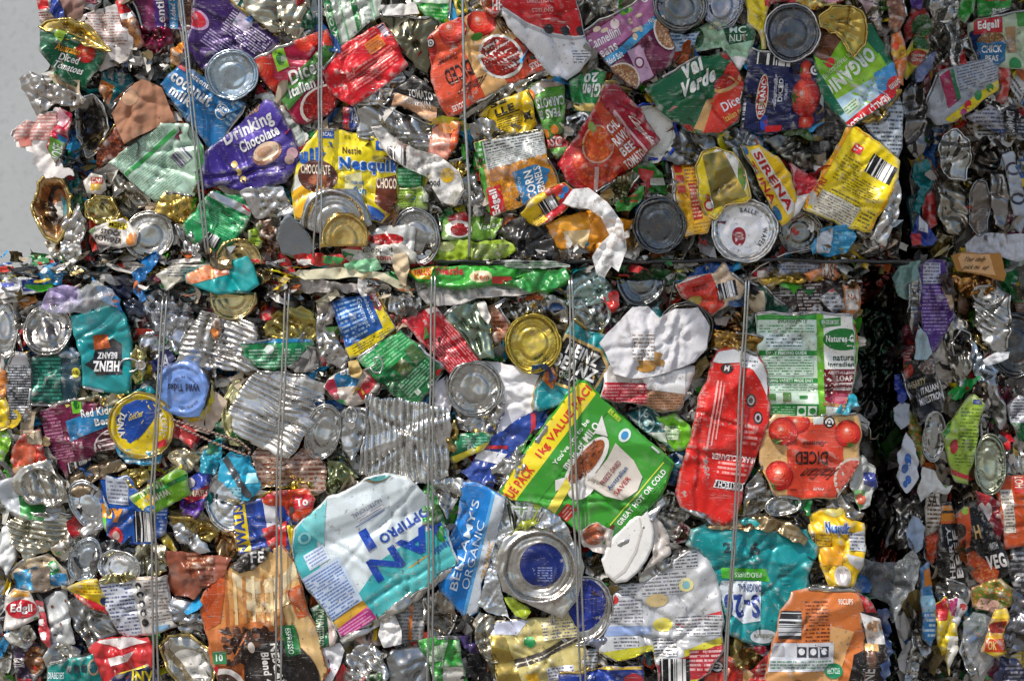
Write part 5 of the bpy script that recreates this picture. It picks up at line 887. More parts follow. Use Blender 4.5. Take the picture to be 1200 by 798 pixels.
tin('gold key can|dented with a round boss beside the second wires', [(310, 384), (318, 370), (336, 360), (352, 358), (366, 368), (372, 388), (368, 398), (340, 398), (312, 394)], 'a8964e', d=6, cr=(4, 22), rings=(362, 388, 9, 9, 0, .7))
can('green tray label|with a blue top edge behind the second wires', [(283, 402), (320, 398), (364, 398), (366, 404), (344, 426), (320, 434), (300, 430), (288, 418)], '1f8a50', [Rr(-.1, -.1, 1.1, .12, '1f7ab0'), Rr(.12, .16, .72, .34, '1f8a50'), Fi(.1, .3, .85, .9, '1f8a50', 'b8e0c8', 6), El(.40, .32, .07, .14, 'e0e8e4')], d=11, rims='0', frame=[(282, 398), (366, 396), (364, 434), (286, 436)])
tin('silver base tray|behind the green tray label', [(300, 398), (330, 388), (364, 392), (380, 420), (362, 438), (340, 430)], 'b0b0ac', d=2, cr=(6, 18))
pap('grey torn card|right of the green tray label', [(336, 424), (354, 404), (370, 412), (366, 434), (346, 436)], '86827e', d=8, cat='card')
can('blue and yellow gourmet can|with a red name flag', [(387, 354), (412, 348), (440, 342), (452, 364), (461, 384), (440, 404), (411, 421), (400, 390)], '1c5fb0',
    [Rr(.78, -.1, 1.1, 1.1, 'f0d81c'), Rr(-.1, .80, 1.1, 1.1, 'f0d81c'), Fi(.06, .08, .5, .75, '1c5fb0', 'b0d0f0', 9), Tx('Gourmet', .50, .1, .60, .66, 'c8e0f8', rot=-90), Tx('Selection', .64, .08, .72, .62, 'c8e0f8', rot=-90), Pg([(.78, .02), (.96, .0), (.96, .38), (.86, .48), (.78, .4)], 'c81f30'), Tx('HAMPER', .82, .04, .92, .40, 'white', rot=-90, b=.02), Fi(.1, .84, .9, .97, 'f0d81c', '6a5a10', 3), Rr(-.1, -.1, .4, .03, 'f0d81c')],
    d=11, frame=[(386, 352), (442, 336), (466, 388), (410, 422)], rims='2', rimcol='gold')
can('green pet food can|pierced by a steel key right of the gourmet can', [(420, 421), (444, 404), (470, 388), (490, 404), (516, 431), (504, 456), (486, 478), (464, 466), (440, 444)], '0f6e3a',
    [Rr(-.1, -.1, 1.1, .38, '1f9a4c'), Fi(.05, .05, .95, .34, '1f9a4c', '8fd8a0', 6), Pg([(.36, .40), (.62, .36), (.64, .6), (.4, .62)], '7a6a2a', '3a5a2a', 'v', .7), Fi(.2, .62, .9, .88, '0f6e3a', '8fc8a0', 6), Pg([(.72, .3), (.95, .3), (.95, .6), (.7, .6)], '5a5a20', '2a5a2a', 'v', .6), Tx('410', .58, .92, .76, 1.0, 'white', b=.02), Rr(.34, .86, .44, .94, 'd0e0d0'), El(.92, .96, .08, .08, 'd83028')],
    d=13, frame=[(420, 420), (472, 384), (522, 436), (478, 484)], rims='03', rimcol='pale', ribs=('v', 4.2, .3, 0, 1))
can('plain red can|with pink small print behind the third wires', [(473, 377), (490, 366), (509, 358), (530, 380), (562, 422), (548, 434), (530, 441), (500, 408)], 'c4202c',
    [Fi(.36, .10, .96, .30, 'c4202c', 'e89a9c', 3), Fi(.42, .36, 1.0, .86, 'c4202c', 'e89a9c', 8), Pg([(.0, .1), (.14, .0), (.1, .3), (.02, .3)], 'f0d8d8'), Rr(.02, .12, .24, .14, 'd8787c')], d=11, frame=[(508, 354), (566, 420), (528, 446), (470, 380)], rims='13', rimcol='olive')
tin('mirror bright steel wedge|green tinted beside the plain red can', [(519, 372), (538, 356), (562, 352), (572, 374), (576, 398), (580, 418), (562, 420), (540, 400)], '8fa08a', d=8, cr=(5, 22), rims='0')
can('dark red and brown text can|partly torn above the gold lid', [(570, 360), (582, 356), (600, 384), (592, 398), (580, 404), (574, 384)], 'b08060', [Fi(.1, .2, .9, 1, 'b08060', '8a3a2a', 8), Rr(.6, -.1, 1.1, .4, 'c02028')], d=6, rims='1')
pap('white torn scrap|between the steel wedge and the dark red can', [(560, 356), (568, 354), (576, 372), (572, 380), (564, 370)], 'e8e2da', d=11)
tin('white slatted can end|under the ledge right of the gourmet can', [(448, 342), (500, 342), (502, 350), (490, 366), (470, 372), (452, 360)], 'd4d6d4', d=4, ribs=('u', 9, 1.8, .05, .9), cr=(2, 20), rims='')
film('red stained wrapper|between the gourmet can and the plain red can', [(452, 364), (466, 370), (480, 372), (474, 382), (462, 386)], 'a84a40', d=3)
lid('bright gold lid|standing left of the black badge bean can', 625, 402, 31, 33, 0, 'cbb24c', d=12, arot=0, cr=(1.6, 20))
tin('pale tin wreckage|above the bright gold lid', [(590, 372), (604, 348), (640, 344), (664, 352), (664, 380), (650, 376), (628, 366), (604, 374)], 'b8b6ae', d=4, cr=(7, 14), art=[El(.2, .2, .1, .12, 'c8201c')])
tin('fluted pale can end|upper right of the bright gold lid', [(672, 374), (676, 354), (700, 348), (720, 362), (716, 380), (706, 392), (690, 384)], 'aab0aa', d=7, rings=(694, 366, 24, 22, 20, .7), cr=(2, 20), rims='')
film('small red and white wrapper|beside the fluted pale can end', [(696, 348), (712, 344), (722, 342), (726, 358), (718, 366), (706, 352)], 'c82a24', d=10, art=[Pg([(0, 0), (.4, 0), (.4, .4), (0, .4)], 'dcd8d4')])
can('teal baked bean can|with a black badge behind the fourth wire', [(672, 377), (690, 386), (712, 398), (716, 424), (706, 446), (700, 470), (676, 474), (652, 476), (628, 478), (628, 458), (652, 410)], '0f8288',
    [Pg([(.16, .22), (.80, .20), (1.0, .34), (.94, .80), (.24, .86), (.10, .62)], 'b89a5a'), Pg([(.20, .26), (.78, .24), (.96, .37), (.90, .76), (.28, .82), (.15, .60)], '15171a'), Tx('HEINZ', .28, .28, .82, .44, 'white', b=.04), Tx('BEANZ', .18, .46, .88, .63, 'white', b=.04), Tx('ONE FOR ALL', .34, .66, .86, .73, 'white', b=.02), Pg([(.14, .62), (.34, .74), (.36, .92), (.10, .84)], 'e8902c', 'b85a1a', 'v', 1.5)],
    d=9, frame=[(662, 366), (726, 400), (690, 484), (618, 452)], rims='0', rimcol='gold')
lid('silver lid in crinkled foil|above the foil skirt in the middle', 556, 455, 31, 31, 0, 'b9b8b2', d=12, cr=(2.2, 16))
tin('crinkled foil skirt|below the silver lid in the middle', [(528, 444), (534, 482), (542, 504), (580, 510), (586, 494), (590, 470), (586, 446), (556, 486)], 'c9c7c2', d=8, cr=(7, 12), cat='foil', name='foil_scrap')
pap('white folded paper|right of the silver lid', [(566, 424), (586, 426), (612, 432), (634, 434), (628, 460), (626, 480), (600, 498), (584, 510), (588, 470), (582, 440)], 'f0eff0', d=6, cr=(5, 34))
pap('white paper wedge|left of the silver lid', [(508, 450), (524, 440), (530, 468), (526, 484), (510, 478)], 'e8e6ee', d=4, cr=(3, 24))
film('navy crisp packet|between the white paper and the value pack', [(541, 552), (556, 536), (580, 512), (612, 488), (648, 474), (640, 492), (616, 516), (592, 544), (578, 570), (560, 566)], '1b3f94', d=8, cr=(5, 16), art=[Pg([(.0, .5), (.5, .6), (.4, .72), (.0, .62)], 'd8d8dc'), Rr(.75, .1, .8, .4, 'c82a34'), Rr(.2, .5, .5, .54, 'c82a34')])
tin('torn silver lining|beside the navy crisp packet', [(576, 548), (600, 530), (622, 510), (612, 530), (600, 552), (588, 568), (580, 566)], 'cacac6', d=11, cr=(5, 10))
can('green and cream triangle can|under the foil skirt', [(526, 538), (534, 510), (560, 506), (578, 510), (568, 524), (544, 538), (530, 544)], '1f7a50', [Fi(.3, .15, .9, .5, '1f7a50', '7ac0a0', 4), El(.5, .5, .09, .14, 'd8e8e0'), Pg([(0, .8), (.9, .3), (1, .4), (.1, 1)], 'e8d840')], d=10, rims='', rimcol='gold')
tin('gold torn fin|left of the green and cream triangle', [(522, 504), (534, 492), (538, 516), (532, 532), (524, 524)], 'b39a58', d=12, cr=(4, 10))
film('grey blue lidded cup|black rim above the value pack', [(560, 552), (600, 560), (640, 476)], 'c0c0c0', d=-6) if 0 else None
pap('crumpled white note paper|big and stained above the red bottle', [(705, 402), (722, 382), (742, 360), (760, 360), (772, 374), (790, 364), (816, 362), (828, 384), (826, 408), (812, 424), (790, 432), (766, 440), (738, 442), (722, 436), (714, 418)], 'd8d7da', d=22, cr=(6, 20), cre=9, jag=.9, jagL=18,
    art=[Pg([(.34, .72), (.5, .62), (.58, .66), (.5, .9), (.40, .92)], 'a8804a'), Fi(.3, .38, .5, .75, 'f1f0f2', '8a7a6a', 7), El(.42, .86, .08, .05, 'b8863a'), El(.55, .78, .05, .05, 'a07a44')])
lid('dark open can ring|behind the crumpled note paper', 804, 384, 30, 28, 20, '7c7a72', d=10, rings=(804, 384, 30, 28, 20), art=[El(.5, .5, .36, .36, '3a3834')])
can('red and brown back label can|under the crumpled note paper', [(704, 466), (716, 428), (760, 432), (812, 430), (808, 452), (796, 480), (776, 484), (756, 474), (726, 472)], 'cfc9c4',
    [Pg([(-.1, .35), (.52, .38), (.50, 1.1), (-.1, 1.1)], 'b8202e'), Fi(.02, .4, .5, .98, 'b8202e', 'e09a9c', 9), Pg([(.50, .52), (.92, .60), (.88, 1.1), (.50, 1.1)], 'b08464'), Fi(.52, .6, .86, 1.0, 'b08464', '6a4430', 7), Pg([(.42, .2), (.9, .1), (.9, .6), (.5, .5)], 'eceaea')], d=12, rims='1')
lid('grey squashed lid|cut by the ledge above the note paper', 752, 334, 28, 26, 0, '757a7c', d=8, out=[(723, 328), (780, 328), (778, 344), (768, 358), (752, 362), (736, 358), (726, 344)], rims='', rings=(751, 326, 29, 34, 0, .8))
can('turquoise can front|below the grey squashed lid', [(724, 350), (744, 362), (776, 352), (776, 372), (766, 380), (742, 366)], '3fa8b0', [Fi(.1, .3, .9, .9, '3fa8b0', 'e0f0f0', 4)], d=4, rims='')
can('red tomato soup packet|with a barcode under the ledge', [(793, 334), (812, 326), (836, 320), (848, 306), (856, 320), (874, 334), (866, 350), (834, 370), (820, 362), (800, 350)], 'd8bfa0',
    [Pg([(-.1, .1), (.5, .15), (.6, .9), (.3, 1.1), (-.1, .6)], 'c83224'), El(.36, .78, .14, .2, 'e04a2a'), El(.18, .64, .12, .1, 'b8a040'), Ba(.52, .42, .82, .78, 0), Tx('soup', .2, .34, .42, .5, '8a1a14'), Pg([(-.1, -.2), (.8, -.3), (.6, .12), (-.1, .24)], 'e0d8d0')], d=11, frame=[(790, 322), (872, 304), (880, 352), (806, 376)], cr=(4, 26), rims='4')
can('dark green beige can|folded right of the fifth wire', [(882, 342), (892, 334), (920, 358), (932, 368), (908, 372), (884, 366), (874, 352)], '0f4a38', [Pg([(.0, .2), (.35, .2), (.4, .8), (.0, .9)], 'c8b89a')], d=8, rims='1')
tin('brown gold can wall|crushed beneath the red soup packet', [(848, 372), (868, 352), (880, 346), (882, 372), (876, 392), (858, 388), (846, 384)], '6f5230', d=5, cr=(7, 12))
can('dark green glass like can|left of the fifth wire', [(866, 380), (884, 366), (888, 386), (884, 398), (870, 396)], '0d4a34', [], d=4, rims='')
tin('brass screw collar|on the neck of the red bottle', [(834, 408), (838, 386), (860, 388), (894, 396), (892, 412), (886, 418), (862, 414)], 'a8823f', d=14, cr=(3, 16), ribs=('v', 8, .9, .1, .9), cat='can neck', name='can_neck')
can('red brake cleaner can|tall and tilted behind the fifth wire', [(842, 414), (860, 410), (888, 416), (898, 440), (902, 478), (893, 520), (876, 562), (862, 606), (848, 612), (800, 596), (794, 572), (808, 520), (824, 456)], 'd8261f',
    [Pg([(-.1, -.1), (1.1, -.1), (1.1, .28), (.98, .20), (.84, .14), (.60, .105), (.3, .12), (-.1, .10)], 'dfe2e4'), Pg([(1.1, .28), (1.0, .14), (.9, .1), (1.1, .1)], 'dfe2e4'), El(.42, .145, .10, .03, '3a2a2a'), Tx('M', .38, .128, .46, .16, 'e8e0e0'), Fi(.62, .08, .9, .13, 'dfe2e4', '6a6a6a', 2), El(.86, .315, .075, .038, '2a2426'), El(.86, .315, .055, .027, 'b8a8a8'), El(.86, .315, .03, .016, '2a2426'), El(.99, .41, .07, .036, '2a2426'), El(.99, .41, .05, .026, 'b8a8a8'), El(.99, .41, .025, .014, '2a2426'),
     Rr(.30, .22, .33, .62, 'f0a8a0'), Rr(.36, .22, .38, .6, 'f0a8a0'), Rr(.41, .24, .43, .56, 'f0a8a0'), Tx('BRAKE CLEANER', .40, .640, 1.02, .675, 'f4e4e0', rot=180, b=.03), Pg([(.50, .79), (1.04, .80), (1.04, .842), (.48, .836)], 'f0f0f0'), Pg([(.52, .795), (1.02, .805), (1.02, .836), (.50, .83)], '2a2222'), Tx('MOTORTECH', .54, .798, 1.0, .834, 'f4f0f0', rot=180, b=.03), Fi(.5, .68, .9, .76, 'd8261f', 'f0a8a0', 3), Fi(.8, .45, 1.0, .58, 'd8261f', 'f0a8a0', 4), Fi(.04, .3, .16, .5, 'd8261f', 'f08a80', 9)],
    d=18, frame=[(828, 400), (896, 406), (880, 610), (786, 598)], cr=(4, 60), rims='1', name='aerosol_can', edge=6, depth=24)
tin('dented silver base|under the red brake cleaner can', [(798, 594), (840, 604), (862, 606), (856, 614), (834, 612), (812, 604)], 'c0bfba', d=15, cr=(3, 14))
can('green and white dog food can|with a feeding guide and oval badge', [(886, 369), (940, 368), (998, 370), (1000, 400), (1004, 430), (996, 460), (984, 484), (940, 490), (905, 491), (896, 450), (890, 410)], 'cfe4cf',
    [Rr(-.1, -.1, .60, .055, '2f9a34'), Rr(.0, .055, .60, .33, 'd4e8d8'), Tx('INGREDIENTS', .22, .045, .50, .085, '1f6a2c', b=.02), Fi(.04, .10, .58, .18, 'd4e8d8', '3f8a4c', 3), Rr(.10, .19, .46, .32, 'e4eef0'), Fi(.10, .19, .46, .32, 'e4eef0', '4a7a5a', 4), Rr(-.1, .345, .60, .39, '1f8a34'), Tx('DAILY FEEDING GUIDE', .10, .352, .50, .382, 'e8f4e8', b=.02), Rr(.06, .40, .28, .58, 'e4eef0'), Fi(.06, .40, .56, .58, 'd4e8d8', '3f8a4c', 7),
     Rr(-.1, .605, .60, .65, '1f8a34'), Tx('FEEDING VARIETY MADE EASY', .08, .612, .56, .642, 'e8f4e8', b=.02), Fi(.08, .66, .56, .73, 'd4e8d8', '3f8a4c', 3), Rr(.12, .75, .19, .82, '8a5a3a', '3a8a3a', 'v', .5), Rr(.26, .74, .34, .83, 'a83a2a', '3a8a3a', 'v', .5), Rr(.42, .77, .50, .80, '2f8a3c'), Rr(-.1, .85, .60, 1.1, '1f8a3a'), Fi(.1, .87, .38, .96, '1f8a3a', 'b0dcb4', 4), Rr(.40, .87, .48, .96, 'e8f0e8'), Rr(.50, .87, .58, .96, 'e8f0e8'), El(.44, .915, .03, .03, '1f8a3a'), El(.54, .915, .03, .03, '1f8a3a'),
     Rr(.60, -.1, .67, 1.1, '6fb82f'), Rr(.67, -.1, 1.1, 1.1, 'e8e8e0'), Pg([(.62, .05), (.84, .03), (.84, .11), (.64, .13)], '2f8a34'), Tx('NEW LOOK SAME GREAT', .65, .055, .82, .10, 'e0f0e0'), El(.86, .24, .20, .105, '1f7a34'), Tx('Natures Gift', .69, .20, 1.02, .265, 'f0f4ec', b=.03), Tx('natural', .76, .38, .98, .44, '2a4a34'), Tx('ingredients', .70, .45, 1.02, .51, '2a4a34'), Rr(.66, .52, 1.1, .80, '6a1420'), Tx('ADULT ALL BREEDS', .70, .54, 1.0, .565, 'e0c8c8'), Tx('LOAF', .78, .58, .94, .635, 'e8d8d0', b=.03), Tx('WITH BEEF', .76, .65, .96, .675, 'e0c8c8'), Tx('VEGETABLES', .74, .69, .98, .715, 'e0c8c8'),
     El(.80, .80, .14, .05, 'a8284a'), El(.80, .80, .09, .03, 'd8788a'), Pg([(.86, .80), (1.0, .78), (1.0, .86), (.88, .86)], 'e8823a'), Pg([(.64, .83), (1.0, .87), (1.0, .90), (.64, .86)], 'a87848'), El(.92, .93, .05, .03, '3f8a34')],
    d=15, frame=[(886, 368), (1004, 368), (1008, 492), (886, 492)], cr=(1.4, 70), rims='01', edge=2, ribs=('v', 5, .25, .1, .9))
can('orange and lime side of dog food can|curling down its right side', [(998, 372), (1004, 378), (1008, 400), (1006, 440), (998, 458), (992, 462), (1000, 430)], '7ac81f', [Rr(-.2, -.1, 1.2, .3, 'e8822a'), Rr(-.2, .66, 1.2, .74, 'e04a20'), Rr(.5, .2, .7, .6, '4a9a1f')], d=12, rims='', cr=(2, 20)) 
film('turquoise foil corner|below the dog food can', [(978, 484), (990, 468), (1000, 462), (1008, 476), (992, 484)], '1f9ab0', d=17, cr=(3, 12))
can('wooden board tomato can|printed upside down at the lower right', [(896, 496), (910, 488), (960, 488), (1005, 485), (1008, 512), (1006, 546), (992, 566), (980, 582), (940, 583), (913, 581), (900, 560), (892, 542)], 'd9ae72',
    [Pg([(.20, .0), (.72, .0), (.72, .34), (.70, .86), (.26, .88), (.16, .62)], 'd8452c'), Pg([(.2, .5), (.72, .5), (.72, .9), (.24, .9)], 'd8452c'), *tom(.12, .76, .13, 1.25, .1, .3, -1.8), *tom(.62, .90, .13, 1.0, .1, .2), *tom(.76, .80, .14, 1.2, .2, .2, -1.0), *tom(.80, .27, .14, 1.3, .1, .3, -.9),
     El(.06, .22, .20, .26, 'd8c8b8'), El(.06, .22, .175, .23, 'b83a34', 'd86a5a', 'v', 1.2), Tx('DICED', .32, .40, .64, .56, '2a1410', b=.02), Tx('Italian', .26, .22, .58, .36, '5a1a12', sh=.4), Tx('Tomatoes', .34, .62, .58, .68, '5a1a12', sh=.2), Tx('COLES', .36, .10, .46, .13, 'f0e0e0'), Tx('400g', .62, .09, .70, .12, '3a1410'), Rr(.36, .87, .46, .98, 'dfe8e4')]+star(.30, .90, .055, 1.2),
    d=16, frame=[(1008, 584), (890, 584), (888, 486), (1008, 484)], cr=(1.4, 70), rims='268', edge=3, ribs=('v', 4.6, .35, .05, .95))
tin('lustrous silver can side|left of the wooden board tomato can', [(870, 588), (876, 566), (892, 544), (900, 562), (914, 584), (900, 590), (886, 606), (872, 608)], 'a9a9a6', d=6, cr=(6, 22))
lid('oval silver lid|under the wooden board tomato can', 918, 592, 20, 11, -10, 'b0b0ac', d=9)
film('emerald green bottle cap|below the wooden board tomato can', [(930, 586), (950, 586), (948, 602), (936, 602)], '17803c', d=8, cat='bottle cap', name='bottle_cap')
tin('crumpled foil spout|between the tomato can and the yellow sachet', [(955, 584), (985, 580), (1000, 596), (1012, 600), (1010, 610), (990, 606), (970, 596)], 'a8a298', d=7, cr=(6, 12))
film('silver green sachet|hanging right of the wooden board tomato can', [(1002, 540), (1012, 534), (1024, 548), (1028, 570), (1018, 590), (1008, 600), (1002, 580), (996, 570)], 'b8bab4', d=8, cr=(6, 14), art=[Pg([(.5, .3), (1, .3), (1, .6), (.5, .5)], '2a3a8a'), Pg([(0, .6), (.6, .6), (.4, .95), (.1, .9)], '5aa04a'), El(.4, .75, .16, .1, 'd8502a')])
film('black film bag|behind the yellow sachet', [(898, 610), (920, 600), (944, 600), (952, 618), (940, 632), (920, 622)], '151517', d=6, cat='bag', name='plastic_bag')
can('small dark green can|between the brake cleaner and the black bag', [(868, 606), (900, 602), (904, 612), (880, 616)], '0f4a34', [Fi(.2, .3, .9, .8, '0f4a34', '6aa88a', 2)], d=5, rims='')

# ---- rows from y 440 on, left side
can('maroon kidney bean can|with a blue name band at the left', [(44, 482), (66, 474), (90, 470), (132, 476), (142, 500), (136, 524), (112, 530), (92, 546), (76, 561), (62, 542), (53, 520)], '6f1c40',
    [Fi(.03, .10, .30, .5, '6f1c40', 'b87898', 9), Rr(.46, -.05, .58, .18, '6fc02c'), El(.52, .07, .035, .06, '1f6a2a'), Pg([(.36, .26), (1.1, .10), (1.1, .34), (.38, .52)], '1f7ab0'), Tx('Red Kidney', .56, .14, 1.02, .28, 'white', b=.03), Tx('Beans', .70, .28, .98, .38, 'white', b=.03), El(.90, .66, .26, .22, 'd8c8c8'), El(.90, .66, .24, .20, '7a2030', '2a0a14', 'v', 1.0), Ba(.28, .78, .62, 1.06, 0), Fi(.04, .55, .4, .72, '6f1c40', 'b87898', 5)],
    d=9, frame=[(36, 474), (136, 462), (150, 548), (52, 570)], rims='1', ribs=('v', 5, .35, .1, .9))
lid('yellow tuna tin|blue and gold with curved lettering at the left wire', 166, 499, 36, 37, 0, 'e6c81c', d=17, mat='p', rimcol='gold', cat='tuna tin', rings=(166, 499, 36, 37, 0, .5), name='tuna_tin',
    art=[El(.5, .5, .43, .43, 'f0d21c'), Pg([(.10, .42), (.16, .24), (.34, .10), (.56, .08), (.78, .16), (.88, .3), (.70, .36), (.52, .44), (.42, .56), (.36, .66), (.22, .70), (.12, .58)], '1a4aa0'), Pg([(.30, .66), (.44, .52), (.60, .40), (.80, .30), (.92, .26), (.80, .38), (.68, .50), (.52, .60), (.36, .68)], '123a84'), El(.84, .36, .05, .03, '123a84'), Arc('TUNA', .5, .5, 25, -30, 8, 'white', True, .03), Arc('PACIFIC', .5, .5, 26, 60, 7, 'white', False, .03), Tx('GoldCrest', .36, .26, .6, .36, 'e8d05a', sh=.3), Rr(.60, .82, .80, .92, 'c81f2c')], depth=22, arot=-20)
can('blue and cream side of tuna tin|below its yellow top', [(134, 518), (150, 532), (172, 538), (190, 530), (184, 542), (166, 546), (148, 544), (138, 534)], '2a8ab0', [Fi(0, .3, 1, .9, '2a8ab0', 'd8ecf4', 3)], d=13, rims='', cr=(2, 16))
lid('pale blue foil lid|crimped with small dark lettering', 215, 456, 32, 32, 0, '6b8fd0', d=18, mat='f', cat='foil lid', name='foil_cover', rings=(213, 456, 30, 30, 0, .6), out=[(184, 456), (188, 438), (196, 428), (214, 426), (232, 430), (240, 440), (244, 454), (240, 474), (232, 486), (214, 488), (198, 484), (188, 474)],
    art=[Tx('Wild Tides', .20, .40, .80, .54, '1c2040', rot=180, b=.02), Arc('FARMED OR CAUGHT', .5, .5, 15, -70, 2.6, '2c3460'), Arc('DOLPHIN SAFE', .5, .5, 21, 130, 2.6, '2c3460')], cr=(2, 14), rims='', sp=2.4)
can('yellow and blue tin side|behind the pale blue foil lid', [(206, 488), (232, 486), (246, 466), (248, 446), (250, 470), (240, 490), (220, 494)], 'd8c020', [], d=12, rims='', cr=(2, 16))
tin('gold and silver long fold|above the kidney bean can', [(90, 470), (110, 458), (150, 460), (138, 474), (120, 478)], 'b8b090', d=7, cr=(5, 12))
pouch('teal band|between the bean pouch and the yellow tuna tin', [(150, 460), (176, 452), (184, 460), (176, 468), (150, 470)], '0e7f8c', d=8, name='pouch_scrap')
can('red tomato sauce can|crumpled at the left edge', [(10, 540), (24, 510), (46, 504), (50, 530), (56, 548), (40, 560), (14, 556)], 'c83a2a', [El(.4, .5, .3, .25, 'e06a4a'), Rr(.5, 0, 1, .3, 'd8c8a8'), Pg([(0, .8), (.5, .7), (.5, 1), (0, 1)], 'd8a070')], d=6, rims='', cr=(6, 18))
tin('big crushed can end|dish shaped below the red sauce can', [(14, 560), (30, 546), (56, 544), (74, 564), (80, 588), (66, 594), (36, 590), (18, 576)], 'b9b5aa', d=12, rings=(50, 572, 28, 22, 30, .8), cr=(3, 16))
item('pale round plate|with a green wedge at the left edge', 'plate', ell(32, 586, 42, 20, 25, 26), 6, 'bfc6cc', [Pg([(.35, .3), (.75, .6), (.75, .95), (.42, .9)], '1f7a34')], mat='p', rnd=0, cr=(1.5, 40), bowl=5, name='tin_plate')
can('lime leaf scrap|at the far left edge', [(-4, 496), (8, 500), (12, 520), (4, 540), (-4, 536)], '8ac83a', [], d=4, rims='', cr=(5, 10))
can('orange fruit can|cut by the left edge', [(-6, 430), (6, 436), (10, 460), (2, 470), (-6, 468)], 'e08a3a', [], d=3, rims='', cr=(4, 10))
item('yellow tin rim|cut by the left edge', 'tin', [(-6, 470), (4, 466), (10, 476), (10, 500), (0, 504), (-6, 496)], 6, 'e8c81c', mat='p', name='tuna_tin', cr=(2, 14), rims='o', rimcol='gold')
tin('brown stained tin fold|between the kidney bean can and the blue packet', [(80, 580), (84, 560), (110, 546), (140, 540), (148, 548), (130, 556), (110, 566), (96, 584)], 'a89478', d=8, cr=(6, 13))
tin('gold round rimmed cup|behind the white lined blue packet', [(138, 556), (150, 548), (170, 550), (174, 562), (160, 572), (144, 568)], 'a8954e', d=10, cr=(3, 14))
can('blue pet treat packet|with orange letters and a barcode', [(116, 557), (136, 560), (150, 558), (160, 574), (190, 582), (196, 596), (192, 624), (176, 638), (140, 638), (124, 628), (118, 600)], '1f5ab4',
    [Pg([(-.1, -.1), (.44, -.1), (.42, .42), (.1, .40), (.1, .1), (-.1, .1)], 'b8c0cc'), Fi(.12, .05, .42, .42, 'b8c0cc', '6a6a80', 7), Tx('hy', .02, .42, .34, .66, 'f09a1c', b=.06), El(.20, .84, .10, .12, 'd8303a'), El(.20, .84, .05, .06, 'f0d0c0'), Rr(-.1, .6, .08, .8, '6ac83a'), Ba(.48, .50, .80, .92, 0), Fi(.82, .45, .98, .8, '1f5ab4', 'c0d0f0', 7), Rr(-.1, -.05, .06, .1, 'c83a3a')],
    d=12, frame=[(114, 552), (198, 560), (198, 642), (120, 642)], rims='')
lid('silver plate rim|left of the blue pet treat packet', 104, 592, 20, 30, -30, 'c6cacc', d=7)
can('lime and yellow sachet|upside down behind the first lower wire', [(153, 583), (180, 564), (206, 552), (216, 556), (222, 580), (200, 592), (178, 602), (160, 594)], '7ab82a',
    [Tx('NATURAL', .14, .1, .6, .34, 'e8f0c0', rot=180, b=.03), Tx('WHISKER', .1, .42, .64, .64, 'f0f4e0', rot=180, b=.04), El(.30, .5, .1, .2, 'f0c020'), Pg([(-.1, .4), (.2, .3), (.3, 1.1), (-.1, 1.2)], 'e8e020'), Rr(.35, .3, 1.1, .42, '1f7a34'), El(.2, .8, .1, .14, '2a6ab0')], d=19, frame=[(150, 580), (212, 544), (228, 582), (166, 608)], rims='', cr=(3, 20))
can('blue and purple chocolate packet|right of the lime sachet', [(218, 562), (236, 552), (252, 548), (244, 570), (240, 592), (230, 612), (212, 604), (210, 584)], '2a3f9a', [Pg([(0, .6), (1, .62), (.9, 1.1), (0, 1.1)], '5a2a9a'), Pg([(.1, .5), (.9, .3), (.9, .5), (.2, .66)], 'b8203c'), Tx('MARS', .3, .4, .8, .52, 'f0e0c0'), El(.25, .28, .2, .1, 'd8d0d0')], d=9, rims='', cr=(4, 16))
film('turquoise sachet|draped over a silver plate with a grey spine', [(256, 540), (270, 532), (290, 536), (300, 556), (302, 572), (290, 588), (276, 580), (258, 560)], '1fa0c4', d=16, cr=(4, 18), art=[Pg([(.0, .0), (.18, .0), (.9, .9), (.7, .9)], '4a4a4c'), Rr(.2, .68, .6, 1.0, '9adbe8'), Fi(.2, .68, .6, 1.0, '9adbe8', '3a7a9a', 4), Rr(.7, .4, 1, .6, '9adbe8')])
item('white silver plate|behind the turquoise sachet', 'plate', ell(268, 586, 28, 36, -10, 26), 6, 'ccd0d2', mat='m', rnd=0, cr=(1.5, 30), rings=(268, 586, 28, 36, -10, .7), name='tin_plate', rims='o')
film('teal cellophane twist|above the turquoise sachet', [(234, 538), (246, 518), (258, 516), (262, 530), (256, 540), (252, 556), (238, 552)], '1a90a8', d=14, cr=(6, 10), art=[Pg([(.3, 0), (.8, 0), (.7, .4), (.3, .4)], '1f7a4a')])
can('red radish can|crushed under the twisted cord', [(200, 492), (214, 490), (234, 512), (226, 528), (212, 516), (202, 510)], 'c02430', [El(.6, .5, .3, .3, 'e04a4a'), Pg([(.4, .0), (.7, .1), (.6, .3)], 'e8e0e0')], d=9, rims='', cr=(4, 14))
pap('stained cream sheet|right of the pale blue foil lid', [(214, 492), (240, 480), (252, 460), (266, 470), (258, 490), (244, 508), (228, 504)], 'cdb9a4', d=8, cr=(4, 16))
tin('cream bent plate|below the stained cream sheet', [(202, 524), (228, 528), (246, 516), (246, 532), (222, 552), (206, 548), (196, 536)], 'd8cba8', d=7, cr=(4, 20))
item('pale lemon lid|beside the big ribbed can', 'can lid', [(260, 470), (268, 450), (280, 442), (286, 452), (276, 470), (272, 500), (284, 520), (270, 520), (260, 500)], 5, 'dcd8a0', mat='m', rnd=0, cr=(1.5, 20), name='crushed_can', rings=(292, 484, 34, 44, 0, .8))
can('dark green wrapper can|under the twisted cord', [(250, 494), (262, 492), (268, 512), (262, 520), (250, 512)], '14603c', [], d=6, rims='', cr=(5, 10))
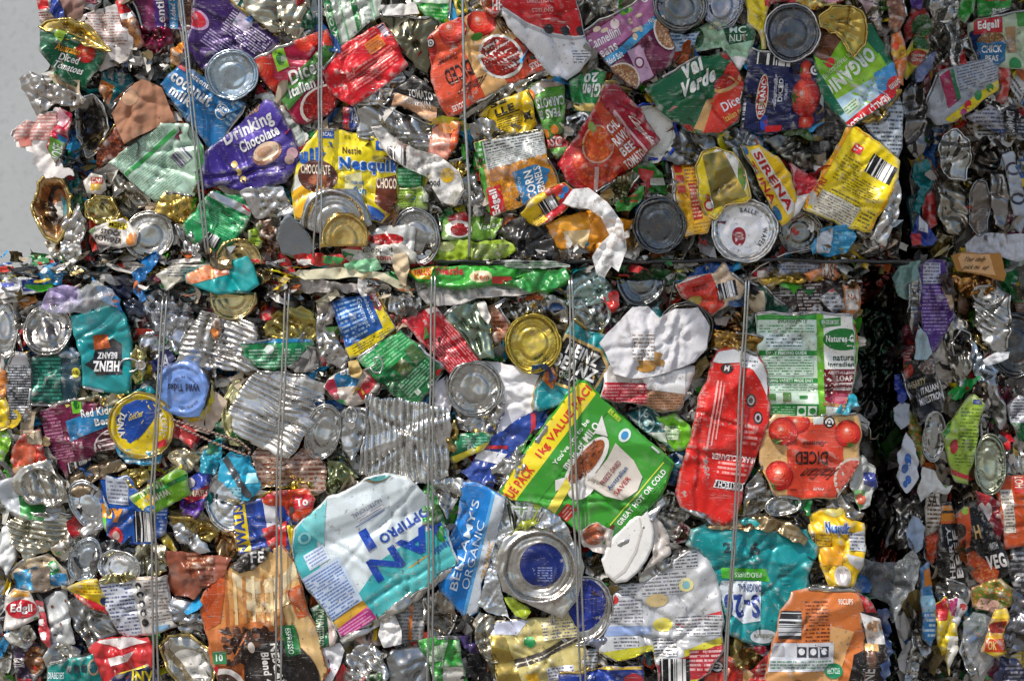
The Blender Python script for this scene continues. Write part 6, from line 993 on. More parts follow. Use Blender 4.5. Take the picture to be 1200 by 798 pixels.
tin('big ribbed silver can|behind the second lower wires', [(270, 482), (284, 456), (300, 436), (330, 438), (360, 444), (378, 452), (378, 480), (366, 496), (352, 516), (338, 536), (322, 530), (300, 520), (276, 506)], 'd6d4ce', d=12, ribs=('v', 6.6, 1.7, .05, .92), frame=[(300, 424), (394, 460), (350, 544), (262, 500)], cr=(3.5, 40), cre=2, art=[Rr(.5, -.05, .72, .0, 'tin')])
tin('rust streaked ribbed can|below the big ribbed can', [(296, 534), (306, 520), (324, 524), (340, 536), (356, 524), (372, 534), (384, 552), (380, 574), (366, 580), (340, 566), (304, 572), (296, 556)], 'b8a090', d=8, ribs=('v', 5.5, 1.5, .05, .95), cr=(4, 20), art=[Fi(.05, .1, .95, .9, 'b09684', '8a4a34', 9)])
tin('gold tray rim|below the rust streaked can', [(316, 574), (330, 562), (350, 560), (366, 566), (372, 580), (360, 578), (338, 572)], 'b8a04c', d=6, cr=(4, 12))
lid('tilted coil can end|left of the ring pull can', 378, 506, 20, 32, 15, 'b4b4b0', d=9)
item('grey can end with a finger ring|left of the wide ribbed can', 'can', [(390, 490), (404, 478), (430, 478), (430, 496), (424, 520), (412, 540), (400, 528), (394, 510)], 12, 'b9bcbc', mat='m', cr=(3, 20), rings=(412, 508, 24, 34, 20, .7), name='ring_pull_can', part='can_end', tab=(412, 486, 90, 22))
tin('olive steel triangle|between the coil can ends and the formula can', [(382, 576), (386, 540), (404, 544), (420, 560), (408, 564), (390, 578)], '7f8a64', d=6, cr=(4, 26))
tin('wide ribbed silver can|with vertical ribs behind the third wires', [(422, 556), (428, 510), (432, 464), (460, 468), (500, 474), (526, 482), (526, 520), (524, 556), (500, 564), (460, 560)], 'cfcfcb', d=11, ribs=('u', 6.8, 1.9, .03, .97), cr=(3.5, 34), cre=3)
can('blue and red fish can|crumpled above the wide ribbed can', [(380, 454), (394, 438), (410, 430), (432, 436), (444, 452), (436, 468), (414, 478), (396, 470)], 'cbbcae', [Pg([(.2, .0), (.7, .0), (.6, .45), (.2, .5)], '1f6a94'), Tx('BE', .3, .05, .5, .2, 'white', b=.03), Pg([(0, .3), (.2, .3), (.3, .8), (0, .7)], 'a82a44'), Pg([(.8, .2), (1, .3), (.7, .8), (.6, .6)], 'b82a34'), El(.3, .85, .1, .08, '3a9a5a')], d=9, rims='', cr=(6, 14))
tin('crumpled white tin post|between the key can and the gourmet can', [(372, 372), (386, 362), (392, 390), (410, 424), (402, 432), (390, 428), (376, 430), (370, 400)], 'c4c2bf', d=5, cr=(6, 14), art=[Pg([(.0, .8), (.3, .8), (.3, 1), (0, 1)], 'c82a34')])
film('cream string wrapper|left of the gourmet can', [(370, 356), (384, 352), (394, 364), (386, 376), (372, 374)], 'c8bcb0', d=8, cr=(6, 8))
pap('yellow torn corner|at the lower tip of the gourmet can', [(408, 424), (418, 422), (424, 436), (420, 444), (410, 440)], 'cdb070', d=15)

# ---- lower bale, the big fronts
can('orange yellow vegetable can|with blue yellow lettering left of the formula can', [(273, 594), (286, 588), (344, 578), (352, 600), (346, 632), (336, 652), (300, 650), (282, 648), (276, 620)], '1c3f94',
    [Rr(-.1, -.1, .20, 1.1, 'f0d01c'), Tx('INWALIS', -.02, .04, .16, .96, '1c3f94', rot=90, b=.04), Pg([(.46, -.1), (.60, -.1), (.70, .5), (.5, .55)], 'd8d8dc'), Pg([(.42, .50), (.8, .42), (.78, .84), (.5, .86)], 'd02a24'), Pg([(.80, .5), (1.1, .5), (1.1, .9), (.84, .9)], 'f0d01c')], d=13, frame=[(270, 590), (350, 578), (352, 650), (282, 656)], rims='4', rimcol='gold')
can('orange red sauce can|lying across the top of the vegetable can', [(288, 588), (320, 576), (358, 572), (370, 584), (366, 600), (346, 612), (330, 596)], 'd8481f', [Rr(.66, .3, .96, .75, 'd02030'), Tx('To', .70, .38, .88, .66, 'white', b=.04), Rr(.0, -.1, .6, .25, 'b8242c')], d=15, frame=[(286, 580), (368, 566), (374, 602), (296, 612)], rims='0', rimcol='gold')
pap('blank white card|between the vegetable can and the gold tray rim', [(286, 588), (300, 570), (312, 574), (330, 578), (312, 584)], 'e0dedb', d=9, cat='card')
can('large baby formula can|teal and white with upside down blue letters', [(342, 640), (346, 622), (360, 604), (384, 586), (430, 562), (444, 557), (474, 560), (498, 584), (520, 620), (534, 660), (500, 684), (440, 724), (400, 747), (384, 716), (362, 690), (346, 664)], 'd9e4e7',
    [Pg([(-.1, -.15), (.45, -.1), (.30, .10), (.18, .30), (.10, .62), (.02, 1.1), (-.1, 1.1)], '4ab4b8'), Pg([(.15, -.15), (.5, -.12), (.36, .1), (.24, .3), (.18, .1)], '7fd0d0'), Pg([(.16, 1.1), (.30, .74), (.55, .62), (.86, .62), (1.1, .70), (1.1, 1.1)], '3fb4b8'), Pg([(.2, 1.1), (.40, .80), (.7, .76), (1.1, .88), (1.1, 1.1)], '5cc4c4'),
     El(.86, -.01, .12, .11, '8a7a5a'), El(.87, -.02, .11, .11, '66bcbc'), Rr(-.02, .42, .30, .80, 'c8d8ec'), Fi(-.0, .44, .28, .60, 'c8d8ec', '5a7ac0', 7), Fi(-.0, .60, .28, .80, 'c8d8ec', '5a7ac0', 8), Pg([(.02, .82), (.30, .80), (.31, .86), (.02, .88)], 'd0a030'), Pg([(.02, .88), (.31, .86), (.32, .97), (.04, .99)], 'c8308a'), Fi(.04, .88, .30, .97, 'c8308a', 'f0a8d0', 4), Rr(.08, .28, .24, .40, 'd8e4f0'), Fi(.09, .29, .23, .39, 'd8e4f0', '7a90c0', 4),
     El(.15, .17, .05, .045, '9adce0'), El(.15, .17, .03, .028, '3a98a8'), Tx('NAN', .44, .57, 1.14, .76, '1c4ab0', rot=180, b=.03), Tx('OPTIPRO', .60, .45, .98, .53, '2a50a8', rot=180, b=.04), Tx('1', .495, .345, .56, .515, '1c4ab0', rot=180, b=.04), Rr(.50, .30, .74, .306, '4a60b0'), Tx('NUTRITIONAL', .52, .20, .76, .235, '7a7a90', rot=180), Fi(.54, .245, .76, .285, 'e9edf0', '9a9ab0', 2), Tx('Nestle', .84, .78, .99, .84, '3a5ab0', rot=180, b=.02), Rr(.66, .79, .80, .802, 'd0a84a')],
    d=17, frame=[(324, 618), (462, 540), (548, 654), (394, 762)], cr=(3.2, 60), rims='A', edge=5, depth=22, rimr=2.0)
tin('silver edge of the formula can|along its lower right side', [(400, 748), (450, 716), (534, 660), (538, 666), (500, 696), (440, 736), (404, 754)], 'c2beb6', d=13, cr=(2, 16))
can('green and pink packet edge|under the lower left of the formula can', [(364, 714), (376, 708), (396, 744), (392, 756), (376, 758)], '17603c', [Tx('VOLUNTEERED', .2, .1, .5, .95, 'c8d8b8', rot=-90), Pg([(.6, .3), (1, .3), (1, 1), (.7, 1)], 'd8c0b8')], d=11, rims='')
pap('white card tongue|below the green and pink packet edge', [(374, 760), (398, 754), (404, 762), (390, 796), (376, 800)], 'e8e8ea', d=8, cat='card', cr=(2, 20))
can('coffee can|with a glowing crema print and scattered beans', [(235, 704), (250, 684), (268, 664), (300, 652), (330, 638), (344, 660), (352, 690), (368, 740), (384, 784), (372, 802), (262, 804), (244, 760)], 'c86a2c',
    [Rr(-.1, -.1, 1.1, .62, 'd88a44'), Pg([(.15, -.1), (.95, -.1), (.98, .2), (.86, .42), (.5, .52), (.25, .4)], 'dca05a'), Pg([(.26, .0), (.9, -.05), (.92, .2), (.8, .36), (.5, .46), (.34, .3)], 'e4b878'), Pg([(.30, .14), (.5, .22), (.75, .20), (.92, .08), (.9, .2), (.74, .30), (.48, .31), (.3, .24)], 'f0dcb0'), Pg([(.36, .34), (.6, .38), (.82, .30), (.8, .38), (.6, .45), (.4, .42)], 'efd4a0'), *[Pg([(.22+.085*q, .18), (.25+.085*q, .18), (.22+.08*q, .54), (.19+.08*q, .54)], c) for q, c in enumerate(('c8743a', 'eccb90', 'd08a48', 'f2e0b8', 'd89a58', 'edcf98', 'cc8446'))], Pg([(-.1, .0), (.25, -.0), (.22, .25), (.14, .5), (-.1, .6)], 'cc5a24'), Pg([(.0, .1), (.16, .06), (.14, .3), (.02, .42)], 'b8481c'), Pg([(.72, .42), (1.1, .3), (1.1, 1.1), (.80, 1.1)], 'd8b478'), Pg([(.78, .30), (1.1, .2), (1.1, .45), (.84, .5)], 'c8602a'), Pg([(.0, .55), (.5, .5), (.8, .6), (.8, .8), (.1, .8)], 'b86a34'),
     Pg([(.20, .62), (.45, .54), (.60, .58), (.64, .74), (.4, .84), (.26, .78)], '3a2014', '1c0e08', 'v', 1.3), *scat(46, .16, .55, .62, .80, .035, .8, ('4a2a1a', '5c3622', '38200f', '6a4028', '2a170c'), 4), El(.62, .90, .32, .26, '1a1614'), El(.62, .90, .29, .23, '221c19'), Tx('NESCAFE', .50, .70, .80, .79, 'f0ece4', rot=0, b=.05) if 0 else Tx('NESCAFE', .56, .66, .63, 1.0, 'f0ece4', rot=-90, b=.04), Tx('Blend 43', .47, .72, .54, .98, 'f0ece4', rot=-90, b=.03), El(.60, .6, .01, .01, '1a1614'), Pg([(.66, .54), (.80, .54), (.82, .74), (.70, .76)], '1f7a3c'), Tx('ESPRESSO', .71, .56, .76, .74, 'e0f0e0', rot=-90), El(.13, .96, .17, .14, 'd8d0c8'), El(.13, .97, .13, .11, '4a2a1c'), Pg([(-.1, .85), (.1, .8), (.0, 1.1), (-.1, 1.1)], 'b8202a'), Rr(.05, .70, .17, .79, '2f7a48'), Tx('10', .08, .72, .14, .77, 'e0f0e0', b=.03), El(.40, .68, .03, .04, 'e0d0c0')],
    d=18, frame=[(232, 650), (354, 640), (386, 808), (246, 812)], cr=(2.6, 50), ribs=('u', 8, .6, .05, .95), rims='', edge=4, depth=22)
can('dark top of the coffee can|torn under the vegetable can', [(270, 664), (284, 652), (300, 644), (318, 640), (310, 656), (296, 668), (280, 672)], '2a2622', [Tx('FE', .5, .2, .8, .6, 'white')], d=21, rims='', cr=(3, 12), depth=5)
film('brown foil pouch|folded left of the coffee can', [(197, 648), (204, 645), (232, 650), (272, 654), (262, 672), (240, 690), (226, 700), (204, 698), (196, 690)], '8e4a30', d=15, cr=(5, 20), cat='pouch', name='food_pouch', art=[Fi(.3, .05, .7, .4, '8e4a30', 'c89a7a', 4), Fi(.5, .5, .7, .8, '8e4a30', '5a2414', 4)])
tin('pale grey smooth can|below the brown foil pouch', [(196, 702), (210, 700), (234, 704), (240, 730), (236, 750), (218, 742), (202, 726)], 'b8bcc0', d=8, cr=(4, 30), rims='')
can('white nutrition table can|with a column of little people behind the first wires', [(116, 682), (130, 678), (160, 676), (194, 676), (198, 706), (204, 736), (186, 742), (150, 748), (138, 744), (126, 710)], 'e2dcd4',
    [Rr(-.1, -.1, 1.1, .10, 'd8b090'), Rr(.02, .12, .48, 1.1, 'd0d4dc'), Fi(.03, .15, .47, 1.0, 'd0d4dc', '4a5078', 15), El(.56, .20, .045, .05, '2a2a2c'), El(.56, .34, .045, .05, '2a2a2c'), El(.56, .48, .045, .05, '2a2a2c'), El(.56, .62, .045, .05, '2a2a2c'), El(.56, .78, .05, .06, '2a2a2c'), El(.56, .22, .02, .03, 'e8e4e0'), El(.56, .36, .02, .03, 'e8e4e0'), El(.56, .50, .02, .03, 'e8e4e0'), El(.56, .64, .02, .03, 'e8e4e0'), Fi(.64, .14, .96, .8, 'e2dcd4', '8a7a74', 12), Rr(.68, .86, .9, .94, '8ab8d8')],
    d=14, frame=[(114, 674), (196, 668), (206, 742), (130, 752)], rims='0', rimcol='olive')
tin('olive ruffled rim|on top of the white nutrition can', [(116, 682), (124, 674), (146, 672), (158, 676), (150, 682), (130, 684)], '9c9462', d=17, cr=(3, 10))
can('yellow red packet point|over the grey open can', [(78, 690), (96, 680), (114, 678), (122, 700), (128, 722), (110, 714), (92, 702)], 'e8cc1c', [Pg([(-.1, .4), (.2, .4), (1.1, .85), (1.1, 1.1), (.6, 1.0), (-.1, .7)], 'c81f2c'), Fi(.3, .05, .8, .4, 'e8cc1c', 'a87a10', 4), El(.85, .6, .08, .1, '23386c')], d=17, rims='')
tin('grey open can|gutted beneath the yellow red packet', [(80, 706), (90, 700), (110, 714), (130, 724), (140, 744), (120, 748), (104, 758), (90, 740), (80, 722)], '9a9a96', d=8, cr=(5, 22), bowl=5)
tin('rusty white tin panel|specked left of the grey open can', [(50, 704), (64, 694), (78, 692), (82, 720), (86, 752), (62, 756), (56, 730)], 'cfd2d0', d=9, cr=(2.5, 26), mat=None) if 0 else can('rusty white tin panel|specked left of the grey open can', [(50, 704), (64, 694), (78, 692), (82, 720), (86, 752), (62, 756), (56, 730)], 'c9cdcc', [El(.3, .3, .05, .03, '7a4a34'), El(.6, .6, .04, .03, '7a4a34'), El(.4, .8, .05, .02, '6a4a3a'), El(.7, .2, .03, .03, '7a4a34')], d=9, rims='', cr=(2.5, 26))
can('red gingham jam can|with a red oval name at the left edge', [(6, 700), (16, 690), (34, 694), (44, 712), (46, 724), (24, 734), (6, 738)], 'd8cfc6', [El(.5, .48, .44, .22, 'c01f2c'), Tx('Edgll', .2, .36, .8, .6, 'white', b=.03), Pg([(.1, -.1), (.8, -.1), (.7, .2), (.2, .2)], 'd8a04a'), El(.9, .75, .08, .08, '4a8a3a')], d=13, rims='')
can('blue white and yellow cheese can|above the red gingham jam can', [(8, 672), (30, 656), (54, 650), (76, 668), (80, 684), (60, 690), (34, 694), (14, 688)], 'cfb896', [Pg([(.1, .5), (.5, .3), (.5, .9), (.1, .9)], '2a86b4'), Pg([(.7, .5), (1, .5), (1, .9), (.7, .8)], '2a7aa8'), El(.74, .35, .1, .18, '2f8a4a'), El(.74, .35, .06, .1, 'd8e8d8'), Pg([(.4, .4), (.7, .3), (.7, 1), (.45, 1)], '8a7a6a')], d=10, rims='0', cr=(6, 16))
film('red and white checked strip|beside the rusty white panel', [(42, 704), (50, 706), (58, 742), (58, 756), (48, 748), (44, 726)], 'c84048', d=11, art=[Rr(.2, .1, .6, .25, 'e8e0e0'), Rr(.2, .4, .6, .55, 'e8e0e0'), Rr(.3, .7, .8, .85, 'e8e0e0')])
tin('bowed white can bottom|below the red gingham jam can', [(6, 744), (20, 734), (36, 732), (44, 746), (34, 756), (14, 754)], 'c8c4b8', d=9, cr=(3, 20), rims='')
can('dark burger can|brown and purple at the lower left corner', [(14, 756), (36, 750), (48, 762), (52, 784), (40, 802), (20, 802)], '33243c', [El(.7, .45, .28, .3, 'b87a3a', '6a4020', 'v', 1.0), Tx('ODY', .05, .4, .4, .6, 'e0d8d0', rot=-90), Rr(.1, .85, .6, 1.1, 'b02030')], d=8, rims='', cr=(5, 18))
tin('white rounded can shoulder|beside the dark burger can', [(52, 770), (60, 756), (80, 754), (96, 762), (92, 774), (70, 780), (56, 780)], 'c2c0b8', d=8, cr=(4, 18))
can('teal pack with icons|at the bottom left', [(56, 778), (80, 772), (108, 766), (114, 784), (118, 804), (56, 804)], '0f8f88', [Rr(.36, .36, .46, .6, '1c3a44'), Rr(.50, .34, .60, .58, '1c3a44'), Rr(.64, .32, .74, .56, '1c3a44'), El(.86, .4, .09, .25, 'e0a880'), El(.86, .4, .07, .19, '0f6a70'), Tx('DIABETES', .02, .55, .32, .75, 'e0f0f0', b=.02), El(.8, .95, .2, .12, 'e0703a')], d=14, rims='0')
film('red and white crumpled pack|between the teal pack and the first wires', [(104, 762), (118, 748), (146, 746), (172, 748), (180, 764), (174, 786), (150, 798), (118, 802), (112, 786)], 'c82a2c', d=12, cr=(6, 18), art=[Pg([(.1, .1), (.6, .0), (.9, .1), (.5, .25)], 'e8e0dc'), Pg([(.3, .45), (.7, .3), (.6, .5), (.35, .6)], 'e8e0dc'), Pg([(0, .6), (.1, .5), (.2, .9), (.1, 1)], 'e0d8d4')])
can('navy and yellow can|cut by the bottom edge at the first wires', [(126, 800), (140, 788), (172, 776), (184, 786), (182, 806), (128, 808)], '1f2c5c', [Pg([(-.1, .3), (.9, -.2), (.9, .1), (-.1, .6)], 'e8d020'), Tx('INV', .5, .3, .9, .7, 'e8d020', b=.04)], d=15, rims='')
item('squashed oval fish tin|with a dirty pale inside', 'tin', [(186, 758), (198, 746), (222, 746), (242, 760), (250, 786), (246, 804), (214, 806), (196, 784)], 12, 'c4bfb0', [El(.5, .45, .26, .2, 'dad6cc'), Pg([(.1, .3), (.2, .25), (.8, 1.0), (.7, 1.05)], '8a7a58'), Pg([(.45, .6), (.8, .55), (.9, .8), (.6, .8)], 'dcdad2')], mat='m', cr=(5, 16), rims='o', rimcol='gold', bowl=5, name='oval_tin', part='tin_body', rimr=1.8)
lid('silver lid in a dark tin|left of the first lower wires', 139, 664, 24, 20, 10, 'c6c7c5', d=12, out=ell(140, 664, 25, 18, 12, 22))
tin('dark tin tub|around the silver lid', [(106, 664), (112, 640), (134, 632), (156, 642), (166, 664), (150, 656), (130, 650), (116, 664), (112, 680)], '6b6c6c', d=9, cr=(3, 18))
lid('pale curved rim|left of the dark tin tub', 100, 656, 18, 26, 20, 'b9c2c8', d=7)
tin('cream leathery can|right of the silver lid', [(158, 642), (176, 634), (196, 640), (196, 668), (180, 676), (162, 672)], 'a8a48c', d=7, cr=(5, 26), rims='')
can('thin yellow sliver|above the brown foil pouch', [(188, 632), (194, 624), (208, 644), (204, 652)], 'e8c81c', [], d=11, rims='')
tin('chrome crescent can|above the brown foil pouch', [(196, 612), (208, 610), (232, 624), (248, 646), (230, 646), (208, 634)], 'cbcccb', d=9, cr=(3, 30))
tin('dull gold foil bar|above the chrome crescent', [(198, 606), (216, 604), (244, 614), (256, 624), (246, 636), (224, 622), (204, 614)], 'a8924e', d=12, cr=(5, 12))
tin('small tin and amber scrap|left of the vegetable can', [(250, 640), (256, 622), (274, 624), (280, 644), (270, 654), (256, 652)], 'b08a5a', d=7, cr=(6, 10))
tin('gold silver woven rib can|at the left edge', [(8, 612), (18, 604), (50, 602), (82, 604), (78, 628), (56, 644), (30, 656), (18, 640)], 'c0bba4', d=9, ribs=('v', 6.4, 1.8, .05, .95), frame=[(10, 590), (90, 600), (70, 660), (-2, 644)], cr=(3, 24))
item('white frosted plastic fold|at the left edge below the pale plate', 'plastic bag', [(0, 620), (10, 612), (18, 634), (18, 656), (8, 672), (0, 660)], 6, 'dfe0de', mat='f', name='plastic_bag', cr=(5, 12))
tin('pale crumpled tin knot|right of the woven rib can', [(58, 640), (80, 620), (96, 614), (120, 616), (110, 632), (88, 640), (76, 660), (64, 652)], 'c9c4ba', d=7, cr=(6, 14))
tin('silver bag of foil|at the far left below the cheese can', [(-8, 676), (6, 680), (6, 700), (2, 742), (-8, 740)], 'a8aab0', d=2, cr=(6, 16))

# ---- middle bottom
can('blue and white baby formula packet|lettered upward in the middle', [(514, 684), (526, 640), (538, 600), (542, 565), (562, 568), (592, 584), (582, 630), (566, 680), (560, 716), (546, 724), (530, 706)], '1c7fd0',
    [Rr(.66, -.1, 1.2, 1.2, 'c8d0d8'), Rr(.60, -.1, .66, 1.2, '5aa8e0'), Tx("BELLAMY'S", .30, .14, .43, .86, 'e0f0fa', rot=90, b=.01), Tx('ORGANIC', .48, .28, .60, .82, 'e0f0fa', rot=90, b=.0), El(.14, .50, .05, .03, '8ac8f0'), El(.14, .50, .04, .024, '1c7fd0'), Tx('INFANT FORMULA', .86, .35, .95, .85, '3a7ac0', rot=90), Tx('ORGANIC', .74, .4, .82, .7, 'c89a4a', rot=90)],
    d=13, frame=[(540, 556), (604, 580), (570, 732), (500, 700)], cr=(3, 46), rims='')
tin('silver foil packet side|printed faintly beside the blue formula packet', [(592, 584), (606, 580), (640, 590), (660, 612), (670, 640), (646, 630), (604, 636), (584, 664), (590, 700), (600, 724), (570, 712), (562, 708), (576, 650)], 'cfd4d6', d=10, cr=(5, 18), art=[Fi(.3, .02, .7, .14, 'cfd4d6', '6a8a4a', 4), El(.62, .08, .05, .04, 'a8b83a')])
film('olive green torn film|above the blue disc lid', [(596, 628), (612, 612), (630, 604), (632, 612), (614, 624), (600, 632)], 'a0a832', d=16)
film('lime film below|under the left of the blue disc lid', [(590, 700), (602, 700), (622, 716), (616, 728), (604, 722)], 'a8bc2c', d=12)
lid('silver lid with blue disc|large and crumpled left of the fourth wires', 630, 666, 48, 50, 0, 'c5c2ba', d=18, cr=(2.6, 26), rings=(632, 664, 44, 44, 0, 1.0), out=[(582, 660), (590, 634), (606, 624), (640, 620), (664, 628), (678, 642), (684, 664), (676, 700), (658, 722), (636, 714), (610, 702), (590, 692)],
    art=[El(.55, .46, .27, .26, '17296f', None, 'r'), Fi(.50, .48, .68, .66, '17296f', '8a98c8', 6)], rims='')
lid('second blue disc lid|half hidden right of the fourth wires', 682, 716, 34, 40, 20, 'c0beb8', d=11, art=[El(.45, .42, .42, .40, '1a2f8a', None, 'r')], cr=(2.6, 20), rings=(682, 716, 34, 40, 20, .7), arot=20)
pouch('green chocolate malt pouch|big tilted value pack in the centre', [(588, 576), (610, 540), (640, 500), (678, 450), (686, 450), (730, 494), (788, 544), (772, 580), (752, 604), (724, 630), (700, 640), (686, 630), (658, 606), (632, 590), (600, 586)], '389c27', d=21, depth=24, edge=6,
      art=[Pg([(-.2, -.2), (1.2, -.2), (1.2, .14), (-.2, .14)], 'f2dc1c'), Tx('VALUE PACK', -.02, .03, .32, .115, 'd8301c', b=.03), Tx('1kg VALUE PACK', .40, .03, .98, .115, 'd8301c', b=.03), Rr(-.2, .14, 1.2, .30, '339424'), Tx("You've got to be", .42, .19, .78, .245, 'f0f6e8', b=.02), Tx('made of MILO', .44, .26, .80, .325, 'f4f8ec', b=.03),
           El(.55, .42, .22, .105, 'e6e2dc'), Pg([(.34, .30), (.40, .36), (.34, .40), (.28, .36)], 'e6e2dc'), Pg([(.74, .32), (.86, .28), (.78, .42)], 'e6e2dc'), El(.42, .50, .12, .10, 'e6e2dc'), El(.56, .41, .18, .075, '7a3c1c', 'a85a30', 'v', .6), *scat(30, .42, .36, .70, .46, .02, .7, ('8a4826', '6a3418', 'a45c34', '552812'), 9), Pg([(.44, .50), (.52, .53), (.66, .53), (.78, .50), (.77, .70), (.72, .84), (.62, .88), (.50, .84), (.45, .70)], 'd4ccc0'), Pg([(.47, .52), (.50, .53), (.53, .84), (.50, .83)], 'b8aea2'), Tx('FREEZE DRIED', .50, .60, .70, .64, '8a2a2a'), Tx('Australian', .50, .67, .70, .71, '3a5a8a'), Tx('SAVER', .50, .74, .66, .78, 'b8302a'),
           El(.02, .24, .10, .09, 'e8e4e0'), El(.02, .26, .065, .045, '5a2a18'), Tx('Nestle', -.04, .19, .10, .23, 'b8302a', b=.03), El(.10, .50, .055, .05, 'e8e0d0'), Tx('Kem', .07, .48, .13, .52, 'b8501c'), Rr(.14, .50, .26, .60, 'c82a20'), Fi(.15, .51, .25, .59, 'c82a20', 'f0c0b0', 3), El(.03, .78, .10, .08, 'e8e4e0'), El(.02, .77, .07, .05, '8a4426', '5a2814', 'v', .6),
           Tx('GREAT HOT OR COLD', .34, .92, .86, .965, 'f4f8ec', b=.03), Rr(.3, .89, .9, .9, 'd8e04a'), Rr(.90, .30, 1.02, .42, 'b8dc3a'), Fi(.905, .31, 1.01, .41, 'b8dc3a', '3a6a1a', 4), El(.86, .52, .05, .045, 'd8e8e0'), El(.86, .52, .03, .028, '3a8ac0'), Rr(.93, .56, .96, .60, '2a4a9a'), Rr(.92, .74, 1.0, .82, 'e0e8e0'), Fi(.42, .98, .82, 1.08, '389c27', '1f6a1a', 5), Fi(.2, .86, .3, .95, '389c27', '1f6a1a', 4), Pg([(.22, .92), (.32, .9), (.32, 1.0), (.24, 1.0)], '1f7a2a'), El(.27, .92, .05, .02, '5a2a18'), Tx('NET 1kg', .12, .98, .22, 1.04, 'e0f0d8'), Pg([(.90, .88), (1.02, .86), (1.02, 1.0), (.92, 1.0)], '2f7a2a'), Pg([(.1, .4), (.4, .36), (.36, .44), (.12, .48)], 'e8d84a')],
      frame=[(578, 590), (690, 438), (800, 540), (696, 660)], cr=(3.5, 60), rims='')
tin('silver side of the malt pouch|behind its right lower edge', [(724, 634), (752, 608), (774, 582), (778, 590), (762, 614), (744, 636), (716, 650), (704, 646)], 'bdbcb8', d=16, cr=(3, 12))
tin('silver torn edge|left of the malt pouch', [(584, 576), (592, 556), (612, 534), (640, 500), (636, 516), (612, 552), (600, 574)], 'c9cac8', d=16, cr=(4, 10))
film('chocolate and silver foil bit|at the lower tip of the malt pouch', [(678, 622), (700, 612), (722, 626), (712, 650), (694, 646), (684, 642)], 'c9bfb6', d=19, art=[El(.4, .35, .28, .35, '7a3a1c', 'a85a38', 'v', .6)])
can('dark teal patterned can|behind the malt pouch top right', [(732, 488), (762, 474), (776, 488), (784, 520), (790, 528), (770, 516), (750, 502)], '0f5f64', [Ring(.45, .4, .16, .2, .03, 'b8d8d8'), El(.45, .4, .06, .08, 'b8d8d8'), Tx('16', .3, .1, .5, .3, 'd0e4e4'), Rr(.55, .6, .9, .8, 'd0d8c8')], d=6, rims='')
can('lime green label can|behind the malt pouch right corner', [(768, 488), (790, 484), (806, 500), (812, 516), (800, 526), (786, 528), (776, 510)], '7ac82a', [Rr(.2, .35, .6, .7, 'c8d8b8'), Fi(.2, .35, .6, .7, 'c8d8b8', '4a7a3a', 4)], d=4, rims='')
tin('dented steel tub|in the shadow between malt pouch and brake cleaner can', [(768, 590), (782, 574), (798, 580), (806, 600), (800, 622), (786, 634), (768, 620)], '98968e', d=5, rings=(786, 604, 22, 28, 0, .8), cr=(3, 16))
can('maroon foil scrap|under the dented steel tub', [(784, 622), (800, 612), (810, 620), (806, 634), (790, 636)], '4a1a22', [], d=4, rims='', cr=(6, 10))
can('navy and teal can|below the lime green label can', [(774, 540), (792, 530), (800, 536), (792, 570), (782, 568)], '17406c', [Pg([(0, .4), (1, .3), (1, .5), (0, .6)], '0f8a90')], d=4, rims='')
item('white plastic tub lid|clean and sunlit below the malt pouch', 'tub lid', [(706, 656), (711, 643), (720, 629), (732, 616), (746, 605), (758, 599), (763, 610), (766, 625), (764, 642), (757, 657), (747, 670), (735, 680), (722, 682), (711, 672)], 19, 'f1efea', [Pg([(.06, .86), (.2, .93), (.42, .80), (.62, .56), (.74, .26), (.70, .10), (.73, .10), (.78, .26), (.66, .58), (.45, .84), (.2, .97), (.05, .90)], 'd2cec6')], mat='f', cr=(.2, 40), cre=0, name='plastic_plate', rims='', jag=.2, seed=31, depth=10)
item('folded white tub side|right of the white plastic lid', 'tub', [(757, 598), (768, 606), (784, 630), (786, 648), (770, 660), (752, 672), (764, 650), (766, 620)], 15, 'e2d8ce', mat='p', cr=(2, 26), name='plastic_tub', rims='')
can('white instruction can|large and multi folded beside the teal formula can', [(722, 688), (756, 684), (790, 658), (822, 640), (832, 660), (842, 694), (846, 730), (844, 760), (832, 786), (800, 802), (772, 802), (766, 760), (724, 776), (706, 762), (718, 720)], 'bfc1c3',
    [Fi(.34, .04, .80, .16, 'bfc1c3', '4a4a50', 5), Fi(.34, .18, .70, .34, 'bfc1c3', '6a6a70', 6), Fi(.10, .20, .30, .34, 'bfc1c3', '5a5a60', 6), Fi(.05, .36, .34, .54, 'bfc1c3', '6a6a78', 7), Rr(.02, .56, .40, .63, '8aa0cc'), El(.70, .28, .06, .05, 'e8e0a0'), El(.70, .28, .03, .03, '8ac0c8'), El(.46, .38, .09, .05, 'd8c08a'), El(.50, .56, .08, .05, 'd8cc5a'), El(.12, .36, .03, .03, 'b82a2a'), Pg([(.60, .56), (1.1, .44), (1.1, .47), (.60, .60)], 'c0303a'), Fi(.6, .50, 1.0, .64, 'bfc1c3', '5a5a60', 6), Pg([(-.05, .76), (.42, .70), (.44, .80), (-.05, .92)], 'b8b41f'), Pg([(.66, .74), (1.1, .62), (1.1, .72), (.66, .82)], 'd8d03a'),
     Pg([(.40, .86), (.98, .70), (1.1, .70), (1.1, .94), (.6, 1.1), (.3, 1.1)], 'b8303a'), Fi(.7, .74, 1.0, .9, 'b8303a', 'f0c0c0', 5), Pg([(.46, .98), (1.1, .92), (1.1, 1.1), (.4, 1.1)], 'c8c030'), Ba(.46, .80, .70, 1.0, 0), Fi(.42, .66, .6, .78, 'e0e0e0', '3a3a40', 5), Fi(.1, .64, .3, .72, 'bfc1c3', '5a5a60', 3)],
    d=14, frame=[(702, 650), (846, 636), (852, 802), (706, 802)], cr=(4.5, 38), rims='', cre=4)
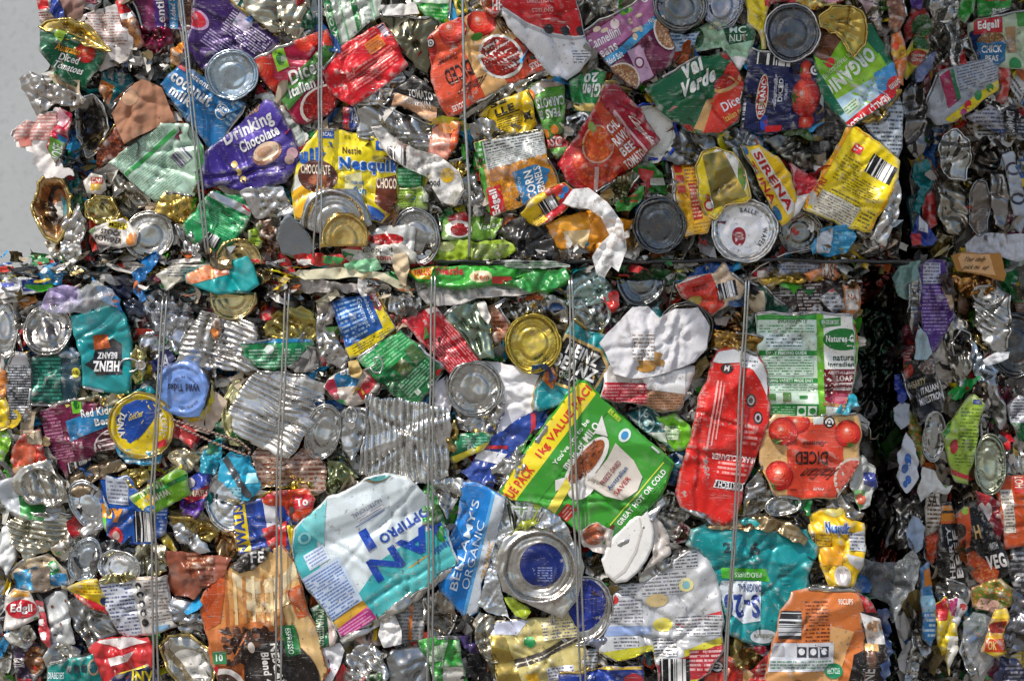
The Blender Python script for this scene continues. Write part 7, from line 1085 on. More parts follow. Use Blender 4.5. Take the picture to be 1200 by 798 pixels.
tin('steel tray bar|above the white instruction can', [(748, 666), (776, 656), (812, 640), (822, 640), (790, 662), (760, 684), (752, 684)], 'a8a8a4', d=11, cr=(3, 14))
can('teal infant formula can|large with mirrored lettering at the lower right', [(806, 640), (812, 622), (836, 614), (870, 608), (920, 612), (946, 622), (958, 642), (950, 664), (946, 690), (932, 710), (912, 736), (902, 755), (870, 748), (852, 738), (846, 700), (836, 668), (822, 648)], '138f92',
    [Tx('6', .50, .20, .58, .30, '123a40', b=.05), Tx('2', .30, .20, .36, .28, '123a40', b=.04), Pg([(.28, .40), (.62, .40), (.64, .50), (.28, .48)], '4ab82a'), Tx('PROGRESS', .38, .43, .58, .47, 'e0f4e0', rot=180, b=.02), Pg([(.28, .50), (.58, .50), (.56, .80), (.42, .82), (.30, .72), (.24, .58)], 'dfe6ec'), Tx('ORIGINAL', .40, .52, .58, .58, '2a4a8a', rot=180), Tx('S-26', .28, .60, .56, .78, '1c3f94', rot=180, b=.04), El(.50, .64, .01, .01, 'dfe6ec'), El(.58, .92, .11, .055, 'dfe6ec'), Tx('Goldsure', .50, .90, .66, .94, '8a8a6a', rot=180), Tx('uadon', .56, .99, .68, 1.03, '0f5a5c'), Tx('400g', .80, .10, .90, .14, '0f6a6c', rot=90), Fi(.72, .36, .80, .52, '138f92', '0f6a6c', 4)],
    d=13, frame=[(796, 604), (956, 604), (956, 758), (812, 758)], cr=(5.5, 44), cre=4, rims='', edge=6, depth=22)
tin('tan gold rim roll|along the top of the teal formula can', [(832, 618), (850, 610), (896, 606), (930, 616), (948, 632), (940, 640), (912, 624), (880, 620), (850, 622)], 'a8916a', d=17, cr=(4, 16), name='tin_roll')
can('yellow chocolate sachet|crumpled with blue lettering at the right edge', [(948, 606), (964, 598), (986, 598), (998, 610), (1014, 612), (1014, 640), (1010, 664), (1000, 684), (970, 686), (962, 660), (956, 640), (950, 622)], 'f0c414',
    [El(.46, .02, .16, .06, 'e8d870'), Tx('Nesquik', .30, .14, .72, .34, 'e8f4ff', b=.10), Tx('Nesquik', .31, .15, .71, .33, '1763c0', b=.05), Pg([(-.1, .3), (.12, .3), (.14, .62), (-.1, .6)], '5a3020'), Tx('ATE', -.05, .36, .1, .44, 'e8dcc8'), Fi(.16, .30, .40, .46, 'f0c414', 'a87a10', 4), Pg([(.70, .30), (1.1, .20), (1.1, .52), (.80, .50)], 'c8ccd0'), Fi(.7, .28, 1.0, .5, 'c8ccd0', '5a5a78', 5), Pg([(.62, .54), (.98, .60), (.9, .78), (.68, .66)], 'd4d6d8'), El(.56, .84, .15, .14, 'e8e0d0'), El(.56, .84, .12, .11, 'd0c8c8'), Pg([(.2, .5), (.6, .44), (.55, .7), (.2, .7)], 'f0a81c')],
    d=12, frame=[(944, 596), (1016, 600), (1016, 690), (952, 690)], cr=(5, 20), rims='')
tin('grey ruffled lid edge|above the lower coffee can', [(938, 692), (960, 684), (1000, 686), (1010, 694), (980, 696)], 'a8a69e', d=11, cr=(3, 12))
can('orange coffee back label can|with a barcode and recycling logos', [(898, 802), (906, 760), (916, 716), (928, 694), (946, 690), (1004, 694), (1012, 706), (1014, 740), (1014, 802)], 'd8793a',
    [Pg([(.55, .35), (.9, .45), (.7, 1.1), (.4, 1.1), (.7, .7)], 'e8b070'), Pg([(-.1, .7), (.6, .7), (.6, 1.1), (-.1, 1.1)], 'dca060'), Ba(.16, .22, .38, .52, 1, 'd8dce0', '2a2a30'), Fi(.42, .12, .64, .34, 'd8793a', '6a2a14', 6), Rr(.40, .36, .68, .42, 'e0a080'), Fi(.42, .36, .66, .60, 'd8793a', '6a2a14', 6), Rr(.06, .56, .70, .86, 'd8dae0'), Rr(.10, .59, .22, .70, 'b0b0b4'), Rr(.34, .60, .43, .71, '3a3a44'), Rr(.45, .60, .54, .71, '3a3a44'), Rr(.56, .60, .65, .71, '3a3a44'), El(.385, .65, .03, .035, 'e8e8ec'), El(.495, .65, .03, .035, 'e8e8ec'), El(.605, .65, .03, .035, 'e8e8ec'), Fi(.08, .74, .68, .84, 'd8dae0', '3f8a5a', 3),
     El(.70, .86, .09, .08, '1f9060'), Tx('RECYCLE', .64, .83, .76, .89, 'd8f0e0', b=.02), Tx('90CUPS', .74, .10, .88, .16, 'f8e8d8', b=.02), El(.36, 1.0, .06, .05, 'b86a34'), Pg([(.90, .70), (1.1, .6), (1.1, 1.2), (.80, 1.2)], '1c1614'), Pg([(.92, .0), (1.1, .0), (1.1, .25), (.98, .18)], 'b8242c')],
    d=17, frame=[(892, 690), (1014, 690), (1014, 802), (892, 802)], cr=(2.6, 50), rims='4', edge=4)
can('dark side of the coffee can|with a cup print and red corner', [(1004, 694), (1018, 706), (1032, 724), (1040, 770), (1038, 804), (1010, 804), (1012, 750)], '2a2220', [Pg([(-.1, -.1), (1.1, .0), (1.1, .2), (.3, .22)], 'b8242c'), Pg([(.1, .22), (.9, .30), (.95, .55), (.4, .55)], 'e0dcd8'), El(.6, .36, .3, .06, 'b88a60'), Pg([(.3, .55), (.7, .55), (.7, .62), (.3, .62)], 'd8b070'), Tx('NE', .2, .8, .6, .95, 'e8e4e0', rot=90), El(.5, .7, .12, .1, '5a3a28')], d=12, rims='', cr=(4, 18))
film('navy ragged plastic fringe|hanging right of the coffee can side', [(1030, 716), (1040, 714), (1044, 740), (1042, 780), (1036, 800), (1030, 770)], '23365c', d=6, jag=2.5, jagL=5)
can('red diced tomato can|cut by the bottom edge right of the fifth wire', [(824, 804), (832, 776), (850, 768), (866, 776), (884, 790), (880, 804)], 'd0432a', [El(.5, .6, .22, .4, 'c02a1c'), El(.45, .5, .08, .14, 'f09a80'), Rr(.78, .4, 1, 1, 'd8a868')]+star(.28, .36, .14, 1.4), d=12, rims='')
tin('gold olive folded can|between the teal formula can and the tomato can', [(850, 752), (862, 744), (892, 756), (902, 766), (884, 780), (868, 784), (850, 770)], 'a8985a', d=9, cr=(6, 16))
can('plum patterned wrapper can|right of the gold olive fold', [(866, 746), (894, 752), (906, 764), (902, 774), (888, 766)], '3a1a2c', [El(.6, .5, .2, .2, 'b81f3c')], d=8, rims='', cr=(4, 12))
film('red striped scrap|at the bottom between the two tomato prints', [(880, 786), (898, 770), (904, 780), (896, 804), (880, 804)], 'c02c2c', d=10, art=[Fi(.2, .2, .8, .8, 'c02c2c', 'e8c0b8', 4)])
can('gold and silver tartan can|with a green dot and dark check band', [(573, 744), (584, 730), (606, 728), (640, 724), (662, 712), (676, 740), (692, 772), (680, 786), (644, 798), (620, 806), (586, 806), (578, 776)], 'cfc07a',
    [Pg([(-.05, .0), (.30, -.05), (.42, .14), (.28, .30), (.0, .24)], 'c8cce0'), Pg([(.18, .62), (.5, .54), (1.1, .26), (1.1, .36), (.5, .64), (.18, .72)], '4a4440'), Pg([(.18, .67), (.5, .59), (1.1, .31), (1.1, .325), (.5, .605), (.18, .685)], 'd8d0b8'), El(.40, .40, .06, .07, '1f8a4a'), Fi(.55, .16, .9, .40, 'd8cc94', '6a6a80', 6), Pg([(.30, .8), (.42, .78), (.46, 1.1), (.34, 1.1)], 'e8b41c'), Rr(.52, .74, .80, 1.05, 'd0d2da'), Fi(.53, .75, .79, 1.03, 'd0d2da', '2a3a6a', 7), Pg([(-.05, .25), (.16, .3), (.28, 1.1), (0, 1.1)], 'b8a050', None, 'm'), El(.60, .2, .03, .03, 'e0d8b0')],
    d=12, frame=[(570, 722), (680, 706), (700, 800), (584, 812)], cr=(5, 28), rims='')
can('blue strip label|cut by the bottom edge under the tartan can', [(656, 788), (700, 782), (752, 780), (754, 804), (658, 806)], '1f3f9a', [Rr(-.1, -.1, 1.1, .16, 'c8a82a'), Pg([(.76, .5), (.86, .3), (1.0, .5), (1.0, 1.1), (.76, 1.1)], 'c82a3a'), Tx('400 g', .30, .4, .42, .6, 'd8e0f0')], d=15, rims='0', rimcol='gold')
tin('grey folded tin band|above the blue strip label', [(672, 784), (690, 760), (708, 762), (712, 780), (690, 786)], '9a9890', d=10, cr=(5, 14), art=[Fi(.1, .1, .7, .8, 'c0c0c0', '3a3a3a', 5)])
tin('lavender tin corner|below the second blue disc lid', [(688, 752), (700, 740), (716, 724), (714, 752), (700, 762)], 'aab0c4', d=8, cr=(4, 20))
can('orange striped tissue can|below the formula can edge', [(462, 712), (480, 702), (498, 692), (500, 720), (496, 752), (470, 756), (458, 738)], 'a8a9a8', [Fi(.1, .05, .9, .95, 'a8a9a8', '6a6a70', 14), Pg([(.58, -.05), (.66, -.05), (.56, 1.0), (.46, 1.0)], 'e07a2a')], d=5, rims='')
pap('white torn paper ball|below the lower edge of the formula can', [(446, 728), (462, 718), (470, 736), (470, 754), (450, 758), (444, 744)], 'efedea', d=12, cr=(5, 10))
can('pink brown strip can|left of the white torn paper ball', [(410, 746), (436, 732), (446, 744), (446, 756), (424, 758)], 'b8988a', [Tx('W', .5, .3, .75, .7, '4a3a34')], d=5, rims='')
tin('brown silver can wall|below the right end of the formula can', [(500, 700), (516, 690), (530, 706), (536, 720), (524, 742), (506, 746), (498, 728)], '8f887c', d=6, cr=(6, 16), ribs=('u', 6, .8, .3, .9))
tin('crinkled silver foil ball|at the bottom left of the square lid', [(402, 782), (410, 760), (430, 754), (450, 764), (454, 790), (440, 804), (404, 804)], 'd0cfcb', d=9, cr=(8, 9), cat='foil', name='foil_scrap', cre=5)
item('square grey tin lid|rounded at the bottom centre left', 'tin lid', [(452, 770), (460, 762), (492, 758), (502, 772), (504, 804), (456, 804)], 12, '9ea2a4', mat='m', cr=(1.6, 40), name='square_tin', edge=4)
can('green and white worn label can|at the bottom beside the third wires', [(490, 752), (510, 746), (538, 748), (542, 774), (548, 804), (510, 804), (504, 780)], '3a9a3c', [Pg([(.3, .2), (.6, .1), (.5, .5), (.2, .5)], 'c8e0c0'), Pg([(.5, .6), (.9, .6), (.9, .9), (.5, .9)], 'd8d4c8'), Pg([(.1, .6), (.3, .6), (.3, .9), (.15, .9)], 'dce4d8')], d=11, rims='1', cr=(4, 12))
can('dark green leaf scrap|between the foil ball and the square lid', [(420, 794), (446, 788), (456, 796), (450, 806), (424, 806)], '2a5a2a', [Rr(0, .2, .2, 1, 'b82a2a')], d=13, rims='', cr=(5, 8))
tin('ringed dull can|left of the tartan can', [(556, 726), (562, 718), (582, 722), (578, 752), (584, 776), (570, 776), (558, 752)], 'b0aa98', d=8, rings=(580, 748, 24, 30, 0, .9), cr=(3, 14))
film('purple plastic sliver|between the worn label can and the tartan can', [(536, 744), (552, 744), (566, 762), (558, 768), (540, 756)], '4a3a70', d=2)
tin('dark slanted strip|below the blue formula packet', [(528, 724), (548, 718), (556, 730), (552, 748), (534, 742)], '4a4844', d=1, cr=(6, 12))
can('green soup sachet|behind the third wires right of the formula can', [(492, 582), (500, 568), (508, 566), (514, 590), (522, 612), (522, 636), (514, 632), (504, 614), (494, 618)], '1f8a34', [Fi(.0, .2, .4, .6, '1f8a34', 'b0e0b0', 7), El(.6, .55, .25, .2, '6a7a2a', '2a6a2a', 'v', .7), El(.1, .75, .14, .08, 'd83a2a')], d=14, rims='')
tin('crumpled silver film|between the wide ribbed can and the blue packet', [(486, 566), (520, 558), (542, 562), (536, 584), (524, 606), (514, 588), (504, 564)], 'c9c9c4', d=8, cr=(7, 12))
can('red diced corner|behind the fourth wires under the malt pouch', [(650, 500), (660, 486), (664, 500)], 'c82a20', [], d=3, rims='') if 0 else None
# ================================================================== RIGHT HAND BALES, set back about twenty centimetres
RB = len(ITEMS)
can('chickpea can|with a red name plate and blue bowl at the top right', [(1136, 28), (1160, 20), (1201, 14), (1212, 14), (1212, 82), (1186, 80), (1150, 72), (1140, 54)], 'b8c8a8',
    [El(.08, .6, .14, .3, '1a2a5a'), Rr(.08, .12, .52, .38, 'b81f2c'), Tx('Edgell', .14, .16, .46, .34, 'white', b=.04), El(.34, .50, .22, .14, 'c8a070', '7a5430', 'v', .7), Pg([(.10, .52), (.58, .52), (.54, .82), (.40, .94), (.20, .92)], '1f6a9a'), Tx('CHICK', .18, .58, .50, .70, 'white', b=.02), Tx('PEAS', .24, .74, .44, .84, 'white', b=.02), Rr(.76, .06, 1.1, .3, '3f9a3c'), Pg([(.56, .3), (.72, .3), (.74, .7), (.6, .7)], 'b08a60'), El(.70, .9, .1, .12, '2f8a4a'), Ba(.88, .5, 1.1, .9, 1)], frame=[(1134, 16), (1208, 8), (1212, 84), (1140, 82)], d=8)
can('green pea can|above the chickpea can', [(1148, -6), (1186, -6), (1184, 10), (1160, 20), (1148, 20)], '2a9a3c', [Rr(.2, .0, .8, .3, 'b81f2c'), Tx('peas', .4, .62, .9, .84, 'white', b=.03)], d=6)
can('green yellow folded can|left of the green pea can', [(1126, -6), (1146, -6), (1140, 14), (1130, 28), (1122, 20)], '2f9a30', [], d=7, rims='')
tin('shiny rolled can end|at the top of the right bale', [(1090, -5), (1124, -5), (1124, 18), (1112, 28), (1096, 22), (1088, 8)], 'b8b8b4', d=8, cr=(5, 16), rings=(1106, 8, 18, 20, 0, .8))
tin('tall silver can spine|left of the chickpea can', [(1108, 28), (1126, 18), (1126, 60), (1120, 80), (1114, 82), (1110, 54)], 'a8aaa8', d=5, cr=(5, 18), rims='')
can('red capsicum can|small and round under the tall silver spine', [(1118, 62), (1132, 58), (1134, 78), (1120, 82)], 'b81f20', [], d=6, rims='')
can('yellow pineapple can|with a red oval and salad picture at the bale corner', [(1058, 84), (1062, 60), (1072, 42), (1084, 44), (1090, 56), (1082, 72), (1064, 92)], 'dccf3a', [Pg([(.3, -.1), (1.1, -.1), (1.0, .35), (.4, .3)], '4a8a4a', '2a5a2a', 'v', .6), El(.55, .52, .36, .18, 'c8402a'), Tx('Golden', .3, .42, .8, .5, 'f0e8d0'), Tx('Circle', .3, .52, .8, .6, 'f0e8d0')], d=10, rims='')
can('red and green salad can|above the yellow pineapple can', [(1060, 30), (1068, 12), (1084, 10), (1094, 30), (1086, 46), (1072, 42), (1062, 52)], 'a82a20', [El(.6, .5, .35, .3, '6a9a5a', '2a5a2a', 'v', .6)], d=6, rims='')
film('purple ribbon scrap|at the top edge of the right bale', [(1066, -5), (1082, -5), (1078, 12), (1068, 10)], '6a4a9a', d=7)
can('white and magenta pet food can|with a yellow flowered base', [(1086, 120), (1098, 88), (1120, 78), (1168, 66), (1173, 104), (1148, 120), (1120, 142), (1098, 146), (1086, 134)], 'b0b4ba',
    [Fi(.42, .04, .96, .55, 'b0b4ba', '5a6070', 9), Pg([(.16, .18), (.30, .1), (.36, .7), (.22, .76)], 'a82a54'), Pg([(.30, .12), (.36, .1), (.42, .66), (.36, .70)], '2f7a4a'), Pg([(.16, .92), (.96, .55), (1.1, .62), (1.0, .80), (.3, 1.1)], 'e8d020'), El(.5, .82, .05, .08, 'd02a3a'), El(.66, .72, .05, .1, '2f8a4a'), El(.84, .66, .05, .08, '2f8a4a'), El(.42, .92, .05, .06, 'c83a8a')], frame=[(1084, 82), (1170, 62), (1178, 116), (1094, 152)], d=9, rims='0')
film('blue and white twisted film|dangling left of the pet food can', [(1072, 84), (1088, 66), (1096, 62), (1092, 80), (1080, 96), (1072, 100)], '8a98c0', d=9, cr=(6, 8))
tin('long twisted grey can|hanging at the inner corner of the right bale', [(1060, 110), (1070, 96), (1084, 100), (1086, 130), (1084, 170), (1074, 184), (1062, 172), (1058, 140)], '8a8884', d=7, cr=(7, 20))
can('red tomato strip can|right of the pet food can', [(1170, 84), (1182, 80), (1186, 104), (1178, 122), (1168, 118), (1174, 102)], 'b8382a', [], d=4, rims='', cr=(4, 12))
can('black and red compact can|at the right edge', [(1176, 128), (1190, 120), (1208, 130), (1208, 170), (1192, 162), (1178, 146)], '1c1c20', [Tx('COMPACT', .1, .2, .4, .8, 'c8c8cc', rot=90), Rr(.6, 0, 1, .3, 'a82030'), Fi(.5, .4, .9, .9, '1c1c20', '9a9aa0', 6)], d=6, rims='')
can('grey text strip can|under the pet food can', [(1134, 138), (1160, 124), (1178, 132), (1182, 150), (1176, 158), (1150, 146)], 'a8aab4', [Fi(.1, .1, .9, .9, 'a8aab4', '4a4a5a', 6), Rr(.0, .8, 1, 1, '2a4a8a')], d=4, rims='')
tin('broad silver can shoulder|in the middle of the upper right bale', [(1100, 176), (1108, 158), (1122, 152), (1134, 164), (1136, 190), (1130, 210), (1112, 208), (1104, 194)], 'a2a29c', d=8, cr=(4, 26), rims='o', rimcol='tin')
tin('folded chrome strip|below the broad silver shoulder', [(1104, 214), (1124, 212), (1132, 228), (1136, 258), (1126, 276), (1108, 268), (1098, 250), (1100, 226)], 'a09a8c', d=7, cr=(6, 18))
film('teal twisted plastic|deep in the inner corner of the upper right bale', [(1070, 192), (1086, 188), (1096, 206), (1088, 228), (1078, 250), (1070, 246), (1078, 222), (1068, 208)], '0f7a7c', d=5, cr=(6, 9))
can('red crushed soft drink can|beside the teal plastic', [(1080, 232), (1092, 222), (1100, 230), (1098, 262), (1088, 270), (1082, 252)], 'b8302c', [], d=4, rims='')
film('blue red and white scrap|at the bottom of the upper right bale', [(1066, 278), (1076, 252), (1084, 262), (1100, 280), (1092, 288), (1070, 288)], '1f3f9a', d=6, art=[Pg([(.3, .0), (.6, .2), (.6, .6), (.3, .5)], 'e0e4e8'), Rr(0, .6, .4, 1, 'c82a2a')])
item('brown oval tin base|upright in the upper right bale', 'tin', [(1138, 226), (1146, 210), (1156, 214), (1160, 240), (1156, 268), (1146, 276), (1136, 262)], 5, '6a6054', mat='p', name='oval_tin', part='tin_body', rims='o', rimcol='zinc', cr=(2, 30))
tin('rumpled tin sheet|right of the brown oval base', [(1160, 170), (1172, 160), (1180, 190), (1182, 230), (1178, 268), (1166, 262), (1160, 230)], '8d8a86', d=3, cr=(6, 16), art=[El(.3, .3, .15, .05, '2a6a7a')])
can('white panel can|with a small round mark at the right edge', [(1174, 184), (1186, 180), (1196, 210), (1206, 250), (1200, 276), (1190, 262), (1182, 220)], 'aeb6c0', [El(.4, .2, .3, .08, '3a3a44'), El(.4, .2, .2, .05, 'aeb6c0'), El(.6, .55, .3, .07, '3a3a44'), El(.6, .55, .2, .04, 'aeb6c0')], d=5, rims='')
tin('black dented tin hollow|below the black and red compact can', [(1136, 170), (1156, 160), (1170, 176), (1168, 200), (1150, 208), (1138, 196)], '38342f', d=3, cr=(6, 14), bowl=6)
pap('pleated white paper stack|on the ledge of the right bale', [(1130, 286), (1146, 276), (1170, 274), (1206, 276), (1210, 300), (1190, 306), (1160, 300), (1134, 296)], 'c4c8d0', d=9, cr=(6, 10), ribs=('u', 7, 1.6, 0, 1))
pap('brown card with handwritten note|on top of the lower right bale', [(1116, 300), (1130, 296), (1172, 298), (1178, 322), (1176, 330), (1150, 322), (1122, 318)], 'b07c3c', d=16, cat='card', name='note_card', cr=(2.5, 20), jag=.8, art=[Pg([(.12, .2), (.18, .05), (.70, .08), (.80, .78), (.2, .62)], 'dcae78'), Tx('Your daily', .22, .16, .62, .36, '2a2018', sh=.2, b=.01), Tx('pick me up', .22, .42, .68, .62, '2a2018', sh=.2, b=.01)])
tin('bronze crinkled foil|under the handwritten card', [(1114, 326), (1134, 320), (1160, 326), (1168, 340), (1150, 350), (1128, 346)], 'a8763c', d=8, cr=(6, 10))
can('purple text can|tall at the inner edge of the lower right bale', [(1078, 312), (1094, 304), (1110, 306), (1114, 340), (1118, 372), (1108, 386), (1100, 412), (1092, 416), (1084, 392), (1078, 350)], '4f2a80', [Rr(.12, .05, .62, .26, 'c8c8d8'), Fi(.12, .05, .62, .26, 'c8c8d8', '5a5a78', 6), Fi(.1, .28, .8, .78, '4f2a80', 'a890cc', 14), Pg([(.62, .3), (.8, .24), (1.0, .46), (.86, .54)], 'c8a880')], d=9, rims='')
film('dark chocolate wrapper|folded right of the purple can', [(1100, 324), (1112, 318), (1122, 346), (1118, 358), (1108, 344)], '33211c', d=12)
tin('silver fluted sliver|left of the purple can', [(1066, 332), (1076, 326), (1080, 360), (1080, 386), (1070, 392), (1064, 366)], 'b4b4b0', d=6, cr=(3, 14), ribs=('v', 7, 1.5, 0, 1))
film('misty green film|at the inner corner under the black ledge', [(1046, 326), (1062, 308), (1078, 306), (1074, 326), (1064, 350), (1052, 348)], '8ab0a4', d=4, cr=(5, 14))
pap('pale blue paper|below the purple can', [(1072, 420), (1076, 380), (1084, 392), (1094, 414), (1086, 422)], 'b4ccd2', d=7, cr=(3, 14))
tin('ribbed dented can|bright in the upper part of the lower right bale', [(1142, 356), (1152, 340), (1166, 334), (1182, 346), (1184, 380), (1180, 408), (1168, 416), (1152, 398), (1144, 378)], 'c0bfba', d=9, ribs=('v', 7, 1.6, .2, .8), frame=[(1150, 330), (1190, 352), (1178, 416), (1134, 392)], cr=(4, 18))
lid('little silver spout lid|on top of the ribbed dented can', 1156, 346, 16, 11, 10, 'b4b4b0', d=12)
lid('grey drum lid|large and shaded at the right edge', 1190, 404, 30, 36, 0, '4f5357', d=5)
pap('small white torn paper|on the grey drum lid', [(1152, 422), (1168, 414), (1184, 412), (1182, 420), (1168, 426), (1156, 428)], 'e0e2e6', d=14, cr=(4, 8))
tin('tangled silver strips|between the purple can and the ribbed dented can', [(1108, 390), (1118, 368), (1130, 376), (1138, 410), (1134, 440), (1124, 452), (1112, 430)], 'a8a69c', d=5, cr=(8, 10), cre=5)
tin('black printed can end|among the tangled silver strips', [(1116, 404), (1126, 386), (1136, 392), (1138, 414), (1128, 424), (1118, 418)], '2a2a2c', d=9, cr=(3, 12), rims='o')
tin('pale blue curved can wall|left of the grey drum lid', [(1138, 392), (1144, 400), (1156, 420), (1170, 434), (1166, 450), (1148, 448), (1140, 430), (1136, 410)], 'a8b4c0', d=6, cr=(4, 22))
can('black minestrone can|with white capitals in the lower right bale', [(1056, 436), (1074, 424), (1094, 418), (1100, 444), (1106, 470), (1104, 482), (1088, 486), (1076, 500), (1068, 470)], '1a1918',
    [El(.14, .14, .22, .14, 'd8582a', 'a82a14', 'v', .8), El(.70, .1, .25, .22, 'c8beb8', '6a5a54', 'v', .9), Tx('HEARTY', .18, .34, .56, .44, 'c8b88a', b=.02), Tx('ITALIAN', .40, .48, .80, .58, 'f0ece8', b=.03), Tx('MINESTRONE', .30, .62, .90, .73, 'f0ece8', b=.03), Pg([(.85, .5), (1.1, .5), (1.1, .9), (.9, .8)], 'd8582a')], frame=[(1050, 426), (1102, 410), (1116, 482), (1068, 502)], d=8)
film('blue packet edge|left of the minestrone can', [(1048, 440), (1056, 438), (1062, 462), (1058, 474), (1050, 468)], '2a3f9a', d=5)
pap('pale rag of paper|below the blue packet edge', [(1046, 478), (1056, 470), (1066, 474), (1064, 496), (1056, 502), (1048, 492)], 'bcc4cc', d=6, cr=(4, 10))
can('vegetable soup strip can|standing on its edge beside the oval lid', [(1064, 476), (1074, 490), (1080, 500), (1084, 536), (1080, 546), (1070, 520), (1064, 496)], 'b86a3a', [Rr(-.1, -.1, 1.1, 1.1, 'd8702a', '5a7a2a', 'v', .9)], d=6, rims='')
lid('upright oval can end|right of the vegetable soup strip', 1095, 511, 13, 28, 4, 'b0b0ac', d=10)
can('lime green seasoning can|tilted with a white cap band', [(1106, 508), (1118, 488), (1132, 470), (1140, 464), (1154, 476), (1148, 500), (1144, 530), (1138, 568), (1122, 562), (1112, 540)], 'a8c84a',
    [Pg([(.55, -.1), (1.0, -.0), (1.0, .12), (.6, .08)], 'c8dc7a'), Rr(.62, .06, .86, .11, '2a3f8a'), Fi(.35, .15, .85, .6, 'a8c84a', '5a7a1f', 12), Pg([(-.1, .25), (.1, .2), (.1, .42), (-.05, .5)], '2f9a3c'), El(.26, .58, .1, .08, 'c82a3a'), Pg([(.1, .8), (.9, .92), (.9, .96), (.1, .86)], 'c8303a'), Fi(.3, .66, .8, .8, 'a8c84a', '5a7a1f', 4)], frame=[(1112, 460), (1158, 462), (1148, 570), (1102, 568)], d=12, rims='', cr=(3, 24))
tin('brown dark can neck|above the lime green can', [(1134, 466), (1142, 450), (1154, 452), (1158, 466), (1152, 474)], '3a302a', d=10, cr=(3, 12))
film('bright green film|between the minestrone can and the lime can', [(1112, 462), (1124, 446), (1148, 442), (1140, 456), (1126, 466), (1114, 466)], '1f9a44', d=7)
tin('striped foil flap|right of the lime green can', [(1156, 448), (1166, 440), (1176, 470), (1182, 500), (1172, 504), (1162, 480)], 'aeb0b0', d=6, cr=(5, 16))
can('grey text scrap can|with a green stripe at the right edge', [(1180, 476), (1194, 464), (1208, 470), (1208, 520), (1196, 516), (1186, 496)], 'b4b8c0', [Fi(.1, .0, .9, .5, 'b4b8c0', '3a3a48', 8), Rr(.2, .56, 1.1, 1.1, '1f7a44')], d=6, rims='')
lid('greenish ringed can end|right of the lime green can', 1160, 544, 17, 34, 0, '9aa08a', d=8)
tin('dark dented can end|beside the greenish ringed end', [(1172, 510), (1186, 520), (1184, 544), (1176, 556), (1170, 540)], '6a6c6c', d=5, cr=(4, 16))
can('maroon cup|red and white below the greenish ringed end', [(1144, 576), (1160, 580), (1172, 590), (1178, 620), (1170, 634), (1156, 612), (1146, 596)], '7a1424', [El(.3, .4, .25, .2, 'd8ccc8'), Pg([(0, 0), (.5, .1), (.3, .3)], 'b8202c')], d=7, rims='')
can('orange noodle can|with a cream text panel at the right edge', [(1166, 566), (1184, 558), (1208, 560), (1210, 636), (1180, 644), (1176, 620), (1170, 590)], 'c8501f', [Rr(.1, .2, .44, .76, 'd8cfc0'), Fi(.12, .22, .42, .74, 'd8cfc0', '6a6058', 12), Rr(.5, -.05, .8, .25, 'c82a20'), Tx('HOT', .54, .02, .76, .18, 'f0d8c0', rot=90)], d=10, rims='2', frame=[(1166, 556), (1212, 556), (1212, 644), (1176, 646)])
film('white film with blue drops|draped at the inner edge of the lower right bale', [(1062, 508), (1070, 516), (1076, 540), (1074, 566), (1062, 576), (1054, 568), (1052, 544), (1056, 522)], 'dfe2e8', d=9, cat='plastic bag', name='plastic_bag', cr=(4, 14), art=[El(.5, .45, .16, .1, '1f6ac0'), El(.34, .6, .16, .08, '1f6ac0'), El(.5, .78, .14, .07, '1f6ac0'), El(.34, .85, .12, .06, '1f6ac0')])
pap('white plume of paper|below the upright oval can end', [(1076, 576), (1082, 548), (1096, 552), (1106, 570), (1116, 568), (1110, 578), (1092, 576), (1080, 588)], 'dfe0dd', d=9, cr=(5, 10), art=[Pg([(.6, .1), (1, .3), (.8, .6)], '9ac87a')])
can('white and brown text can|standing below the white plume', [(1086, 584), (1100, 576), (1102, 600), (1100, 640), (1094, 664), (1086, 650)], 'd2cabc', [Fi(.05, .0, .95, .5, 'd2cabc', '5a3a2a', 9), Pg([(.0, .6), (1, .5), (1, 1.1), (0, 1.1)], 'd8602a', 'b83a1a', 'v', .8), Tx('SA', .1, .05, .7, .2, '2a2420')], d=8, rims='')
can('orange and black beef can|lettered sideways in the lower right bale', [(1102, 592), (1116, 590), (1124, 620), (1134, 664), (1136, 680), (1118, 686), (1104, 676), (1098, 650)], '1c1a19', [Rr(.1, -.1, 1.1, .24, 'd8862a'), Rr(.1, .02, 1.1, .06, '1c1a19'), Rr(.1, .12, 1.1, .15, '1c1a19'), Tx('HEARTY', .3, .3, .5, .9, 'd8d4d0', rot=90, b=.02), Tx('BEEF', .56, .35, .8, .9, 'd8d4d0', rot=90, b=.03), Rr(.1, .24, .9, .27, 'd8602a')], d=9, rims='', frame=[(1098, 586), (1122, 586), (1138, 686), (1106, 690)])
can('chunky vegetable can|black and orange tilted lettering', [(1120, 606), (1130, 592), (1148, 596), (1160, 614), (1178, 642), (1184, 668), (1170, 680), (1150, 684), (1134, 668), (1126, 634)], '17181a',
    [Pg([(-.1, -.1), (.4, -.1), (.24, .5), (-.1, .5)], 'd8582a'), El(.05, .25, .16, .1, '3a2a20'), Pg([(.0, .6), (.3, .55), (.7, .9), (.5, 1.2), (.0, 1.2)], 'd88a4a', 'b8441f', 'v', 1.0), Tx('H', .36, .22, .50, .40, 'd8b070', b=.03), Tx('VEG', .50, .66, .86, .86, 'e8e4e0', b=.04), Tx('WITH', .62, .50, .8, .6, 'd8d4d0', b=.02), El(.25, -.02, .1, .08, 'a8c83a')], d=11, rims='', frame=[(1118, 600), (1164, 590), (1192, 672), (1132, 690)])
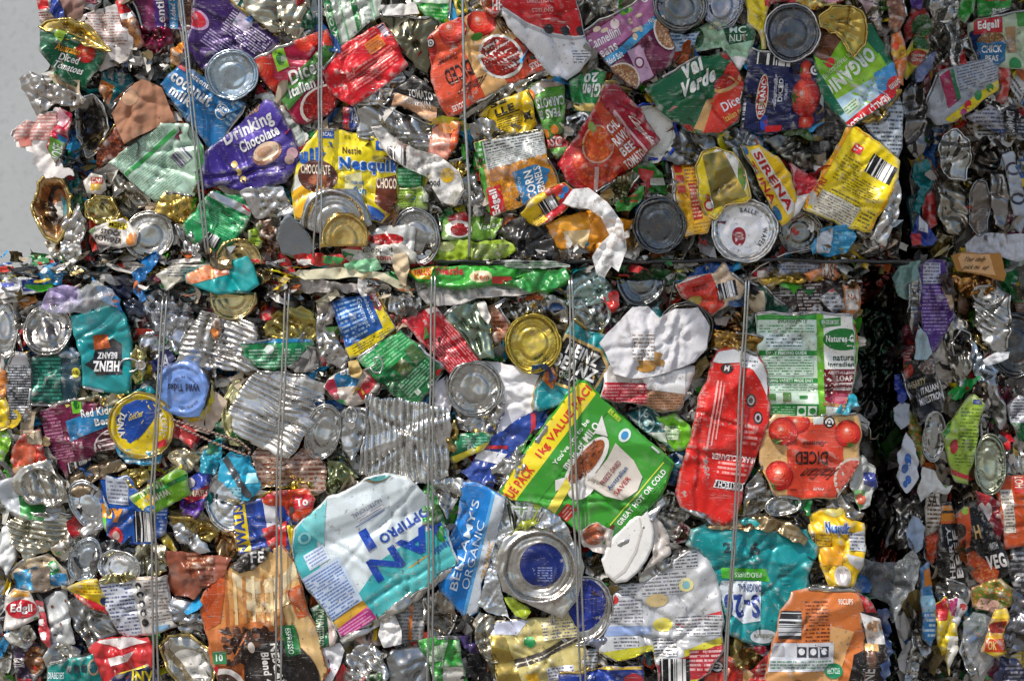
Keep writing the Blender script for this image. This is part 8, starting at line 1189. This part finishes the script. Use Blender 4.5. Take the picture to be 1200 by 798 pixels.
can('stew picture can|orange vegetables below the chunky can', [(1140, 690), (1156, 682), (1174, 676), (1186, 690), (1184, 710), (1160, 716), (1142, 712)], 'c86a34', [Rr(-.1, -.1, 1.1, 1.1, 'd87a3a', '6a7a2a', 'v', 1.1), Pg([(.2, .6), (.7, .7), (.6, 1), (.1, .9)], 'd8a898')], d=8, rims='', cr=(5, 14))
tin('black ridged can base|under the beef can', [(1096, 688), (1106, 678), (1132, 684), (1134, 696), (1120, 704), (1100, 702)], '8e8c88', d=6, ribs=('v', 5, 1.2, 0, 1), cr=(3, 14))
can('blue and orange pet can|at the inner edge of the lower right bale', [(1078, 668), (1088, 660), (1094, 690), (1098, 740), (1092, 756), (1082, 748), (1080, 700)], '3a86c0', [Pg([(.2, .1), (.9, .0), (.8, .25), (.3, .3)], 'd8802a'), Rr(0, .4, 1, .6, 'a8d8ec'), Fi(.1, .6, .9, .9, '3a86c0', 'd8ecf4', 5)], d=7, rims='')
can('yellow and red shredded can|near the bottom of the lower right bale', [(1096, 712), (1108, 700), (1120, 726), (1124, 760), (1112, 790), (1104, 770), (1098, 740)], 'e0c42a', [Pg([(.0, .0), (.6, .0), (.5, .3), (.1, .3)], 'c82a34'), Pg([(.5, .5), (1, .5), (.9, .9), (.5, .9)], 'e8e4d8')], d=8, rims='', cr=(6, 14))
can('white and red striped can|beside the yellow shredded can', [(1110, 704), (1124, 700), (1134, 712), (1122, 736), (1114, 726)], 'd8d8dc', [Pg([(.1, .1), (.5, .0), (.4, .6), (.1, .7)], 'b8246a'), Rr(.6, .2, 1, .4, 'c82a2a')], d=7, rims='')
item('clear crushed plastic bottle|with a yellow cap near the bottom right', 'plastic bottle', [(1130, 730), (1142, 718), (1158, 722), (1168, 740), (1164, 776), (1148, 786), (1136, 772), (1130, 750)], 9, 'c4ccd2', mat='c', name='plastic_bottle', cr=(5, 16), depth=10)
can('yellow labelled sauce bottle|small with a red band at the bottom right', [(1150, 762), (1158, 740), (1166, 714), (1180, 714), (1182, 724), (1176, 744), (1176, 764), (1166, 768), (1152, 762)], 'e0a82a', [Rr(.3, -.1, 1.1, .2, 'f0cc30'), Pg([(.3, .3), (.9, .25), (.8, .5), (.25, .5)], '8a2a20'), Rr(.1, .62, .9, .88, 'c8401f'), Tx('OK', .2, .66, .5, .84, 'f0d080'), Rr(0, .9, 1, 1.1, 'f0d040')], d=14, rims='', cr=(2, 20), name='sauce_bottle', part='bottle_body', cat='bottle')
tin('thin steel hoop|bent below the clear bottle', [(1130, 746), (1134, 760), (1146, 784), (1150, 796), (1144, 800), (1132, 784), (1126, 764)], 'b4b4b0', d=6, cr=(2, 14), bowl=3)
film('navy and grey wrapper|at the bottom right corner', [(1164, 790), (1176, 770), (1192, 774), (1206, 790), (1206, 804), (1166, 804)], '232a4a', d=8, art=[Fi(.3, .3, .9, .9, '232a4a', '9a9aa8', 4)])
item('clear film|stretched across the gap between the lower bales', 'plastic film', [(1006, 664), (1014, 656), (1030, 660), (1050, 662), (1070, 644), (1078, 660), (1072, 690), (1056, 712), (1046, 728), (1042, 706), (1010, 700)], 20, 'b4babc', mat='c', name='plastic_film_sheet', cr=(8, 16), jag=2, depth=4)
pap('small blue grey rag|on the inner edge of the lower right bale', [(1064, 626), (1070, 604), (1078, 608), (1084, 620), (1082, 640), (1074, 648), (1066, 640)], 'a8bcd4', d=12, cr=(4, 10))
can('brown and white text strip|right edge under the grey text scrap', [(1186, 640), (1204, 644), (1206, 700), (1190, 690), (1182, 668)], '3a3a3c', [Fi(.1, .1, .9, .9, '3a3a3c', '9a9aa0', 8)], d=4, rims='')
tin('grey crumpled tin sheet|at the right edge below the stew can', [(1184, 690), (1206, 700), (1206, 760), (1186, 768), (1176, 740), (1184, 712)], '83858c', d=4, cr=(7, 18))
for q in ITEMS[RB:]:
    if 'stretched across' in q.label: q.d = -40; continue
    q.d = q.d-150
# ================================================================== SETTING: yard, wall behind, the compressed cores of the bales
def box_mesh(name, x0, x1, z0, z1, y0, y1, mat, amp=0, L=.05, step=None, col='dark', seed=1):
    """box in metres; front (y0) and two sides cut into a grid and crumpled"""
    acc = Acc(); step = step or 10
    def face(f, nu, nv, flip):
        u, v = np.meshgrid(np.linspace(0, 1, nu), np.linspace(0, 1, nv)); P = f(u.ravel(), v.ravel()); T = []
        idx = np.arange(nu*nv).reshape(nv, nu); a, b, c, d = idx[:-1, :-1].ravel(), idx[:-1, 1:].ravel(), idx[1:, 1:].ravel(), idx[1:, :-1].ravel()
        T = np.concatenate([np.stack([a, b, c], 1), np.stack([a, c, d], 1)]);  T = T[:, ::-1] if flip else T
        acc.add(P, T, mat, C(col))
    def cr(a, b, s_): return crumple(a/L, b/L, amp, 1.0, s_)+vnoise(a/L*2.5, b/L*2.5, s_+4)*amp*.6 if amp else 0
    W_, H_, D_ = x1-x0, z1-z0, y1-y0
    n = lambda q: max(2, int(q/step)+1)
    def fr(u, v):
        x, z = x0+u*W_, z0+v*H_; e = np.minimum(np.minimum(u, 1-u)*W_, np.minimum(v, 1-v)*H_); k = np.clip(e/.03, 0, 1)
        return np.stack([x, y0-cr(x, z, seed)*k, z], 1)
    face(fr, n(W_), n(H_), False)
    for sx, fl in ((0, True), (1, False)):
        def sd(u, v, sx=sx):
            y, z = y0+u*D_, z0+v*H_; e = np.minimum(np.minimum(u, 1-u)*D_, np.minimum(v, 1-v)*H_); k = np.clip(e/.03, 0, 1)
            x = (x1 if sx else x0)+(1 if sx else -1)*cr(y, z, seed+9)*k; return np.stack([x, y, z], 1)
        face(sd, n(D_), n(H_), fl)
    for zz, fl in ((z1, False), (z0, True)):
        def tp(u, v, zz=zz):
            x, y = x0+u*W_, y0+v*D_; e = np.minimum(np.minimum(u, 1-u)*W_, np.minimum(v, 1-v)*D_); k = np.clip(e/.03, 0, 1)
            return np.stack([x, y, zz+cr(x, y, seed+5)*k*.6], 1)
        face(tp, n(W_), n(D_), fl)
    face(lambda u, v: np.stack([x0+u*W_, 0*u+y1, z0+v*H_], 1), 2, 2, True)
    return acc.build(name)
def px(x, d=0): return (x-600)*S*(1-d/D)
def pz(y, d=0): return ZC+(399-y)*S*(1-d/D)
g_ = Acc(); g_.add([(-60, -60, 0), (60, -60, 0), (60, 60, 0), (-60, 60, 0)], [(0, 1, 2), (0, 2, 3)], 'yard', (.3, .3, .3))
gr = g_.build('ground', smooth=False); gr['kind'] = 'structure'; gr['label'] = 'grey concrete yard under the bales'
wl = box_mesh('concrete_wall', -7, 1.2, 0, 4.2, 2.0, 2.25, 'concrete', step=9)
wl['label'] = 'plain grey concrete wall behind the stack, seen at the left'; wl['category'] = 'wall'

# slab added out of view above the stack, shaped to shade its upper right
ca = Acc(); ft = [(-.40, -.60), (-.34, -.86), (.0, -.86), (.03, -.60), (2.6, -.58), (2.6, .9), (-.40, .9)]
Vt, Tt = cdt(np.array(ft), []); Vt = np.array(Vt); nv_ = len(Vt)
top = np.column_stack([Vt, np.full(nv_, 2.46)]); bot = np.column_stack([Vt, np.full(nv_, 2.40)])
ca.add(top, Tt[:, ::-1], 'concrete', (.3, .3, .3)); ca.add(bot, Tt, 'concrete', (.3, .3, .3))
f_ = np.array(ft); q_ = len(f_); sd = np.concatenate([np.column_stack([f_, np.full(q_, 2.46)]), np.column_stack([f_, np.full(q_, 2.40)])])
ca.add(sd, [t_ for k in range(q_) for t_ in ((k, (k+1) % q_, q_+(k+1) % q_), (k, q_+(k+1) % q_, q_+k))], 'concrete', (.3, .3, .3))
rf_ = ca.build('shade_slab', smooth=False); rf_['label'] = 'added slab out of view that shades the right half of the stack'; rf_['kind'] = 'structure'

DB = -24
cores = [('upper_bale_core', 62, 1046, -480, 298, DB, 'compressed scrap metal filling the upper bale between its cans'),
         ('lower_bale_core', 6, 1000, 322, 1198, DB, 'compressed scrap metal filling the lower bale between its cans'),
         ('rear_upper_bale_core', 1068, 1700, -480, 292, -178, 'compressed scrap metal filling the set back bale at the upper right'),
         ('rear_lower_bale_core', 1062, 1700, 304, 1120, -178, 'compressed scrap metal filling the set back bale at the lower right')]
cores.append(('lower_gap_core', 560, 1800, -480, 1120, -640, 'compressed scrap metal of a further bale deep in the dark gap'))
for n_, (nm, xa, xb, ya, yb, dd, lb) in enumerate(cores):
    k = dd
    zb = 0.0 if 'lower' in nm else pz(yb, k)
    o = box_mesh('bale_core', px(xa, k), px(xb, k), zb+.002, pz(ya, k) if 'upper' in nm else pz(ya, k), -dd*S, -dd*S+.75, 'scrap', amp=.012, L=.045, step=.0075, seed=40+n_)
    o['label'] = lb; o['kind'] = 'stuff'
# black strip put in for the dark crevice under the upper bale
acc = Acc(); xs = np.linspace(px(512), px(1062), 120); P = []
for s_, (yy, zz) in enumerate(((-.024, 0), (-.028, -.003), (-.024, -.006), (.5, -.006))):
    P.append(np.stack([xs, np.full(120, yy)+vnoise(xs*30, xs*0+s_, 3)*.006*(s_ < 3), pz(303)+zz+vnoise(xs*9, xs*0, 5)*.010+vnoise(xs*40, xs*0, 6)*.004+(xs-px(512))*-.006], 1))
P.append(P[0]+np.array([0, .53, 0])); P = np.stack(P, 0); nr = len(P); T = []
for a in range(nr):
    b = (a+1) % nr
    for q in range(119): T += [(a*120+q, b*120+q, b*120+q+1), (a*120+q, b*120+q+1, a*120+q+1)]
acc.add(P.reshape(-1, 3), T, 'plastic_film', C('151516'))
o = acc.build('crevice_strip'); o['label'] = 'long black strip put in for the dark crevice under the upper bale, right half'; o['category'] = 'strip'

# ================================================================== FILLER: smaller crushed scraps that show between the larger things
cov = np.zeros((200, 300), bool); yy, xx = np.mgrid[0:200, 0:300]; XX, YY = xx*4+2., yy*4+2.
hand = [i for i in ITEMS]
def paint(poly, sh=1.0):
    p = np.asarray(poly, float); c = p.mean(0); p = c+(p-c)*sh
    mn, mx = np.floor(p.min(0)/4).astype(int), np.ceil(p.max(0)/4).astype(int)
    x0, y0, x1, y1 = max(0, mn[0]), max(0, mn[1]), min(300, mx[0]+1), min(200, mx[1]+1)
    if x1 <= x0 or y1 <= y0: return
    sx, sy = XX[y0:y1, x0:x1], YY[y0:y1, x0:x1]
    cov[y0:y1, x0:x1] |= inside(sx.ravel(), sy.ravel(), p).reshape(sx.shape)
for i in hand: paint(i.raw, .96)
def region(x, y):
    if 60 < x < 1046 and y < 300: return 0
    if 4 < x < 1002 and y > 322: return 1
    if 200 < x < 1002 and 300 <= y <= 322: return 1
    if 1072 < x and y < 288: return 2
    if 1066 < x and y > 312: return 3
    if 1006 < x < 1066 and y > 305: return 4       # dark gap between the lower bales
    return -1
rf = random.Random(11)
cand = [(x, y) for x in range(6, 1200, 6) for y in range(0, 798, 6) if region(x, y) >= 0]; rf.shuffle(cand); cand.sort(key=lambda q: region(*q) < 2)
KIN = ['crinkled silver tin', 'dull grey tin', 'olive tin fold', 'gold lacquered tin', 'printed label fragment', 'ribbed tin fragment', 'torn paper shred', 'crushed wrapper shred', 'pale tin curl', 'small round can end']
CW = dict(zip(KIN, ('b9b6ae', '8e8e8c', '807c66', 'b09a58', None, 'b4b2ac', 'd0c8bc', None, 'c8c6c0', 'a4a5a4')))
PR = [('red', 'b8242a'), ('green', '1f7a3c'), ('blue', '1f5a9a'), ('yellow', 'd8b81f'), ('orange', 'c8642a'), ('teal', '127a7c'), ('maroon', '6a1a34'), ('black', '222224'), ('white', 'd0cdc6'), ('brown', '6a4a34')]
used = set(i.label for i in hand); nfill = 0; lim = 235
def cover(x, y, r):
    a, b = int(x//4), int(y//4); q = max(1, int(r//4)); s_ = cov[max(0, b-q):b+q+1, max(0, a-q):a+q+1]; return s_.mean()
hc = np.array([i.raw.mean(0) for i in hand])
def nearest(x, y):
    best = np.argsort((hc[:, 0]-x)**2+(hc[:, 1]-y)**2); return hand[best[0]], hand[best[1]], hand[best[2]]
for rad_ in (34, 27, 21, 15, 10):
    for x, y in cand:
        if nfill >= lim: break
        rg_ = region(x, y)
        if cov[int(y//4), int(x//4)]: continue
        if cover(x, y, rad_*.6) > (.34 if rad_ > 15 else .6): continue
        if rg_ == 4 and rf.random() < .95: continue
        r = rad_*(1.2+rf.random()*.45)*(1.25 if rg_ in (2, 3) else 1); kk = rf.choice(KIN if r > 14 else KIN[:9]) if rg_ < 2 or rf.random() < .45 else 'printed label fragment'; cn, cc = rf.choice(PR)
        a0 = rf.random()*6.28 if rg_ < 2 else 1.57+rf.uniform(-.4, .4); asp = .38+rf.random()*.42; nn = rf.choice((4, 5, 5, 6))
        pts = []
        for q in range(nn):
            t = q*2*math.pi/nn+rf.random()*.5; rr_ = r*(.7+rf.random()*.65); X_, Y_ = rr_*math.cos(t), rr_*math.sin(t)*asp
            pts.append((x+X_*math.cos(a0)-Y_*math.sin(a0), y+X_*math.sin(a0)+Y_*math.cos(a0)))
        c1, c2, c3 = nearest(x, y)
        colr = CW[kk] or cc; kname = kk if CW[kk] else cn+' '+kk
        lb = f'{kname} between the {c1.ref} and the {c2.ref}'
        if lb in used: lb = f'{kname} between the {c1.ref} and the {c3.ref}'
        if lb in used: lb = f'{kname} close to the {c3.ref} and {c2.ref}'
        if lb in used: continue
        ws = lb.split()
        if len(ws) > 16: lb = f'{kname} beside the {c1.ref}'
        if lb in used or len(lb.split()) > 16: continue
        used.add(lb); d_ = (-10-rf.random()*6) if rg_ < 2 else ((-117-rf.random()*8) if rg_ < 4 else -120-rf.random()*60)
        if rg_ == 4: colr = rf.choice(('3a3a38', '2a2a2a', '6a2a24', '1f3a2a', '5a5850', '4a4034')); lb = lb.replace(kname, 'shaded '+('scrap')) ; kk = 'dull grey tin'  # scraps in the gap get dark colours that stand in for its shade
        if rg_ == 4 and (lb in used): continue
        if rg_ == 4: used.add(lb)
        sd = 5000+nfill*31
        if kk == 'printed label fragment':
            q = pts; item(lb, 'can scrap', q, d_, colr, [Fi(.1, .1, .9, .6, colr, 'd8d4cc' if cn != 'white' else '4a4a4a', 5), Rr(-.1, .7, 1.1, .85, rf.choice(PR)[1])], cr=(4, 15), seed=sd, name='label_scrap')
        elif kk == 'torn paper shred': item(lb, 'paper scrap', pts, d_+4, colr, mat='a', cr=(5, 10), seed=sd, name='paper_scrap', jag=1.2, jagL=12, depth=2, rnd=.5, edge=.2)
        elif kk == 'crushed wrapper shred': item(lb, 'wrapper scrap', pts, d_+2, colr, mat='f', cr=(6, 11), seed=sd, name='wrapper_scrap', jag=1.5, jagL=6, depth=2, rnd=.5, edge=.2)
        elif kk == 'small round can end': item(lb, 'can lid', ell(x, y, r, r*.85, math.degrees(a0), 22), d_, colr, mat='m', cr=(2, 16), rings=(x, y, r, r*.85, math.degrees(a0), .8), seed=sd, name='round_scrap', rnd=0)
        elif kk == 'ribbed tin fragment': item(lb, 'tin scrap', pts, d_, colr, mat='m', cr=(3, 14), ribs=(rf.choice('uv'), 5.5, 1.3, 0, 1), seed=sd, name='tin_scrap', rnd=.5, edge=.6, depth=5, jag=1.4)
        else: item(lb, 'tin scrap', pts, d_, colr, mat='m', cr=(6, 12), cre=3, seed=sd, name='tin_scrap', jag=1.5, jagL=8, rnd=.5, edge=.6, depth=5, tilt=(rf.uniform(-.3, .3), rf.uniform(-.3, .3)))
        nfill += 1
        paint(pts, .9 if rg_ != 4 else 1.3)
        if cov.mean() > .985: break
print('things', len(ITEMS), 'fill', nfill, 'cov', cov.mean())

# shreds: thousands of bent slivers of tin, label and film packed between the larger things
cov[:] = False
for i in hand: paint(i.raw, .86)
def shreds(label, regs, n, d0, d1, seed, vert=0.0, dark=1.0, size=(9, 26)):
    r = np.random.RandomState(seed); free = np.argwhere(~cov); P0 = free[r.randint(0, len(free), n*6)]*4.0
    xy = np.stack([P0[:, 1]+r.rand(len(P0))*4, P0[:, 0]+r.rand(len(P0))*4], 1)
    if 9 in regs: keep = [(q[0] < (620 if seed == 77 else 1010) and 300 < q[1] < 348) for q in xy]
    else: keep = [region(*q) in regs for q in xy]
    xy = xy[np.array(keep)][:n]; n = len(xy)
    ln = size[0]+(size[1]-size[0])*r.rand(n)**1.6; wd = ln*(.18+.42*r.rand(n)); nu, nv = 6, 4
    u, v = np.meshgrid(np.linspace(-1, 1, nu), np.linspace(-1, 1, nv)); u, v = u.ravel(), v.ravel(); m = len(u)
    jx = (r.rand(n, m)-.5)*.34; jy = (r.rand(n, m)-.5)*.55
    U = (u[None]+jx)*ln[:, None]; V_ = (v[None]+jy)*wd[:, None]*(1-.5*r.rand(n)[:, None]*np.abs(u[None]))
    f1, f2 = r.uniform(-.6, .6, (n, 1)), r.uniform(-.6, .6, (n, 1))
    Zl = -np.abs(u[None]-f1)*ln[:, None]*r.uniform(-.7, .7, (n, 1))-np.abs(v[None]-f2)*wd[:, None]*r.uniform(-.9, .9, (n, 1))+(r.rand(n, m)-.5)*wd[:, None]*.35
    th = r.rand(n)*math.pi*2; k_ = r.rand(n) < vert; th[k_] = math.pi/2+r.normal(0, .3, k_.sum()); t1 = r.normal(0, .55, n); t2 = r.normal(0, .55, n)
    if 9 in regs: th = r.normal(0, .25, n); t1 = r.normal(.9, .4, n)
    y1 = V_*np.cos(t1)[:, None]-Zl*np.sin(t1)[:, None]; z1 = V_*np.sin(t1)[:, None]+Zl*np.cos(t1)[:, None]
    x2 = U*np.cos(t2)[:, None]+z1*np.sin(t2)[:, None]; z2 = -U*np.sin(t2)[:, None]+z1*np.cos(t2)[:, None]
    X = x2*np.cos(th)[:, None]-y1*np.sin(th)[:, None]+xy[:, :1]; Y = x2*np.sin(th)[:, None]+y1*np.cos(th)[:, None]+xy[:, 1:]
    dd = (d0+(d1-d0)*r.rand(n))[:, None]+z2; kk = S*(1-dd/D)
    W3 = np.stack([(X-600)*kk, -dd*S, ZC+(399-Y)*kk], -1)
    idx = np.arange(m).reshape(nv, nu); a, b, c, d_ = idx[:-1, :-1].ravel(), idx[:-1, 1:].ravel(), idx[1:, 1:].ravel(), idx[1:, :-1].ravel()
    TT = np.concatenate([np.stack([a, c, b], 1), np.stack([a, d_, c], 1)])
    metal = ['98958e', 'a09e99', '787876', '6a6654', '907c48', '858686', 'b0afaa', '80704e', '56544e']; prt = [c_[1] for c_ in PR]+['d8d4cc', 'e0dcd4', '2aa0d8', 'd8d020', '4ab02c', 'c83a2a']
    kind = r.rand(n); ac = Acc()
    for mt, lo, hi, pal in (('bare_tin', 0, .40, metal), ('printed_tin', .40, .62, metal), ('printed_tin', .62, .80, prt), ('plastic_film', .80, .9, prt), ('paper', .9, 1.01, ['d8d4cc', 'c8b8a0', 'e4e2de', 'a89880', 'b8aca0'])):
        s_ = np.where((kind >= lo) & (kind < hi))[0]
        if not len(s_): continue
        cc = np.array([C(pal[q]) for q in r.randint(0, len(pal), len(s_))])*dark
        T3 = (TT[None]+(np.arange(len(s_))*m)[:, None, None]).reshape(-1, 3)
        ac.add(W3[s_].reshape(-1, 3), T3, mt, np.repeat(cc, m, 0))
    o = ac.build('tin_shreds', smooth=False); o['label'] = label; o['kind'] = 'stuff'
shreds('shredded tin slivers packed between the cans of the upper bale', (0,), 1900, -24, 1, 71)
shreds('shredded tin slivers packed between the cans of the lower bale', (1,), 2300, -24, 1, 72)
shreds('flattened slivers of tin and film along the ledge between the bales', (9,), 900, -14, 12, 73, size=(6, 22))
shreds('upright slivers packed in the rear upper bale', (2,), 620, -182, -162, 74, vert=.85, size=(11, 36))
shreds('upright slivers packed in the rear lower bale', (3,), 850, -182, -162, 75, vert=.85, size=(11, 36))
shreds('loose torn slivers lying over the front edge of the ledge', (9,), 260, 8, 30, 77, size=(5, 17))
shreds('shade-coloured slivers hanging in the dark gap between the lower bales', (4,), 110, -330, -150, 76, vert=.9, dark=.22, size=(7, 26))  # colours scaled down to paint the gap's shade into the slivers
for i in ITEMS: build(i)

# ================================================================== BALING WIRES, cord, key
def wire(label, pts, r=1.3, col='bcbcba', name='baling_wire', cat='baling wire', group=None, wob=1.3, seed=1):
    P = []
    for (a, b) in zip(pts[:-1], pts[1:]):
        L_ = math.dist(a, b); n = max(2, int(L_/9))
        for q in range(n): P.append([a[k]+(b[k]-a[k])*q/n for k in range(3)])
    P.append(list(pts[-1])); P = np.array(P, float)
    s_ = np.cumsum(np.concatenate([[0], np.linalg.norm(np.diff(P, axis=0), axis=1)]))
    P[:, 0] += vnoise(s_/90, s_*0, seed)*2*wob+vnoise(s_/25, s_*0+3, seed)*wob*.5; P[:, 2] += vnoise(s_/70, s_*0+5, seed)*2*wob
    k = S*(1-P[:, 2]/D)
    Wd = np.stack([(P[:, 0]-600)*k, -P[:, 2]*S, ZC+(399-P[:, 1])*k], 1); c = Wd[len(Wd)//2]
    ac = Acc(); tube(ac, Wd, r*S, 'bare_tin', C(col), 8); o = ac.build(name, c)
    o['label'] = label; o['category'] = cat
    if group: o['group'] = group
    return o
GU, GL = 'wires round the upper bale', 'wires round the lower bale'
T_ = 30
wire('left wire of the upper bale\'s first pair, crossing the blue can', [(207, -60, 22), (211, 0, 25), (222, 110, 27), (231, 200, 28), (240, 290, 24), (243, 306, 12), (242, 309, -20)], group=GU, seed=2)
wire('right wire of the upper bale\'s first pair, crossing the blue can', [(211, -60, 22), (215, 0, 25), (227, 110, 28), (236, 200, 28), (245, 290, 24), (248, 306, 12), (247, 309, -20)], group=GU, seed=3)
wire('left wire of the upper bale\'s second pair, beside the round chocolate badge', [(374, -60, 24), (374, 60, 30), (374, 180, 30), (370, 240, 32), (368, 300, 26), (368, 307, -20)], group=GU, seed=4)
wire('right wire of the upper bale\'s second pair, beside the round chocolate badge', [(378, -60, 24), (377, 60, 30), (377, 180, 30), (376, 250, 32), (374, 290, 26), (374, 300, -10)], group=GU, seed=5)
wire('thin wire crossing the big red diced tomato can', [(541, -60, 22), (543, 60, 26), (546, 150, 24), (551, 230, 24), (550, 300, 20), (550, 308, -20)], r=1.7, group=GU, seed=6)
def lower(n, a, b, x0, y0, xm, x1, d0, dd=28, seed=1, top=True):
    pts = ([(x0+2, y0-6, -10), (x0, y0, 10)] if top else [(x0, y0, 6)])+[(x0, y0+12, dd-4), (xm, (y0+798)/2, dd), (x1, 800, dd), (x1, 900, dd)]
    wire(f'{a} wire of the lower bale\'s {n} pair, {b}', pts, group=GL, seed=seed)
lower('first', 'left', 'passing the yellow tuna tin', 191, 342, 178, 179, 0, 34, 11)
lower('first', 'right', 'passing the yellow tuna tin', 195, 342, 180, 185, 0, 33, 12)
lower('second', 'left', 'crossing the coffee can', 334, 330, 324, 324, 0, 36, 13)
lower('second', 'right', 'crossing the coffee can', 340, 330, 329, 330, 0, 36, 14)
lower('third', 'left', 'crossing the plain red can', 506, 314, 502, 501, 0, 31, 15)
lower('third', 'right', 'crossing the plain red can', 510, 314, 507, 507, 0, 31, 16)
lower('fourth', 'left', 'crossing the green malt pouch', 667, 318, 669, 681, 0, 36, 17)
lower('fourth', 'right', 'crossing the green malt pouch', 671, 318, 675, 687, 0, 36, 18)
lower('fifth', 'left', 'crossing the red brake cleaner can', 873, 318, 862, 848, 0, 34, 19)
lower('fifth', 'right', 'crossing the red brake cleaner can', 877, 318, 866, 851, 0, 34, 20)
wire('thin bent wire sticking out under the tuna can', [(870, 328, 8), (890, 312, 14), (920, 298, 20), (950, 292, 16), (962, 291, 4)], r=1.0, name='loose_wire', cat='wire', seed=21)
wire('dark wire hooked beside the dark open ring', [(784, 372, 6), (786, 350, 12), (790, 330, 10), (794, 312, -10)], r=1.0, col='6a6a68', name='loose_wire', cat='wire', seed=22)
wire('thin curled wire loop in the dark gap between the lower bales', [(1008, 494, -20), (1016, 496, -16), (1020, 504, -14), (1020, 514, -14), (1026, 514, -20), (1030, 508, -30)], r=.8, col='a89a80', name='loose_wire', cat='wire', seed=23, wob=.3)
wire('steel key standing on the green pet food can', [(425, 434, 20), (434, 431, 24), (441, 426, 24), (438, 420, 24), (446, 418, 24), (449, 428, 24), (446, 437, 24), (438, 436, 24), (434, 431, 24)], r=1.2, col='c9c9c6', name='can_key', cat='can key', seed=24, wob=.2)
# twisted cord: two strands as one cord
acc = Acc()
for run in (((206, 491), (250, 505), (284, 516), (296, 526), (294, 534)), ((210, 497), (250, 516), (280, 528), (294, 533))):
    p = densify(np.array(run+run[::-1][1:-1], float), 2)[:int(len(densify(np.array(run+run[::-1][1:-1], float), 2))/2)]
    s_ = np.cumsum(np.concatenate([[0], np.hypot(*np.diff(p, axis=0).T)]))
    for ph in (0, math.pi):
        kk = S; P = np.stack([(p[:, 0]+np.cos(s_*1.2+ph)*.5-600)*kk, -(23+np.sin(s_*1.2+ph)*1.0)*S, ZC+(399-p[:, 1]-np.cos(s_*1.2+ph)*1.1)*kk], 1)
        tube(acc, P, 1.1*S, 'paper', C('5a3a34' if ph else 'a89488'), 6)
o = acc.build('twisted_cord', (px(250), -.03, pz(510))); o['label'] = 'brown and white twisted cord doubled over the dented scrap'; o['category'] = 'cord'
